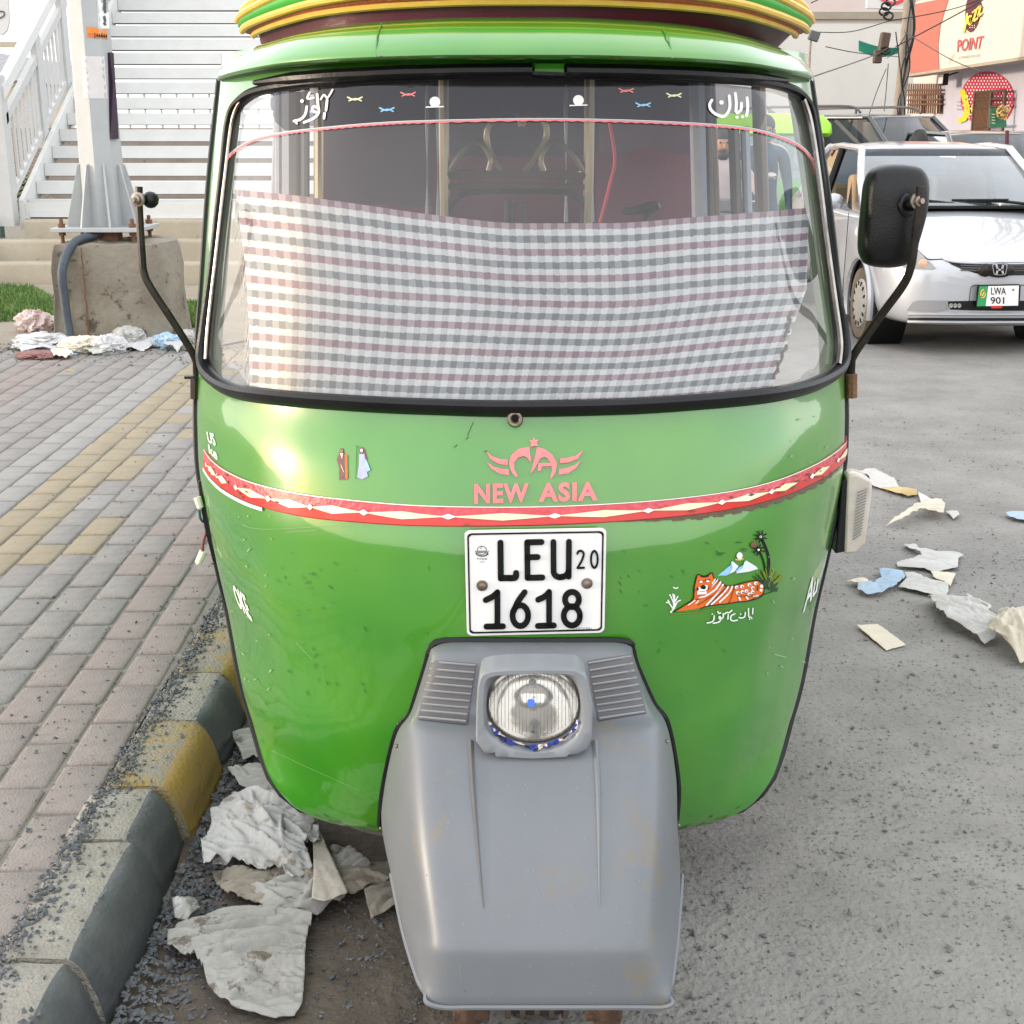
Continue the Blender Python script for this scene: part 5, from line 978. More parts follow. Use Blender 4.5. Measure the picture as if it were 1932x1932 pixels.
# ================================================================ LEFT: STAIR, POLE, BLOCK
stw = thing('footbridge_stair', 'white painted steel footbridge stair climbing behind the pole', 'staircase', (-3.6, 14, .7))
M['tread_shade'] = mat('shaded grey underside', (.16, .15, .14), .8, col2=(.22, .2, .18), scale=9)  # shade beneath the white treads, put into a darker colour on the bottom plates
SX0, SX1 = -5.05, -1.9
for n_ in range(17):
    z = .93+.178*n_; y = 13.98+.30*n_
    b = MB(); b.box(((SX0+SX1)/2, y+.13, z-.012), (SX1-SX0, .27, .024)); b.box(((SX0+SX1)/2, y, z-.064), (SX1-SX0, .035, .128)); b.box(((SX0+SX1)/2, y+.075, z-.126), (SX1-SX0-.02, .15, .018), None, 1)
    b.build('stair_tread', [M['wpaint'], M['tread_shade']], stw, smooth=False)
b = MB(); b.box(((SX0+SX1)/2, 13.9, .83), (SX1-SX0+.1, .04, .16)); b.box(((SX0+SX1)/2, 13.95, .755), (SX1-SX0+.1, .2, .015)); b.box((-4.75, 13.86, .775), (.5, .02, .08)); b.build('bottom_riser', M['wpaint'], stw, smooth=False)
def slope(x, y0, y1, zo, h, t): # plate following the pitch
    k = .178/.30; b = MB(); b.add([(x-t/2, y0, .93+zo+(y0-13.98)*k), (x+t/2, y0, .93+zo+(y0-13.98)*k), (x+t/2, y0, .93+zo+h+(y0-13.98)*k), (x-t/2, y0, .93+zo+h+(y0-13.98)*k), (x-t/2, y1, .93+zo+(y1-13.98)*k), (x+t/2, y1, .93+zo+(y1-13.98)*k), (x+t/2, y1, .93+zo+h+(y1-13.98)*k), (x-t/2, y1, .93+zo+h+(y1-13.98)*k)], [(3, 2, 1, 0), (4, 5, 6, 7), (0, 1, 5, 4), (1, 2, 6, 5), (2, 3, 7, 6), (3, 0, 4, 7)]); return b
for x in (SX0-.03, SX1+.03): slope(x, 13.85, 19.1, -.22, .30, .05).build('stringer', M['wpaint'], stw, smooth=False)
RX = SX0-.10
slope(RX, 13.75, 19, 1.13, .13, .10).build('top_rail', M['wpaint'], stw, smooth=False); slope(RX, 13.8, 19, .86, .10, .06).build('lower_rail', M['wpaint2'], stw, smooth=False); slope(RX, 13.8, 19, .12, .07, .05).build('bottom_rail', M['wpaint2'], stw, smooth=False)
b = MB(); b.box((RX-.05, 13.78, 1.42), (.16, .16, 1.48)); b.build('newel_post', M['wpaint2'], stw, smooth=False)
for k in range(1, 6):
    y = 13.98+.95*k; z = .93+(y-13.98)*.593; b = MB(); b.box((RX, y, z+.55), (.07, .15, 1.2)); b.build('rail_post', M['wpaint2'], stw, smooth=False)
for k in range(38):
    y = 13.92+.132*k; z = .93+(y-13.98)*.593; b = MB(); b.box((RX, y, z+.53), (.022, .05, .72)); b.build('baluster', M['wpaint2'], stw, smooth=False)
cs = thing('concrete_steps', 'sandy concrete steps below the white stair, broken at the left end', 'steps', (-3.6, 13.5, .15))
for k, (y0, zt, xl) in enumerate(((13.15, .36, -5.35), (13.42, .56, -5.30), (13.7, .745, -5.02))):
    b = MB(); N = 30; rr = []
    for (dy, dz) in ((0, -.3), (0, -.03), (.012, -.006), (.03, 0), (.32, 0)):
        rr.append([Vector((xl+(SX1+.2-xl)*i/N, y0+dy+.008*noise.noise(Vector((i*.7, k, dz*9))), zt+dz+.006*noise.noise(Vector((i*.6, k+4, 0))))) for i in range(N+1)])
    b.grid(rr); b.add([rr[j][0] for j in range(5)]+[Vector((xl, y0+.32, zt-.3))], [(0, 1, 2, 3, 4, 5)]); b.build('step', M['step'], cs, angle=50)
b = MB(); rr = []
for i in range(12):
    t = i/11; rr.append([Vector((-5.30-.35*t+.08*noise.noise(Vector((i, j, 1))), 13.0+.14*j+.06*noise.noise(Vector((i, j, 5))), .16+(.62-.35*t)*min(1, j/5)*(1-.5*t)+.05*noise.noise(Vector((i*.9, j*.9, 8))))) for j in range(8)])
b.grid(rr); b.build('broken_end', M['conc'], cs, angle=20)
fb = MB()
for i in range(14):
    pass
# concrete foundation of the pole
fdn = MB(); rr = []; fc_ = [(-3.24, 9.24), (-3.18, 9.21), (-2.97, 9.20), (-2.62, 9.23), (-2.50, 9.27), (-2.43, 9.42), (-2.42, 9.8), (-2.6, 10.1), (-3.1, 10.15), (-3.26, 9.9)]
fo_ = catmull([(x, y, 0) for x, y in fc_], 7, True)
for zt, f in ((-.05, 1.03), (.12, 1.02), (.3, 1.0), (.5, .975), (.68, .955), (.80, .94), (.85, .90), (.865, .6), (.86, .2)):
    rr.append([Vector((-2.88+(p.x+2.88)*f+.028*noise.noise(Vector((p.x*6, zt*8, p.y*6))), 9.7+(p.y-9.7)*f+.025*noise.noise(Vector((p.x*7, zt*6, 2))), zt+(.014*noise.noise(Vector((p.x*8, p.y*8, 1))) if zt > .7 else 0))) for p in fo_])
M['fcon'] = mat('stained foundation concrete', (.165, .14, .105), .95, col2=(.265, .235, .185), scale=3.2, amt=.4, bump=1, bscale=24, col3=(.09, .072, .05), s3=7, t3=.58)
fdn.grid(rr, 0, True); fdn.add(rr[-1], [tuple(range(len(fo_)))]); fd = fdn.build('concrete_foundation', M['fcon'], angle=50); tag(fd, 'weathered concrete block carrying the steel pole', 'concrete block')
b = MB(); b.tube([(-2.99, 9.185+.004*math.sin(k), .84-.068*k) if k % 2 else (-2.985, 9.19, .84-.068*k) for k in range(11)], .006, 5); b.build('crack', M['rust'], fd)
pole = thing('steel_pole', 'tapered white grey steel pole with orange sticker, bolted on the concrete block', 'pole', (-2.93, 9.62, .93))
PX, PY = -2.93, 9.62
b = MB(); b.lathe([(.165, .96), (.152, 1.6), (.14, 2.6), (.10, 5.5)], (PX, PY, 0), (0, 0, 1), 8); sh_o = b.build('shaft', M['galv'], pole, smooth=False)
b = MB(); b.box((PX, PY, .945), (.62, .56, .03)); b.build('base_plate', M['galv'], pole, bevel=.004)
for a in range(8):
    an = R(22.5+45*a); d = Vector((math.cos(an), math.sin(an), 0)); q = Vector((-d.y, d.x, 0))*.006
    c = Vector((PX, PY, 0)); pts_ = [c+d*.13+Vector((0, 0, .96)), c+d*.27+Vector((0, 0, .96)), c+d*.262+Vector((0, 0, 1.0)), c+d*.165+Vector((0, 0, 1.38)), c+d*.13+Vector((0, 0, 1.40))]
    b = MB(); b.add([p+q for p in pts_]+[p-q for p in pts_], [(0, 1, 2, 3, 4), (9, 8, 7, 6, 5)]+[(i, (i+1) % 5, (i+1) % 5+5, i+5) for i in range(5)]); b.build('gusset', M['galv'], pole, smooth=False)
for sx_ in (-1, 0, 1):
    for sy_ in (-1, 1):
        if sx_ == 0 and sy_ < 0: continue
        b = MB(); x, y = PX+sx_*.25, PY+sy_*.22; b.tube([(x, y, .84), (x, y, 1.02)], .014, 8); b.lathe([(.026, 0), (.026, .026)], (x, y, .961), (0, 0, 1), 6); b.lathe([(.026, 0), (.026, .024)], (x, y, .905), (0, 0, 1), 6); b.build('anchor_bolt', M['rust'], pole, smooth=False)
b = MB(); b.box((PX+.06, PY-.12, .89), (.14, .12, .09)); b.build('rusty_packer', M['rust'], pole)
def onpole(x, y, off=.004):
    t = 1; d = ray(x, y).normalized(); bv = PBV; h = bv.ray_cast(EYE, d)
    if h[0] is None: h = bv.find_nearest(P(x, y, Y=9.47))
    n_ = h[1] if h[1].dot(d) < 0 else -h[1]; return h[0]+n_*off
tmp = MB(); tmp.lathe([(.165, .96), (.152, 1.6), (.14, 2.6), (.10, 5.5)], (PX, PY, 0), (0, 0, 1), 8); PBV = bvh_of(tmp)
def pdec(pl, name, m, off=.004, maxlen=8):
    vs, fs = fill2d(pl, maxlen); b = MB(); b.add([onpole(*v, off) for v in vs], fs); return b.build(name, m, pole, smooth=False)
pdec([(163, 50), (184, 52), (184, 55), (202, 58), (202, 74), (164, 70)], 'orange_sticker', mat('orange sticker', (.75, .17, .02), .5, col2=(.8, .3, .03), scale=8))
pdec([(182, -14), (204, -14), (206, 54), (186, 54)], 'paper_notice', M['plate'], .003); pdec([(154, 106), (196, 106), (202, 186), (158, 186)], 'faded_poster', mat('faded poster', (.60, .55, .54), .8, col2=(.66, .63, .62), scale=14), .003)
V, F_, _ = text2d('544444', .02); b = MB(); b.add([onpole(177+24*a, 71+2*a-9*c, .006) for a, c in V], F_); b.build('sticker_digits', M['ink'], pole, smooth=False)
V, F_, _ = text2d('103', .0); b = MB(); b.add([onpole(166+10*a, 69+1*a-7*c, .006) for a, c in V], F_); b.build('sticker_digits', M['red'], pole, smooth=False)
b = MB()
for k, (y, h) in enumerate(((0, 6), (8, 6), (16, 4), (21, 8), (38, 8), (50, 2))):
    vs, fs = ribbon([(196, y-6), (197.5, y+h-6)], 5); b.add([onpole(*v, .005) for v in vs], fs)
b.build('notice_print', M['greyd'], pole, smooth=False)
b = MB(); b.add([onpole(*p, .02) for p in ((203, 99), (210, 99), (228, 262), (220, 262))], [(0, 1, 2, 3)]); b.add([onpole(*p, .002) for p in ((203, 99), (210, 99), (228, 262), (220, 262))], [(3, 2, 1, 0)]); b.add([b.v[i] for i in range(8)], [(0, 1, 5, 4), (1, 2, 6, 5), (2, 3, 7, 6), (3, 0, 4, 7)]); b.build('cover_strip', mat('dark strip', (.03, .012, .03), .5), pole, smooth=False)
b = MB(); b.tube(catmull([(PX+.04, PY-.05, .93), (PX-.02, PY-.22, .91), (-3.06, 9.26, .86), (-3.11, 9.13, .70), (-3.115, 9.13, .5), (-3.11, 9.14, .3), (-3.09, 9.12, .14)], 8), .031, 12); tag(b.build('cable_conduit', M['hose']), 'dark corrugated conduit bending from the pole base down the block', 'conduit')
# left edge: mesh gate, green post, round cornered sign, roof far off, wall behind the stair
gate = thing('mesh_gate', 'expanded metal mesh gate at the left photo edge', 'gate', (-6.3, 15.6, .15)); b = MB(); r = random.Random(1)
for i in range(22):
    for j in range(34):
        x, z = -7.3+.09*i+(.045 if j % 2 else 0), .25+.068*j
        b.add([(x-.045, 15.6, z), (x, 15.6, z+.034), (x, 15.6, z+.024), (x-.037, 15.6, z), (x+.045, 15.6, z), (x+.037, 15.6, z), (x, 15.6, z-.034), (x, 15.6, z-.024)], [(0, 1, 2, 3), (1, 4, 5, 2), (4, 6, 7, 5), (6, 0, 3, 7)])
b.build('expanded_mesh', mat('tan mesh', (.42, .37, .28), .6), gate, smooth=False, kind='stuff')
b = MB(); b.box((-6.35, 15.6, 2.56), (2.1, .06, .06)); b.box((-6.35, 15.6, .24), (2.1, .06, .06)); b.build('gate_frame', mat('tan frame', (.42, .36, .28), .6), gate, smooth=False)
b = MB(); b.tube([(-5.62, 14.6, .1), (-5.62, 14.6, 1.55)], .05, 10); b.box((-5.62, 14.6, .1), (.3, .3, .14)); tag(b.build('green_post', mat('dull green post', (.10, .15, .13), .5)), 'short dull green post by the mesh gate', 'post')
sg = thing('round_cornered_sign', 'white round cornered sign cut by the top left photo corner', 'sign', (-4.2, 10.5, 2.4))
b = MB(); b.prism([(-60, -60), (12, -60), (17, 40), (13, 57), (4, 66), (-60, 70)], lambda x, y, d: P(x, y, Y=10.5)+Vector((0, d, 0)), 0, .03); b.build('panel', M['wpaint'], sg, smooth=False)
vs, fs = ribbon([(-8, 22), (6, 22), (7, 30), (-6, 36)], 3); b = MB(); b.add([P(*v, Y=10.49) for v in vs], fs); b.build('sign_letter', M['greyd'], sg, smooth=False)
b = MB(); b.tube([P(-30, 60, Y=10.52), P(-30, 460, Y=10.5)], .035, 8); b.build('sign_post', M['galv'], sg)
def building(name, label, x0, x1, y0, y1, h, m, roof=True):
    t = thing(name, label, 'building', ((x0+x1)/2, y0, 0)); b = MB(); b.box(((x0+x1)/2, (y0+y1)/2, h/2), (x1-x0, y1-y0, h)); b.build('wall', m, t, smooth=False)
    if roof: b = MB(); b.box(((x0+x1)/2, (y0+y1)/2, h+.06), (x1-x0+.3, y1-y0+.3, .12)); b.build('roof_slab', M['step'], t, smooth=False)
    return t
M['cw'] = mat('cream wall', (.6, .52, .42), .9, col2=(.66, .6, .52), scale=1.5); M['pkw'] = mat('pink wash wall', (.58, .47, .42), .9, col2=(.62, .54, .50), scale=.9, col3=(.5, .40, .35), s3=2.5, t3=.62); M['whw'] = mat('white wash wall', (.66, .63, .58), .9, col2=(.60, .56, .51), scale=.8, col3=(.6, .56, .52), s3=4, t3=.7)
t = building('low_building', 'low cream building with blue grey roof beyond the mesh gate', -22, -13.5, 34, 42, 2.9, M['cw'], False); b = MB(); b.box((-17.7, 38, 3.3), (9, 9, .7), taper=.9); b.build('roof', mat('blue grey roof', (.35, .38, .43), .7), t, smooth=False)
bw = thing('boundary_wall', 'brown brick boundary wall seen through the stair gaps', 'wall', (-6, 27, 0)); b = MB(); b.box((-7, 27, .85), (15, .25, 1.7)); b.build('wall_face', mat('brick red wall', (.20, .15, .12), .9, col2=(.28, .25, .22), scale=2, col3=(.12, .12, .1), s3=5), bw, smooth=False)
for k in range(46):
    b = MB(); b.tube([(-14.3+.32*k, 27, 1.7), (-14.3+.32*k, 27, 2.35)], .025, 5); b.build('wall_spike', M['galv'], bw, smooth=False)
def leafy(name, label, cat, c, r, n, m, leaf=.12, trunk=None):
    rr_ = random.Random(int(c[0]*10)+n); t = thing(name, label, cat, (c[0], c[1], 0)); b = MB()
    for _ in range(n):
        d = Vector((rr_.gauss(0, 1), rr_.gauss(0, 1), rr_.gauss(0, 1))).normalized()*rr_.uniform(.35, 1)**.6; p = Vector(c)+Vector((d.x*r[0], d.y*r[1], d.z*r[2]))*(.8+.35*noise.noise(Vector((d.x*3, d.y*3, d.z*3+n))))
        u = Vector((rr_.gauss(0, 1), rr_.gauss(0, 1), rr_.gauss(0, .6))).normalized()*leaf; q = u.orthogonal().normalized()*leaf*.45; b.add([p-u, p+q, p+u, p-q], [(0, 1, 2, 3)])
    b.build('foliage', m, t, smooth=False, kind='stuff')
    b = MB(); b.tube([(c[0], c[1], 0), (c[0]+.05, c[1], c[2]*.6), (c[0], c[1], c[2])], [.12, .09, .04], 7)
    for k in range(4): b.tube([(c[0], c[1], c[2]*.6), (c[0]+r[0]*.6*math.cos(k*1.6), c[1]+r[1]*.6*math.sin(k*1.6), c[2]+r[2]*.4)], [.05, .015], 5)
    b.build('trunk', M['brownp'], t); return t
M['leaf'] = mat('leaf green', (.035, .075, .018), .7, col2=(.07, .12, .03), scale=2)
for k, (x, y, z, r) in enumerate(((-9.5, 24, .75, 1.0), )): leafy('garden_shrub', ['round green shrub behind the left part of the stair', 'green shrub behind the middle of the stair', 'green shrub behind the stair next to the rickshaw'][k], 'shrub', (x, y, z), (1.1, .8, .75), 700, M['leaf'])
# ================================================================ CARS
def car(name, label, x, y, rot, paint, L=4.3, W=.845, Hs=1.0, roof=1.5, nose=.70, detail=True, hoodl=1.12, suv=False):
    t = thing(name, label, 'car', (x, y, 0), None, rot); kw = dict(parent=t, local=True)
    belt = 1.0*Hs; b = MB(); rows = []
    st = [(0.0, .30, .38, .60, .52), (.02, .25, .52, .655, .62), (.08, .215, .64, nose, .70), (.22, .20, .755, nose+.055, .78), (.45, .195, .82, nose+.12, .835), (.8, .20, W, nose+.19, .86), (hoodl, .20, W, belt-.015, .90), (1.7, .20, W, belt-.02, .92), (2.6, .20, W, belt, .92), (3.3, .20, W, belt+.02, .92), (L-.55, .22, W-.02, belt+.07, .92), (L-.15, .27, W-.09, belt+.06, .90), (L, .38, W-.2, belt-.05, .80)]
    for yy, zb, hw, zt, sh_ in st:
        zt2 = zt if not (suv and yy > 2.6) else zt
        mid = zb+(zt-zb)*.55
        half = [(0, zb), (hw*.8, zb), (hw*.985, zb+.05), (hw, mid), (hw*.985, zb+(zt-zb)*.8), (hw*.93, zt-.02), (hw*.80, zt+.012), (hw*.4, zt+.035), (0, zt+.042)]
        yo = [0, 0, 0, 0, 0, 0, 0, 0, 0]
        pl_ = [Vector((q, yy, z)) for q, z in half]; rows.append(pl_+[Vector((-p.x, p.y, p.z)) for p in pl_[-2:0:-1]])
    b.grid(rows, 0, True); b.add(rows[0], [tuple(range(16))[::-1]]); b.add(rows[-1], [tuple(range(16))])
    body_ = b.build('body', paint, sub=3, angle=180, **kw)
    # cut the wheel arches out of the smooth shell
    bpy.context.view_layer.update(); me = bpy.data.meshes.new_from_object(body_.evaluated_get(bpy.context.evaluated_depsgraph_get())); body_.modifiers.clear(); body_.data = me
    wy = (.82, L-.85); WR = .295 if not suv else .36; AR = WR+.055
    bm = bmesh.new(); bm.from_mesh(me); kill = [f for f in bm.faces if abs(f.calc_center_median().x) > .52 and any((f.calc_center_median().y-q)**2+(f.calc_center_median().z-WR)**2 < AR**2 for q in wy)]
    bmesh.ops.delete(bm, geom=kill, context='FACES'); bm.to_mesh(me); bm.free()
    for sx_ in (-1, 1):
        for q in wy:
            pts_ = [(sx_*(W-.012), q+(AR+.012)*math.cos(R(a)), WR+(AR+.012)*math.sin(R(a))) for a in range(-22, 203, 9)]; b = MB(); b.tube(pts_, .026, 6, flat=.7); b.build('wheel_arch', paint, **kw)
            b = MB(); b.lathe([(AR+.01, -.26), (AR+.02, 0)], (sx_*(W-.05), q, WR), (sx_, 0, 0), 24); b.build('arch_liner', M['ink'], **kw)
            ty = wheel('wheel', (sx_*(W-.105), q, WR), WR, .175, t, (sx_, 0, 0), local=True); ty.data.materials[0] = M['ctyre']
            b = MB(); c = (sx_*(W-.105), q, WR); b.lathe([(WR*.66, .066), (WR*.63, .083), (WR*.5, .088), (WR*.2, .098), (.0001, .1)], c, (sx_, 0, 0), 28); hc = b.build('hub_cap', M['hub'], ty, local=True)
            b = MB()
            for k in range(14):
                a = 2*math.pi*k/14; b.box(Vector((sx_*(W-.018), q+WR*.54*math.cos(a), WR+WR*.54*math.sin(a))), (.012, .018, .032), Matrix.Rotation(a-math.pi/2, 3, 'X'))
            b.build('hub_slots', M['ink'], hc, local=True, smooth=False, kind='stuff')
    # cabin
    gb, gt = hoodl+.02, hoodl+.72; rt = roof; rb = L-1.35 if not suv else L-.5; re = L-.72 if not suv else L-.12
    wb, wt = W-.09, W-.22
    def S4(s): return [(s*wb, gb, belt+.0), (s*wt, gt, rt-.06), (s*wt, rb, rt-.06), (s*wb, re, belt+.04)]
    rws = []
    for yy, zz, hw in ((gt-.03, rt-.052, wt-.01), (gt+.1, rt-.02, wt), (gt+.5, rt, wt+.005), (rb-.4, rt-.005, wt), (rb, rt-.05, wt-.02)):
        rws.append([Vector((hw*u, yy+.06*u*u*(1 if yy < gt+.2 else 0), zz-.045*abs(u)**3.5)) for u in [-1+k/8 for k in range(17)]])
    b = MB(); b.grid(rws); ro = b.build('roof', paint, angle=180, sub=1, **kw); sm = ro.modifiers.new('t', 'SOLIDIFY'); sm.thickness = .03
    for s in (-1, 1):
        a = S4(s); 
        for (p, q, r_) in ((a[0], a[1], .032), (a[1], a[2], .028), (a[2], a[3], .04)):
            p, q = Vector(p), Vector(q); b = MB(); b.tube([p+Vector((0, 0, -.04)) if p.z < belt+.1 else p, (p+q)/2+Vector((s*.02, 0, .02)), q+Vector((0, 0, -.04)) if q.z < belt+.1 else q], r_, 8); b.build('pillar', paint, **kw)
        ym = (gt+rb)/2+.12; b = MB(); b.tube([(s*(wb+.005), ym, belt), (s*wt, ym-.03, rt-.05)], .035, 8); b.build('door_pillar', M['ink'], **kw)
        for (y0, y1, w0, w1) in ((gb+.12, ym-.04, gt+.03, ym-.06), (ym+.04, re-.28, ym+.01, rb-.05)):
            if detail and s < 0 and y0 < ym: continue
            b = MB(); b.add([(s*(wb+.008), y0, belt+.0), (s*(wb+.008), y1, belt+.02), (s*(wt+.012), w1, rt-.075), (s*(wt+.012), w0, rt-.085)], [(0, 1, 2, 3)]); b.build('side_window', M['carglass'] if detail else M['darkglass'], **kw)
        b = MB(); b.tube([(s*(W+.004), 1.25, .98*Hs), (s*(W+.004), 1.27, .3)], .003, 5); b.tube([(s*(W+.004), ym, .98*Hs), (s*(W+.004), ym, .3)], .003, 5); b.tube([(s*(W+.004), 1.27, .3), (s*(W+.004), ym, .3)], .003, 5); b.build('door_gap', M['ink'], **kw)
        b = MB(); b.ball((s*(W+.09), hoodl+.3, belt+.06), (.085, .05, .065), 12); b.tube([(s*(W-.05), hoodl+.32, belt+.0), (s*(W+.03), hoodl+.31, belt+.02)], .022, 6); b.build('wing_mirror', paint, **kw)
    def gpatch(y0, z0, hw0, y1, z1, hw1, bul, nm, m):
        b = MB(); b.grid([[Vector(((hw0+(hw1-hw0)*t)*u, y0+(y1-y0)*t-bul*(1-u*u)*(1 if y1 > y0 else -1), z0+(z1-z0)*t+.02*math.sin(math.pi*t))) for u in [-1+k/8 for k in range(17)]] for t in [k/6 for k in range(7)]]); return b.build(nm, m, angle=180, **kw)
    gpatch(gb+.06, belt+.015, wb-.02, gt+.02, rt-.062, wt-.02, .10, 'windscreen', M['carglass'] if detail else M['darkglass']); gpatch(re-.05, belt+.06, wb-.04, rb-.01, rt-.06, wt-.02, .08, 'rear_window', M['carglass'] if detail else M['darkglass'])
    if detail: gpatch(gb+.50, belt+.29, (wb+2*wt)/3-.02+.02, gt+.02, rt-.06, wt-.02, .102, 'sun_band', M['tint'])
    b = MB(); b.box((0, gb+.2, belt-.03), (W*1.6, .5, .1)); b.build('dashboard', M['ink'], bevel=.03, **kw)
    for sx_ in (-.36, .36):
        b = MB(); b.box((sx_, gt+.45, belt-.05), (.48, .18, .6)); b.box((sx_, gt+.5, belt+.28), (.26, .1, .17)); b.build('car_seat', M['seat'], bevel=.04, **kw)
    b = MB(); b.box((0, 2.9, belt-.1), (1.25, .2, .5)); b.build('back_bench', M['seat'], bevel=.04, **kw)
    return t, kw, body_, belt, gb
M['ctyre'] = mat('dusty car tyre', (.085, .07, .052), .9, col2=(.16, .13, .10), scale=7, bump=.2)
M['silver'] = mat('silver white car paint', (.43, .44, .47), .32, .25, coat=1, coatr=.04, col2=(.40, .41, .44), scale=2); M['cdark'] = mat('charcoal car paint', (.03, .032, .036), .3, .2, coat=1, col2=(.05, .05, .055), scale=2); M['cblack'] = mat('black car paint', (.012, .013, .015), .3, coat=1)
M['hub'] = mat('dusty hub cap', (.5, .49, .46), .45, .3, col2=(.4, .38, .34), scale=14); M['seat'] = mat('tan seat', (.35, .25, .15), .8)
M['lampc'] = mat('headlamp glass', (.27, .26, .25), .12, .2, coat=1, col2=(.16, .155, .15), scale=30)
CX, CY = 3.60, 9.66
hc, kw, cbody, belt, gb = car('silver_car', 'silver white sedan facing the viewer on the road, right of the rickshaw', CX, CY, 0, M['silver'], roof=1.535)
bpy.context.view_layer.update(); CB = BVHTree.FromPolygons([tuple(v.co+Vector((CX, CY, 0))) for v in cbody.data.vertices], [tuple(p.vertices) for p in cbody.data.polygons])
def oc(x, y, off=.004):
    "point on the car front in the car's own space"
    d = ray(x, y).normalized(); h = CB.ray_cast(EYE, d); p = h[0] if h[0] else P(x, y, Y=CY+.1); return p-d*off-Vector((CX, CY, 0))
def cpatch(pl, nm, m, off=.006, par=None, ml=14):
    vs, fs = fill2d(pl, ml); b = MB(); b.add([oc(*v, off) for v in vs], fs); return b.build(nm, m, par or hc, local=True, angle=180)
k8 = crop(2308, 500, 636)
gr = cpatch([k8(*p) for p in ((1228, 738), (1300, 762), (1500, 772), (1700, 772), (1950, 770), (2200, 745), (2280, 730), (2240, 790), (2150, 850), (1960, 885), (1700, 890), (1520, 870), (1390, 830), (1300, 790))], 'grille', M['ink'])
for pts in ([(1225, 735), (1300, 766), (1480, 780), (1720, 784), (1960, 782), (2210, 752), (2285, 730)], ):
    b = MB(); b.tube(catmull([oc(*k8(*p), .012) for p in pts], 5), .007, 6); b.build('grille_chrome', M['silver'], gr, local=True)
for yy in (806, 826, 846):
    b = MB(); b.tube([oc(*k8(x, yy+(.00006*(x-1720)**2*-1)), .010) for x in range(1380, 2100, 60)], .005, 5); b.build('grille_bar', M['greyd'], gr, local=True)
b = MB(); b.ball(oc(*k8(1600, 840), .02), (.06, .02, .05), 10); b.ball(oc(*k8(1720, 840), .02), (.11, .025, .055), 14); b.build('emblem_base', M['arm'], gr, local=True)
ec = oc(*k8(1722, 838), .055)
def emp(a, c_, d): return ec+Vector(((a)/2460*9.5*.209*2, d, -c_/2460*9.5*.209*2))
def em(x, y, d=0): p = k8(x, y); w_ = P(p[0], p[1], Y=CY+ec.y+d-.0)-Vector((CX, CY, 0)); return w_
b = MB(); o1 = [(1655, 800), (1670, 784), (1720, 780), (1772, 784), (1788, 800), (1780, 850), (1768, 882), (1720, 886), (1674, 882), (1662, 850)]; o1 = [(p.x, p.y) for p in catmull([(*p, 0) for p in o1], 3, True)]; o2 = mix(o1, [(1721, 834)]*len(o1), .13); nn = len(o1)
b.grid([[em(*p, 0) for p in o1], [em(*p, -.012) for p in mix(o1, o2, .3)], [em(*p, -.012) for p in mix(o1, o2, .8)], [em(*p, 0) for p in o2]], 0, True)
for st_ in ([(1690, 790), (1700, 835), (1692, 876)], [(1752, 790), (1742, 835), (1752, 876)], [(1698, 836), (1746, 836)]):
    vs, fs = ribbon(st_, 17); extr(b, vs, fs, lambda x, y: em(x, y, -.012), lambda x, y: em(x, y, .002))
b.build('grille_emblem', M['silver'], gr, local=True, angle=30)
for mir in (0, 1):
    f = lambda x: x if not mir else 3444-x
    lm_ = cpatch([k8(f(x), y) for x, y in ((868, 818), (880, 740), (930, 670), (985, 652), (1060, 720), (1120, 780), (1162, 826), (1120, 832), (980, 830))], 'headlight', M['lampc'], .008)
    b = MB(); b.lathe([(.034, 0), (.028, .008), (.001, .012)], oc(*k8(f(1050), 785), .012), (-.2, -1, .1), 14); b.build('indicator_bowl', mat('clear amber', (.5, .3, .2), .2, coat=1), lm_, local=True)
    b = MB(); b.tube(catmull([oc(*k8(f(x), y), .004) for x, y in ((985, 650), (1060, 718), (1105, 746), (1230, 742))], 4), .004, 5); b.build('bonnet_gap', M['ink'], hc, local=True)
    cpatch([k8(f(x), y) for x, y in ((905, 1195), (960, 1120), (1010, 1105), (1270, 1108), (1262, 1190), (1120, 1210))], 'fog_lamp_recess', M['greyl'], .006)
    b = MB(); b.tube(catmull([oc(*k8(f(x), y), .004) for x, y in ((1455, 1108), (1468, 1000), (1490, 975), (1540, 970))], 4), .004, 5); b.build('bumper_gap', M['greyd'], hc, local=True)
inl = cpatch([k8(*p) for p in ((1262, 1112), (1500, 1108), (1720, 1108), (1960, 1108), (2180, 1112), (2150, 1180), (1960, 1195), (1720, 1196), (1480, 1192), (1290, 1185))], 'lower_inlet', M['ink'], .006)
for x in (1295, 1330, 1365):
    b = MB(); b.lathe([(.017, 0), (.017, .012), (.013, .018), (.0001, .016)], oc(*k8(x, 1150), .012), (-.2, -1, 0), 12); b.build('led_lamp', M['lampc'], inl, local=True)
for y0, m, w_ in ((1225, 'silver', .012), (1270, 'ink', .010), (1292, 'silver', .014)):
    b = MB(); b.tube(catmull([oc(*k8(x, y0+(12 if abs(x-1720) < 200 else 0)*0+max(0, abs(x-1720)-350)*-.01), .004) for x in range(920 if y0 < 1300 else 700, 2520, 120)], 3), w_, 6); b.build('bumper_lip', M[m], hc, local=True)
k9 = lambda x, y: em2(x, y)
nc = oc(*k8(1710, 1070), .05)
def em2(x, y, d=0): p = k8(x, y); return P(p[0], p[1], Y=CY+nc.y+d)-Vector((CX, CY, 0))
b = MB(); b.prism([(1520, 985), (1535, 970), (1890, 962), (1905, 975), (1892, 1150), (1878, 1164), (1525, 1168), (1512, 1150)], em2, 0, .012); npl = b.build('number_plate', M['ink'], hc, local=True, smooth=False)
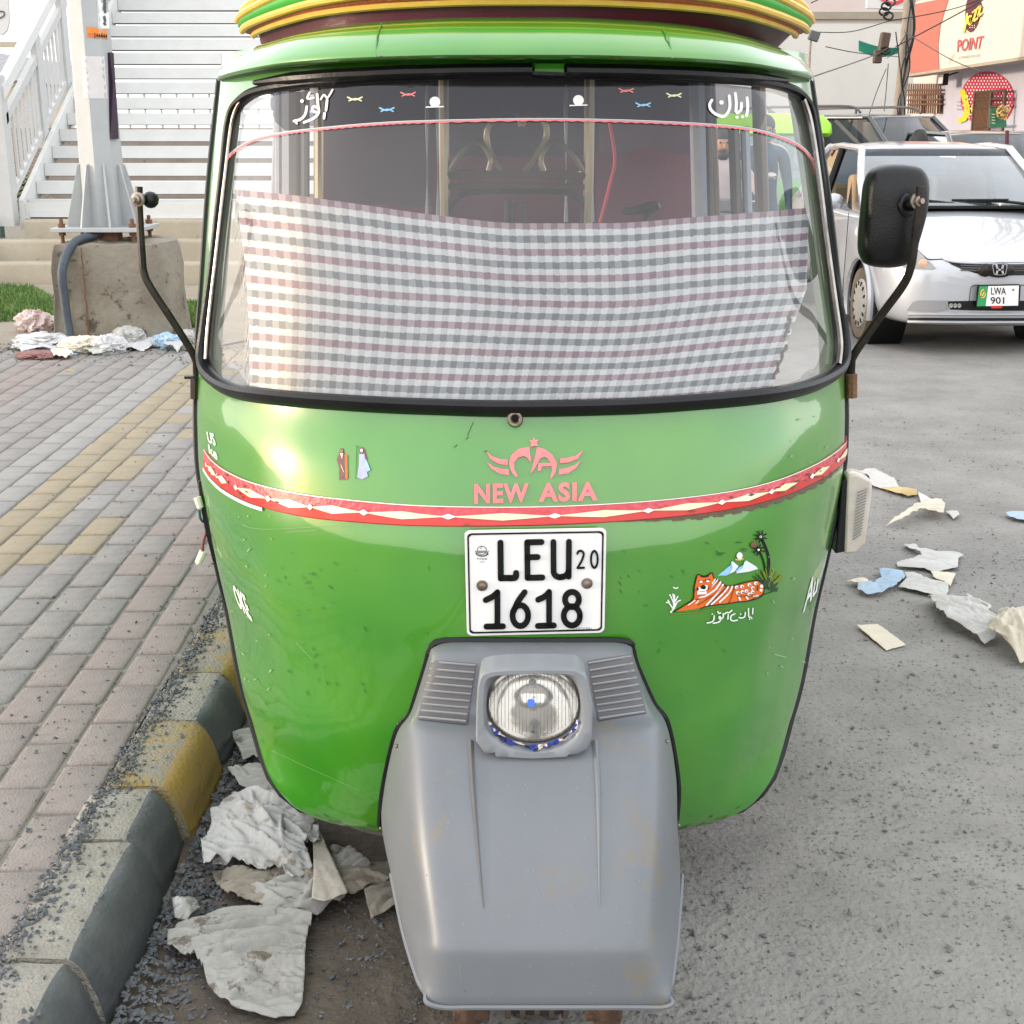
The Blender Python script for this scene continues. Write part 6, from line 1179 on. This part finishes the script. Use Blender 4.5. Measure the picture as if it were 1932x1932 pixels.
b = MB(); b.add([em2(*p, -.002) for p in ((1620, 980), (1888, 974), (1880, 1150), (1596, 1154))], [(0, 1, 2, 3)]); b.build('plate_field', M['plate'], npl, local=True, smooth=False)
b = MB(); b.add([em2(*p, -.002) for p in ((1542, 982), (1618, 980), (1594, 1154), (1520, 1156))], [(0, 1, 2, 3)]); b.build('plate_green_strip', mat('plate green', (.02, .28, .09), .4), npl, local=True, smooth=False)
b = MB(); vs, fs = ribbon(circle(1575, 1045, 20, 34, 12), 10); b.add([em2(*v, -.004) for v in vs], fs); vs, fs = ribbon([(1560, 1080), (1590, 1020)], 12); b.add([em2(*v, -.004) for v in vs], fs); b.build('plate_crest', M['yel'], npl, local=True, smooth=False)
for s_, x0, y0, x1, y1 in (('LWA', 1645, 992, 1775, 1055), ('901', 1640, 1075, 1760, 1135)):
    V, F_, _ = text2d(s_, .01); b = MB(); b.add([em2(x0+(x1-x0)*a, y1+(y0-y1)*c, -.004) for a, c in V], F_); b.build('plate_lettering', M['ink'], npl, local=True, smooth=False)
b = MB(); b.add([em2(*p, -.003) for p in ((1648, 1152), (1740, 1150), (1738, 1172), (1646, 1174))], [(0, 1, 2, 3)]); b.build('red_tag', M['red'], npl, local=True, smooth=False)
b = MB(); b.lathe([(.008, 0), (.0001, .004)], em2(1838, 1012, -.004), (0, -1, 0), 8); b.build('plate_screw', M['greyd'], npl, local=True)
for (p, q) in (((.05, gb+.02, belt+.045), (-.55, gb+.12, belt+.075)), ((.62, gb+.05, belt+.045), (.08, gb+.04, belt+.07))):
    b = MB(); b.tube([p, ((p[0]+q[0])/2, (p[1]+q[1])/2-.03, (p[2]+q[2])/2+.015), q], .012, 6); b.tube([(q[0]-.12, q[1]+.0, q[2]+.01), (q[0]+.32, q[1]-.05, q[2]+.015)], .009, 6); b.build('wiper', M['ink'], hc, local=True)
b = MB(); b.box((0, gb-.03, belt+.03), (1.35, .12, .02)); b.build('cowl', M['ink'], hc, local=True)
b = MB(); y0 = gb+.58; b.box((.05, y0-.07, belt+.40), (.13, .004, .035), Matrix.Rotation(R(-36), 3, 'X')); b.build('windscreen_label', M['white'], hc, local=True)
b = MB(); b.add([(-.845-.002, 1.16, 1.0), (-.845+.02, 1.42, 1.02), (-.80, 1.42, 1.22)], [(0, 1, 2)]); b.build('quarter_panel', M['ink'], hc, local=True, smooth=False)
sv, kw2, sb, sbelt, sgb = car('grey_estate_car', 'charcoal estate car with silver roof rails behind the silver sedan', 6.4, 16.7, R(38), M['cdark'], L=4.7, W=.92, Hs=1.12, roof=1.86, nose=.86, detail=False, hoodl=1.2, suv=True)
for s in (-1, 1):
    b = MB(); b.tube(catmull([(s*.66, 2.1, 1.86), (s*.66, 2.3, 1.94), (s*.66, 3.2, 1.95), (s*.66, 4.1, 1.94), (s*.66, 4.35, 1.86)], 5), .018, 6); b.tube([(s*.66, 3.2, 1.85), (s*.66, 3.2, 1.94)], .02, 6); b.build('roof_rail', M['greyd'], sv, local=True)
    b = MB(); b.tube([(s*.74, 2.0, 1.795), (s*.755, 3.2, 1.805), (s*.745, 4.2, 1.795)], .012, 6); b.build('window_trim', M['silver'], sv, local=True)
b = MB(); b.add([(-.02, 4.25, 1.87), (.02, 4.25, 1.87), (0, 4.32, 2.0), (0, 4.1, 1.87)], [(0, 1, 2), (0, 2, 3), (1, 3, 2)]); b.build('roof_fin', M['cdark'], sv, local=True, smooth=False)
bc, kw3, _, _, _ = car('black_car', 'black car at the right photo edge behind the silver sedan', 6.25, 15.0, R(8), M['cblack'], Hs=1.15, nose=.98, detail=False, roof=1.64)
b = MB(); b.box((-.05, -.01, .86), (.7, .04, .16)); b.build('grille', M['chrome'], bc, local=True)
for s in (-1, 1): b = MB(); b.ball((s*.55, .05, .88), (.14, .05, .08), 12); b.build('headlight', M['lampc'], bc, local=True)
# second rickshaw behind
r2 = thing('auto_rickshaw', 'lime roofed second rickshaw, glimpsed behind the first beside the charcoal estate car', 'auto rickshaw', (3.0, 15.2, 0)); lime = mat('lime canvas', (.28, .62, .02), .6, col2=(.35, .7, .05), scale=6)
def loft2(secs, nm, m, **k):
    b = MB(); b.grid([[Vector((3.0+hw*math.sin(math.pi/2*u), y+sg_*abs(u)**3, z)) for u in [-1+q/8 for q in range(17)]] for (y, z, hw, sg_) in secs]); return b.build(nm, m, r2, angle=60)
loft2([(15.3, .25, .4, .2), (15.15, .5, .62, .4), (15.15, .95, .66, .45), (15.22, 1.1, .66, .45)], 'front_body', M['green']); loft2([(15.22, 1.1, .65, .45), (15.32, 1.58, .6, .42)], 'windscreen', M['carglass']); loft2([(15.34, 1.56, .66, .42), (15.25, 1.60, .68, .45), (15.3, 1.70, .67, .42), (15.5, 1.80, .6, .3), (17.2, 1.84, .6, .1), (17.4, 1.7, .62, 0)], 'roof_cover', lime)
for s in (-1, 1):
    b = MB(); b.tube([(3.0+s*.64, 15.65, 1.08), (3.0+s*.6, 15.7, 1.6)], .03, 8); b.build('pillar', M['black'], r2); b = MB(); b.box((3.0+s*.64, 16.5, .65), (.04, 1.7, .8)); b.build('side_panel', M['green'], r2); wheel('rear_wheel', (3.0+s*.55, 16.9, .2), .2, .1, r2)
wheel('front_wheel', (3.0, 15.2, .2), .2, .1, r2); b = MB(); b.box((3.0, 17.3, 1.0), (1.2, .05, 1.4)); b.build('back_panel', M['dgreen'], r2); b = MB(); b.lathe([(.09, 0), (.09, .05), (.0001, .08)], (3.0, 15.13, .6), (0, -1, 0), 14); b.build('headlight', M['lampc'], r2)
# ================================================================ RIGHT BACKGROUND
def QX(x, y, X):
    d = ray(x, y); return EYE+d*(X/d.x)
bb = building('pale_building', 'tall pale pink washed building across the far end of the road', 1.0, 22, 37, 46, 11, M['pkw'])
b = MB(); b.box((11, 36.95, 4.6), (21, .12, .18)); b.box((11, 36.95, 8.2), (21, .12, .18)); b.build('string_course', M['step'], bb, smooth=False)
b = MB(); b.box((12.4, 36.96, 2.2), (20, .06, 4.4)); b.build('lower_wall', M['whw'], bb, smooth=False)
for k in range(5):
    b = MB(); b.box((4+3.6*k, 36.93, 6.4), (1.5, .1, 1.4)); w_ = b.build('window', M['step'], bb, smooth=False); b = MB(); b.box((4+3.6*k, 36.87, 6.4), (1.3, .04, 1.2)); b.build('pane', M['carglass'] if False else M['cdark'], w_, smooth=False)
yb = building('ochre_building', 'yellow ochre building beyond the motorcyclists', -3.0, .8, 34, 40, 6, mat('ochre wall', (.62, .42, .2), .9, col2=(.66, .5, .3), scale=1.2))
WX = 9.25
shop = thing('phone_shop', 'pale lilac roadside shop with mural and barred window under a long billboard', 'shop', (WX, 23, 0))
M['lil'] = mat('lilac white wall', (.42, .40, .48), .9, col2=(.47, .46, .52), scale=1.2, col3=(.46, .38, .36), s3=2.2, t3=.62)
b = MB(); b.box((WX+2.5, 22.5, 2.3), (5, 14.5, 4.6)); b.build('wall', M['lil'], shop, smooth=False)
b = MB(); b.box((WX+.2, 30.6, 2.0), (.5, 1.7, 4.0)); b.build('end_wall', M['pkw'], shop, smooth=False)
BX = 8.4; bl, br_ = QX(1702, 141, BX), QX(1908, 108, BX); zt = QX(1714, 9, BX).z; zb = bl.z
bill = thing('billboard', 'long cream and red billboard with oval logo above the word POINT', 'billboard', (BX, bl.y, zb))
b = MB(); b.box((BX+.15, (bl.y+br_.y-2)/2, (zb+zt)/2), (.3, bl.y-br_.y+2, zt-zb)); b.build('panel', mat('cream vinyl', (.60, .51, .43), .6, col2=(.60, .53, .46), scale=1), bill, smooth=False)
def bdec(polys, nm, mats, X, par, off=.01):
    b = MB()
    for k, (pl, mi) in enumerate(polys):
        vs, fs = ribbon(pl[1], pl[2]) if pl[0] == 's' else fill2d(pl, 60); b.add([QX(*v, X-off-.004*min(k, 6)) for v in vs], fs, mi)
    return b.build(nm, mats, par, smooth=False)
cb = crop(2540, 0, 404)
bdec([([(1702.5, 140), (1714, 10), (1765, 0), (1792, -8), (1782, 22), (1774, 50), (1770, 85), (1772, 131)], 0)], 'red_panel', [mat('red vinyl', (.42, .13, .095), .6)], BX, bill)
bdec([([cb(*p) for p in [(1165+0, -60), (1240, -80), (1330, -20), (1350, 90), (1330, 200), (1290, 340), (1230, 430), (1185, 445), (1140, 400), (1120, 300), (1125, 150), (1140, 40)]], 0)], 'logo_oval', [M['maroon']], BX, bill, .014)
bdec([(('s', [cb(*p) for p in q], 3.6), 0) for q in ([(1150, 190), (1130, 330), (1110, 400), (1098, 440)], [(1205, 220), (1165, 240), (1160, 310), (1190, 330), (1210, 240), (1205, 320)], [(1225, 170), (1275, 140), (1235, 285), (1290, 250)], [(1290, 120), (1335, 85), (1300, 220), (1345, 185)])], 'logo_script', [mat('logo yellow', (.75, .55, .08), .6)], BX, bill, .03)
bdec([(circle(*cb(1190+30*(k % 3), 350+28*(k//3)), 1, n=6), 0) for k in range(6)], 'logo_dots', [M['cream']], BX, bill, .02)
def btext(s, q, m, X, par, bold=0, off=.014):
    V, F_, _ = text2d(s, bold); q = [Vector((*cb(*p), 0)) for p in q]; b = MB(); b.add([QX(*(q[3].lerp(q[2], a).lerp(q[0].lerp(q[1], a), c))[:2], X-off) for a, c in V], F_); b.build('billboard_lettering', m, par, smooth=False)
btext('POINT', [(1020, 548), (1380, 488), (1345, 668), (1010, 718)], M['red2'], BX, bill, .02); btext('AUTHORISED FRANCHISE', [(1030, 778), (1330, 740), (1325, 778), (1025, 812)], M['greyl'], BX, bill)
b = MB(); b.box((BX+.15, (bl.y+br_.y-2)/2, zb-.03), (.34, bl.y-br_.y+2, .05)); b.build('bottom_trim', M['step'], bill, smooth=False)
fl = thing('floodlight', 'square black floodlight below the billboard', 'floodlight', tuple(QX(1780, 145, WX-.3)))
c = QX(1780, 145, WX-.35); b = MB(); b.box(c, (.12, .34, .34)); b.build('lamp_body', M['blackp'], fl, bevel=.02); b = MB(); b.box(c+Vector((-.065, -.04, 0)), (.01, .27, .27)); b.build('lamp_glass', M['plate'], fl); b = MB(); b.tube([c, c+Vector((.3, 0, .1))], .02, 6); b.build('bracket', M['blackp'], fl)
grl = thing('barred_window', 'brown spiked window grille on the lilac shop wall', 'window grille', tuple(QX(1735, 190, WX-.05)))
b = MB(); pts_ = [QX(*cb(x, y), WX-.03) for x, y in ((325, 1310), (800, 1285), (770, 1560), (310, 1560))]; b.add(pts_, [(0, 1, 2, 3)]); b.build('pane', M['whw'], grl, smooth=False)
for k in range(15):
    x = 345+k*31; b = MB(); b.tube([QX(*cb(x+8, 1150), WX-.08), QX(*cb(x-8, 1560), WX-.08)], .018, 5); b.build('bar', M['rust'], grl, smooth=False)
for y0, y1 in ((1240, 1235), (1305, 1285), (1380, 1365), (1440, 1430)): b = MB(); b.tube([QX(*cb(335, y0), WX-.085), QX(*cb(800, y1), WX-.085)], .022, 5); b.build('cross_bar', M['rust'], grl, smooth=False)
for x in (545, 750): b = MB(); b.add([QX(*cb(x, 1310), WX-.06), QX(*cb(x+50, 1306), WX-.06), QX(*cb(x+30, 1560), WX-.06), QX(*cb(x-20, 1560), WX-.06)], [(0, 1, 2, 3)]); b.build('shutter', M['maroon'], grl, smooth=False)
mur = [([cb(1430+370*math.cos(2*math.pi*k/40)*(1 if k not in () else 1), 1365+385*math.sin(2*math.pi*k/40)) for k in range(40)], 0)]
for i in range(-9, 10):
    for j in range(-9, 10):
        x, y = 1430+42*i+21*(j % 2), 1365+42*j
        if ((x-1430)/350)**2+((y-1365)/365)**2 < 1: mur.append((circle(*cb(x, y), 1.6, n=6), 1))
mur += [([cb(*p) for p in ((1040, 1245), (1110, 1225), (1150, 1300), (1180, 1450), (1190, 1570), (1130, 1660), (1050, 1695), (1000, 1655), (1010, 1640), (1090, 1590), (1110, 1480), (1070, 1340))], 2), ([cb(*p) for p in ((1240, 1350), (1400, 1300), (1380, 1430), (1300, 1590), (1200, 1520))], 2)]
mur += [(circle(*cb(1015+22*(k % 3), 1400+52*(k//3)), 1.1, n=6), 3) for k in range(9)]
bdec(mur, 'dotted_mural', [mat('crimson mural', (.5, .03, .08), .8), M['plate'], mat('mural yellow', (.7, .5, .03), .8), M['plum']], WX, shop, .01)
gd = thing('barred_gate', 'brown barred gate standing before the dotted mural', 'gate', tuple(QX(1860, 230, WX-.2)))
for k in range(12): x = 1270+k*17; b = MB(); b.tube([QX(*cb(x+8, 1260-k*2), WX-.2), QX(*cb(x-40, 1900), WX-.2)], .014, 5); b.build('bar', M['rust'], gd, smooth=False)
for y in (1265, 1370, 1470, 1740): b = MB(); b.tube([QX(*cb(1262, y+8), WX-.21), QX(*cb(1680, y-22), WX-.21)], .025, 5); b.build('cross_bar', M['brownp'], gd, smooth=False)
for x in (1265, 1490, 1680): b = MB(); b.tube([QX(*cb(x, 1265), WX-.21), QX(*cb(x-50, 1900), WX-.21)], .035, 5); b.build('gate_post', M['brownp'], gd, smooth=False)
up = thing('utility_pole', 'grey wooden utility pole wrapped with cables and a meter box', 'utility pole', (6.45, 22.5, 0))
M['wood'] = mat('weathered pole wood', (.33, .28, .23), .9, col2=(.22, .18, .15), scale=8, bump=.4)
b = MB(); b.tube([(6.33, 22.5, -.1), (6.40, 22.5, 2.5), (6.46, 22.5, 7)], [.11, .095, .085], 10); b.build('shaft', M['wood'], up)
for k in range(5):
    b = MB(); r = random.Random(k); b.tube(catmull([(6.3+r.uniform(-.15, .2), 22.3, .3)]+[(6.40+r.uniform(-.11, .11), 22.33+r.uniform(-.08, .02), z) for z in (1.2, 2, 2.6, 3.2, 4, 4.8, 6)], 5), .011, 5); b.build('cable', M['black'], up)
b = MB(); c = P(1668, 80, Y=22.3); b.box(c, (.15, .14, .30), Matrix.Rotation(.12, 3, 'Y')); b.box(c+Vector((-.09, 0, -.22)), (.13, .12, .2)); b.build('meter_box', M['brownp'], up, bevel=.02)
for q in ((1672, 12), (1680, 4), (1668, 22), (1676, 30), (1670, 96)): b = MB(); b.tube([P(q[0]+9*math.cos(k*.6), q[1]+7*math.sin(k*.6), Y=22.3-.01*k) for k in range(22)], .016, 5); b.build('cable_coil', M['black'], up)
def wire(pts, r, label, seg=8): 
    b = MB(); b.tube(catmull(pts, seg), r, 4); tag(b.build('overhead_wire', M['ink']), label, 'wire')
wire([P(1530, 146, Y=16), P(1640, 108, Y=19), P(1676, 90, Y=22.2)], .008, 'wire rising from the green roof edge to the utility pole'); wire([P(1690, 88, Y=22.2), P(1800, 30, Y=19), P(1960, -60, Y=14)], .010, 'wire rising steeply across the red billboard panel'); wire([P(1558, 88, Y=20), P(1620, 100, Y=21), P(1706, 108, Y=24)], .007, 'sagging thin wire under the green shade cloth')
wire([P(1530, 6, Y=20), P(1600, -30, Y=20), P(1700, -90, Y=20)], .007, 'short wire at the top beside the padded roof trim'); wire([P(1690, 60, Y=22), P(1700, 150, Y=22), P(1698, 215, Y=22), P(1676, 232, Y=22.3)], .010, 'loose wire looping down beside the utility pole'); wire([P(1706, 60, Y=19), P(1790, 110, Y=17), P(1850, 135, Y=15)], .006, 'thin wire slanting down across the billboard')
tl3 = thing('lamp_mast', 'slim mast with small square floodlight near the padded roof trim', 'lamp', tuple(P(1524, 160, Y=18)))
b = MB(); b.tube([P(1522, 220, Y=18), P(1530, 70, Y=18)], .014, 6); b.build('mast', M['steel'], tl3); b = MB(); b.box(P(1536, 68, Y=17.95), (.13, .08, .12), Matrix.Rotation(.3, 3, 'Y')); b.build('lamp_head', M['greyd'], tl3, bevel=.01)
b = MB(); b.grid([[P(1620+85*u, 76+14*math.sin(2.2*u)*(1-v)+v*(20+12*math.sin(math.pi*u)), Y=26+.3*v) for u in [k/14 for k in range(15)]] for v in [k/5 for k in range(6)]]); tag(b.build('shade_cloth', mat('teal shade net', (.02, .28, .2), .8, col2=(.03, .36, .26), scale=6)), 'teal green shade cloth strung behind the utility pole', 'shade cloth')
us_ = thing('upper_sign', 'white sign with red swoosh cut by the top photo edge', 'sign', tuple(P(1670, 0, Y=25))); b = MB(); b.prism([(1636, -60), (1716, -60), (1714, 18), (1636, 15)], lambda x, y, d: P(x, y, Y=25)+Vector((0, d, 0)), 0, .1); b.build('panel', M['wpaint'], us_, smooth=False)
vs, fs = ribbon([(1660, -6), (1680, 6), (1700, 2), (1708, -10)], 7); b = MB(); b.add([P(*v, Y=24.98) for v in vs], fs); b.build('red_swoosh', M['red'], us_, smooth=False)
py = thing('lattice_pylon', 'steel lattice mast at the right photo edge', 'mast', (5.78, 14.5, 0))
for dx, dy in ((-.15, -.15), (.15, -.15), (-.15, .15), (.15, .15)):
    b = MB(); b.box((5.80+dx, 14.5+dy, 2.5), (.05, .05, 5)); b.build('mast_leg', mat('mast steel', (.4, .37, .3), .6) if dx < 0 else M['galv'], py, smooth=False)
for k in range(11):
    s = 1 if k % 2 else -1
    for dy in (-.15, .15): b = MB(); b.tube([(5.80-s*.15, 14.5+dy, .3+.42*k), (5.80+s*.15, 14.5+dy, .72+.42*k)], .018, 5); b.build('mast_brace', M['step'], py, smooth=False)
    for dx in (-.15, .15): b = MB(); b.tube([(5.8+dx, 14.5-s*.15, .3+.42*k), (5.8+dx, 14.5+s*.15, .72+.42*k)], .018, 5); b.build('mast_brace', M['step'], py, smooth=False)
gs = thing('green_sign', 'small dark green sign on the lattice mast', 'sign', tuple(P(1884, 222, Y=14.2)))
b = MB(); b.prism([cb(*p) for p in ((1470, 1485), (1690, 1495), (1690, 1750), (1465, 1760))], lambda x, y, d: P(x, y, Y=14.2)+Vector((0, d, 0)), 0, .03); b.build('panel', mat('dark green sign', (.02, .13, .06), .5), gs, smooth=False)
for y in (1570, 1610, 1650, 1690): b = MB(); vs, fs = ribbon([cb(1490, y), cb(1530, y+4)], 1.4); b.add([P(*v, Y=14.19) for v in vs], fs); b.build('sign_line', M['cream'], gs, smooth=False)
ro_ = thing('rope_bundle', 'bundle of straw rope loops hanging over the green sign', 'rope', tuple(P(1888, 215, Y=14.1))); r = random.Random(3); straw = mat('straw rope', (.5, .33, .12), .8)
for k in range(12): cx, cy = cb(r.uniform(1560, 1720), r.uniform(1480, 1620)); b = MB(); b.tube([P(cx+5*math.cos(q*.7+k), cy+5*math.sin(q*.7), Y=14.12-.01*r.random()*q) for q in range(10)], .011, 5, True); b.build('loop', straw, ro_)
b = MB(); b.prism([(1900, 246), (1904, 246), (1903, 292), (1899, 292)], lambda x, y, d: P(x, y, Y=13.9)+Vector((0, d, 0)), 0, .05); tag(b.build('red_post', M['maroon'], smooth=False), 'thin red post below the green sign', 'post')
# ================================================================ PEOPLE
def person(label, x, y, z0, pose, top, leg, skin=None, hair=True, beard=False, scale=1.0, rot=0, mask=None, loc_group=None):
    "one continuous skinned body; joints in metres, facing -Y"
    t = thing('person', label, 'person', (x, y, z0), None, rot); J, E = pose; me = bpy.data.meshes.new('body'); names = list(J); me.from_pydata([tuple(Vector(J[k][:3])*scale) for k in names], [(names.index(a), names.index(c)) for a, c in E], [])
    o = bpy.data.objects.new('body', me); C.objects.link(o); m = o.modifiers.new('k', 'SKIN'); m.use_smooth_shade = True
    for i, k in enumerate(names): v = me.skin_vertices[0].data[i]; v.radius = (J[k][3]*scale, (J[k][4] if len(J[k]) > 4 else J[k][3])*scale); v.use_root = k == 'pelvis'
    s = o.modifiers.new('u', 'SUBSURF'); s.levels = s.render_levels = 2; bpy.context.view_layer.update(); m2 = bpy.data.meshes.new_from_object(o.evaluated_get(bpy.context.evaluated_depsgraph_get())); o.modifiers.clear(); o.data = m2
    for q in (M['skin'], top, leg): m2.materials.append(q)
    hz = J['neck'][2]*scale; pz = J['pelvis'][2]*scale-.02; hands = [Vector(J[k][:3])*scale for k in names if k.startswith('hand') or k.startswith('finger') or k.startswith('thumb')]
    for p in m2.polygons:
        c = p.center; p.use_smooth = True
        p.material_index = 0 if c.z > hz or any((c-h).length < .05*scale for h in hands) else (1 if c.z > pz-.25*('kurta' in label) else 2)
    o.parent = t; hd = Vector(J['head'][:3])*scale; kw = dict(parent=t, local=True)
    if hair:
        b = MB(); rows = []
        for i in range(7):
            th = math.pi*.56*i/6; rows.append([hd+Vector((.094*math.sin(th)*math.cos(a), .03+.108*math.sin(th)*math.sin(a), .045+.105*math.cos(th)-(.05 if math.sin(a) > 0 else -.015)*math.sin(th)))*scale for a in [2*math.pi*k/16 for k in range(16)]])
        b.grid(rows, 0, True); b.build('hair', M['hair'], **kw)
    if beard:
        b = MB(); b.ball(hd+Vector((0, -.035, -.095))*scale, Vector((.068, .06, .055))*scale, 10); b.build('beard', M['hair'], **kw)
    for s_ in (-1, 1):
        b = MB(); b.ball(hd+Vector((s_*.034, -.088, .01))*scale, .011*scale, 8); b.build('eye', M['ink'], **kw); b = MB(); b.ball(hd+Vector((s_*.088, .01, -.005))*scale, Vector((.014, .024, .034))*scale, 8); b.build('ear', M['skin'], **kw)
    b = MB(); b.ball(hd+Vector((0, -.102, -.022))*scale, Vector((.015, .02, .026))*scale, 8); b.build('nose', M['skin'], **kw); b = MB(); b.ball(hd+Vector((0, -.09, -.06))*scale, Vector((.026, .01, .008))*scale, 8); b.build('mouth', M['maroon'], **kw)
    if mask: b = MB(); b.ball(hd+Vector((0, -.065, -.045))*scale, Vector((.07, .05, .055))*scale, 12); b.build('face_mask', mask, **kw)
    return t
def pose(seated=False, armL=None, armR=None):
    J = {'pelvis': (0, 0, .92, .15, .11), 'waist': (0, 0, 1.08, .145, .10), 'chest': (0, 0, 1.28, .17, .12), 'collar': (0, 0, 1.43, .10, .09), 'neck': (0, 0, 1.51, .052), 'head': (0, -.015, 1.62, .082, .098), 'crown': (0, -.01, 1.70, .062, .075)}
    E = [('pelvis', 'waist'), ('waist', 'chest'), ('chest', 'collar'), ('collar', 'neck'), ('neck', 'head'), ('head', 'crown')]
    for s, n, arm in ((-1, 'l', armL), (1, 'r', armR)):
        e, h = arm or ((s*.25, .02, 1.14), (s*.26, -.06, .90))
        J.update({'shoulder'+n: (s*.185, 0, 1.42, .068), 'elbow'+n: (*e, .048), 'wrist'+n: (*h, .032), 'hand'+n: (h[0], h[1]-.05, h[2]-.05, .034, .02)})
        E += [('collar', 'shoulder'+n), ('shoulder'+n, 'elbow'+n), ('elbow'+n, 'wrist'+n), ('wrist'+n, 'hand'+n)]
        for q in range(4): J[f'finger{n}{q}'] = (h[0]+(q-1.5)*.018, h[1]-.10-.01*(q % 2), h[2]-.10+.008*abs(q-1.5), .008); E.append(('hand'+n, f'finger{n}{q}'))
        J['thumb'+n] = (h[0]-s*.045, h[1]-.075, h[2]-.06, .009); E.append(('hand'+n, 'thumb'+n))
        if seated: J.update({'hip'+n: (s*.11, -.05, .88, .1), 'knee'+n: (s*.24, -.42, .80, .075), 'ankle'+n: (s*.2, -.22, .40, .05), 'toe'+n: (s*.21, -.38, .36, .04)})
        else: J.update({'hip'+n: (s*.1, 0, .84, .095), 'knee'+n: (s*.11, -.03, .48, .065), 'ankle'+n: (s*.11, .02, .09, .045), 'toe'+n: (s*.12, -.14, .04, .04)})
        E += [('pelvis', 'hip'+n), ('hip'+n, 'knee'+n), ('knee'+n, 'ankle'+n), ('ankle'+n, 'toe'+n)]
    return J, E
M['kurta'] = mat('taupe kurta cloth', (.33, .28, .28), .9, col2=(.40, .35, .34), scale=6, bump=.3, bscale=12); M['navy'] = mat('navy waistcoat', (.02, .03, .06), .9, col2=(.05, .09, .13), scale=6); M['beige'] = mat('beige shirt', (.45, .38, .30), .9); M['pants'] = mat('grey trousers', (.18, .17, .18), .9)
MX, MY = 1.89, 11.55
person('bearded man in taupe kurta riding the red motorcycle behind the windscreen glass', MX, MY+.62, -.11, pose(True, ((-.36, -.12, 1.16), (-.33, -.42, 1.03)), ((.36, -.12, 1.16), (.33, -.42, 1.03))), M['kurta'], M['kurta'], beard=True)
person('man in navy waistcoat with green face mask, behind the bearded motorcyclist', MX+.46, MY+1.1, 0, pose(), M['navy'], M['pants'], mask=mat('green mask', (.03, .22, .14), .8))
person('man in beige shirt, farthest back beside the silver car', MX+.76, MY+2.6, 0, pose(), M['beige'], M['pants'])
person('dark haired man standing behind the silver car, only the back of his head showing', 4.36, 14.5, -.13, pose(), M['navy'], M['pants'], rot=math.pi)
mc_ = thing('motorcycle', 'red motorcycle with rectangular headlight facing the viewer through the rickshaw', 'motorcycle', (MX, MY, 0))
for y, nm in ((MY-.05, 'front_wheel'), (MY+1.25, 'rear_wheel')): wheel(nm, (MX, y, .29), .29, .08, mc_)
for s in (-1, 1): b = MB(); b.tube([(MX+s*.08, MY-.03, .29), (MX+s*.085, MY+.12, .75), (MX+s*.09, MY+.2, 1.0)], .024, 8); b.build('fork_leg', M['chrome'], mc_)
b = MB(); b.tube([(MX-.36, MY+.24, 1.02), (MX-.3, MY+.16, 1.04), (MX-.1, MY+.14, 1.0), (MX+.1, MY+.14, 1.0), (MX+.3, MY+.16, 1.04), (MX+.36, MY+.24, 1.02)], .014, 8); b.build('handlebar', M['chrome'], mc_)
b = MB(); b.box((MX, MY+.02, .86), (.21, .10, .16)); b.build('headlight_shell', M['greyd'], mc_, bevel=.03); b = MB(); b.box((MX, MY-.035, .86), (.18, .03, .125)); b.build('headlight_glass', M['lampc'], mc_, bevel=.02); b = MB(); b.box((MX-.01, MY+.04, 1.0), (.24, .1, .12)); b.build('meter_cowl', M['greyd'], mc_, bevel=.02)
amber = mat('orange red indicator', (.75, .08, .03), .3, coat=1)
for s in (-1, 1):
    b = MB(); b.tube([(MX+s*.1, MY+.05, .80), (MX+s*.19, MY+.03, .79)], .01, 6); b.ball((MX+s*.2, MY+.01, .79), (.05, .035, .04), 10); b.build('indicator', amber, mc_)
    b = MB(); b.tube([(MX+s*.26, MY+.17, 1.04), (MX+s*.34, MY+.14, 1.2)], .007, 6); b.ball((MX+s*.36, MY+.14, 1.24), (.055, .015, .035), 10); b.build('mirror', M['chrome'], mc_)
b = MB(); b.ball((MX, MY+.55, .82), (.13, .3, .12), 14); b.build('fuel_tank', M['red2'], mc_); b = MB(); b.box((MX, MY+1.0, .80), (.25, .65, .09)); b.build('seat', M['blackp'], mc_, bevel=.03)
b = MB(); b.tube([(MX, MY+.35, .38), (MX, MY+.8, .36)], .13, 10); b.tube([(MX, MY+.2, .9), (MX, MY+.5, .45), (MX, MY+1.25, .30)], .03, 6); b.build('engine', M['greyd'], mc_); b = MB(); b.grid([[Vector((MX+.06*u, MY-.05-.33*math.cos(R(a)), .29+.33*math.sin(R(a))-.02*u*u)) for u in (-1, -.5, 0, .5, 1)] for a in range(20, 150, 13)]); b.build('front_mudguard', M['red2'], mc_)

for k, (a, c, sg) in enumerate((((1676, 40), (1940, -40), 14), ((1674, 110), (1712, 60), 6), ((1672, 130), (1640, 215), -4), ((1676, 120), (1668, 210), 5), ((1530, 60), (1676, 40), 10))):
    wire([P(*a, Y=22.3), P((a[0]+c[0])/2, (a[1]+c[1])/2+sg, Y=21.5), P(*c, Y=20.5)], .007, ['long thin wire leaving the utility pole over the billboard top', 'short slack wire between utility pole and red panel', 'guy wire running down left of the utility pole', 'drop wire hanging straight down the utility pole', 'thin wire from the slim lamp mast to the utility pole'][k])
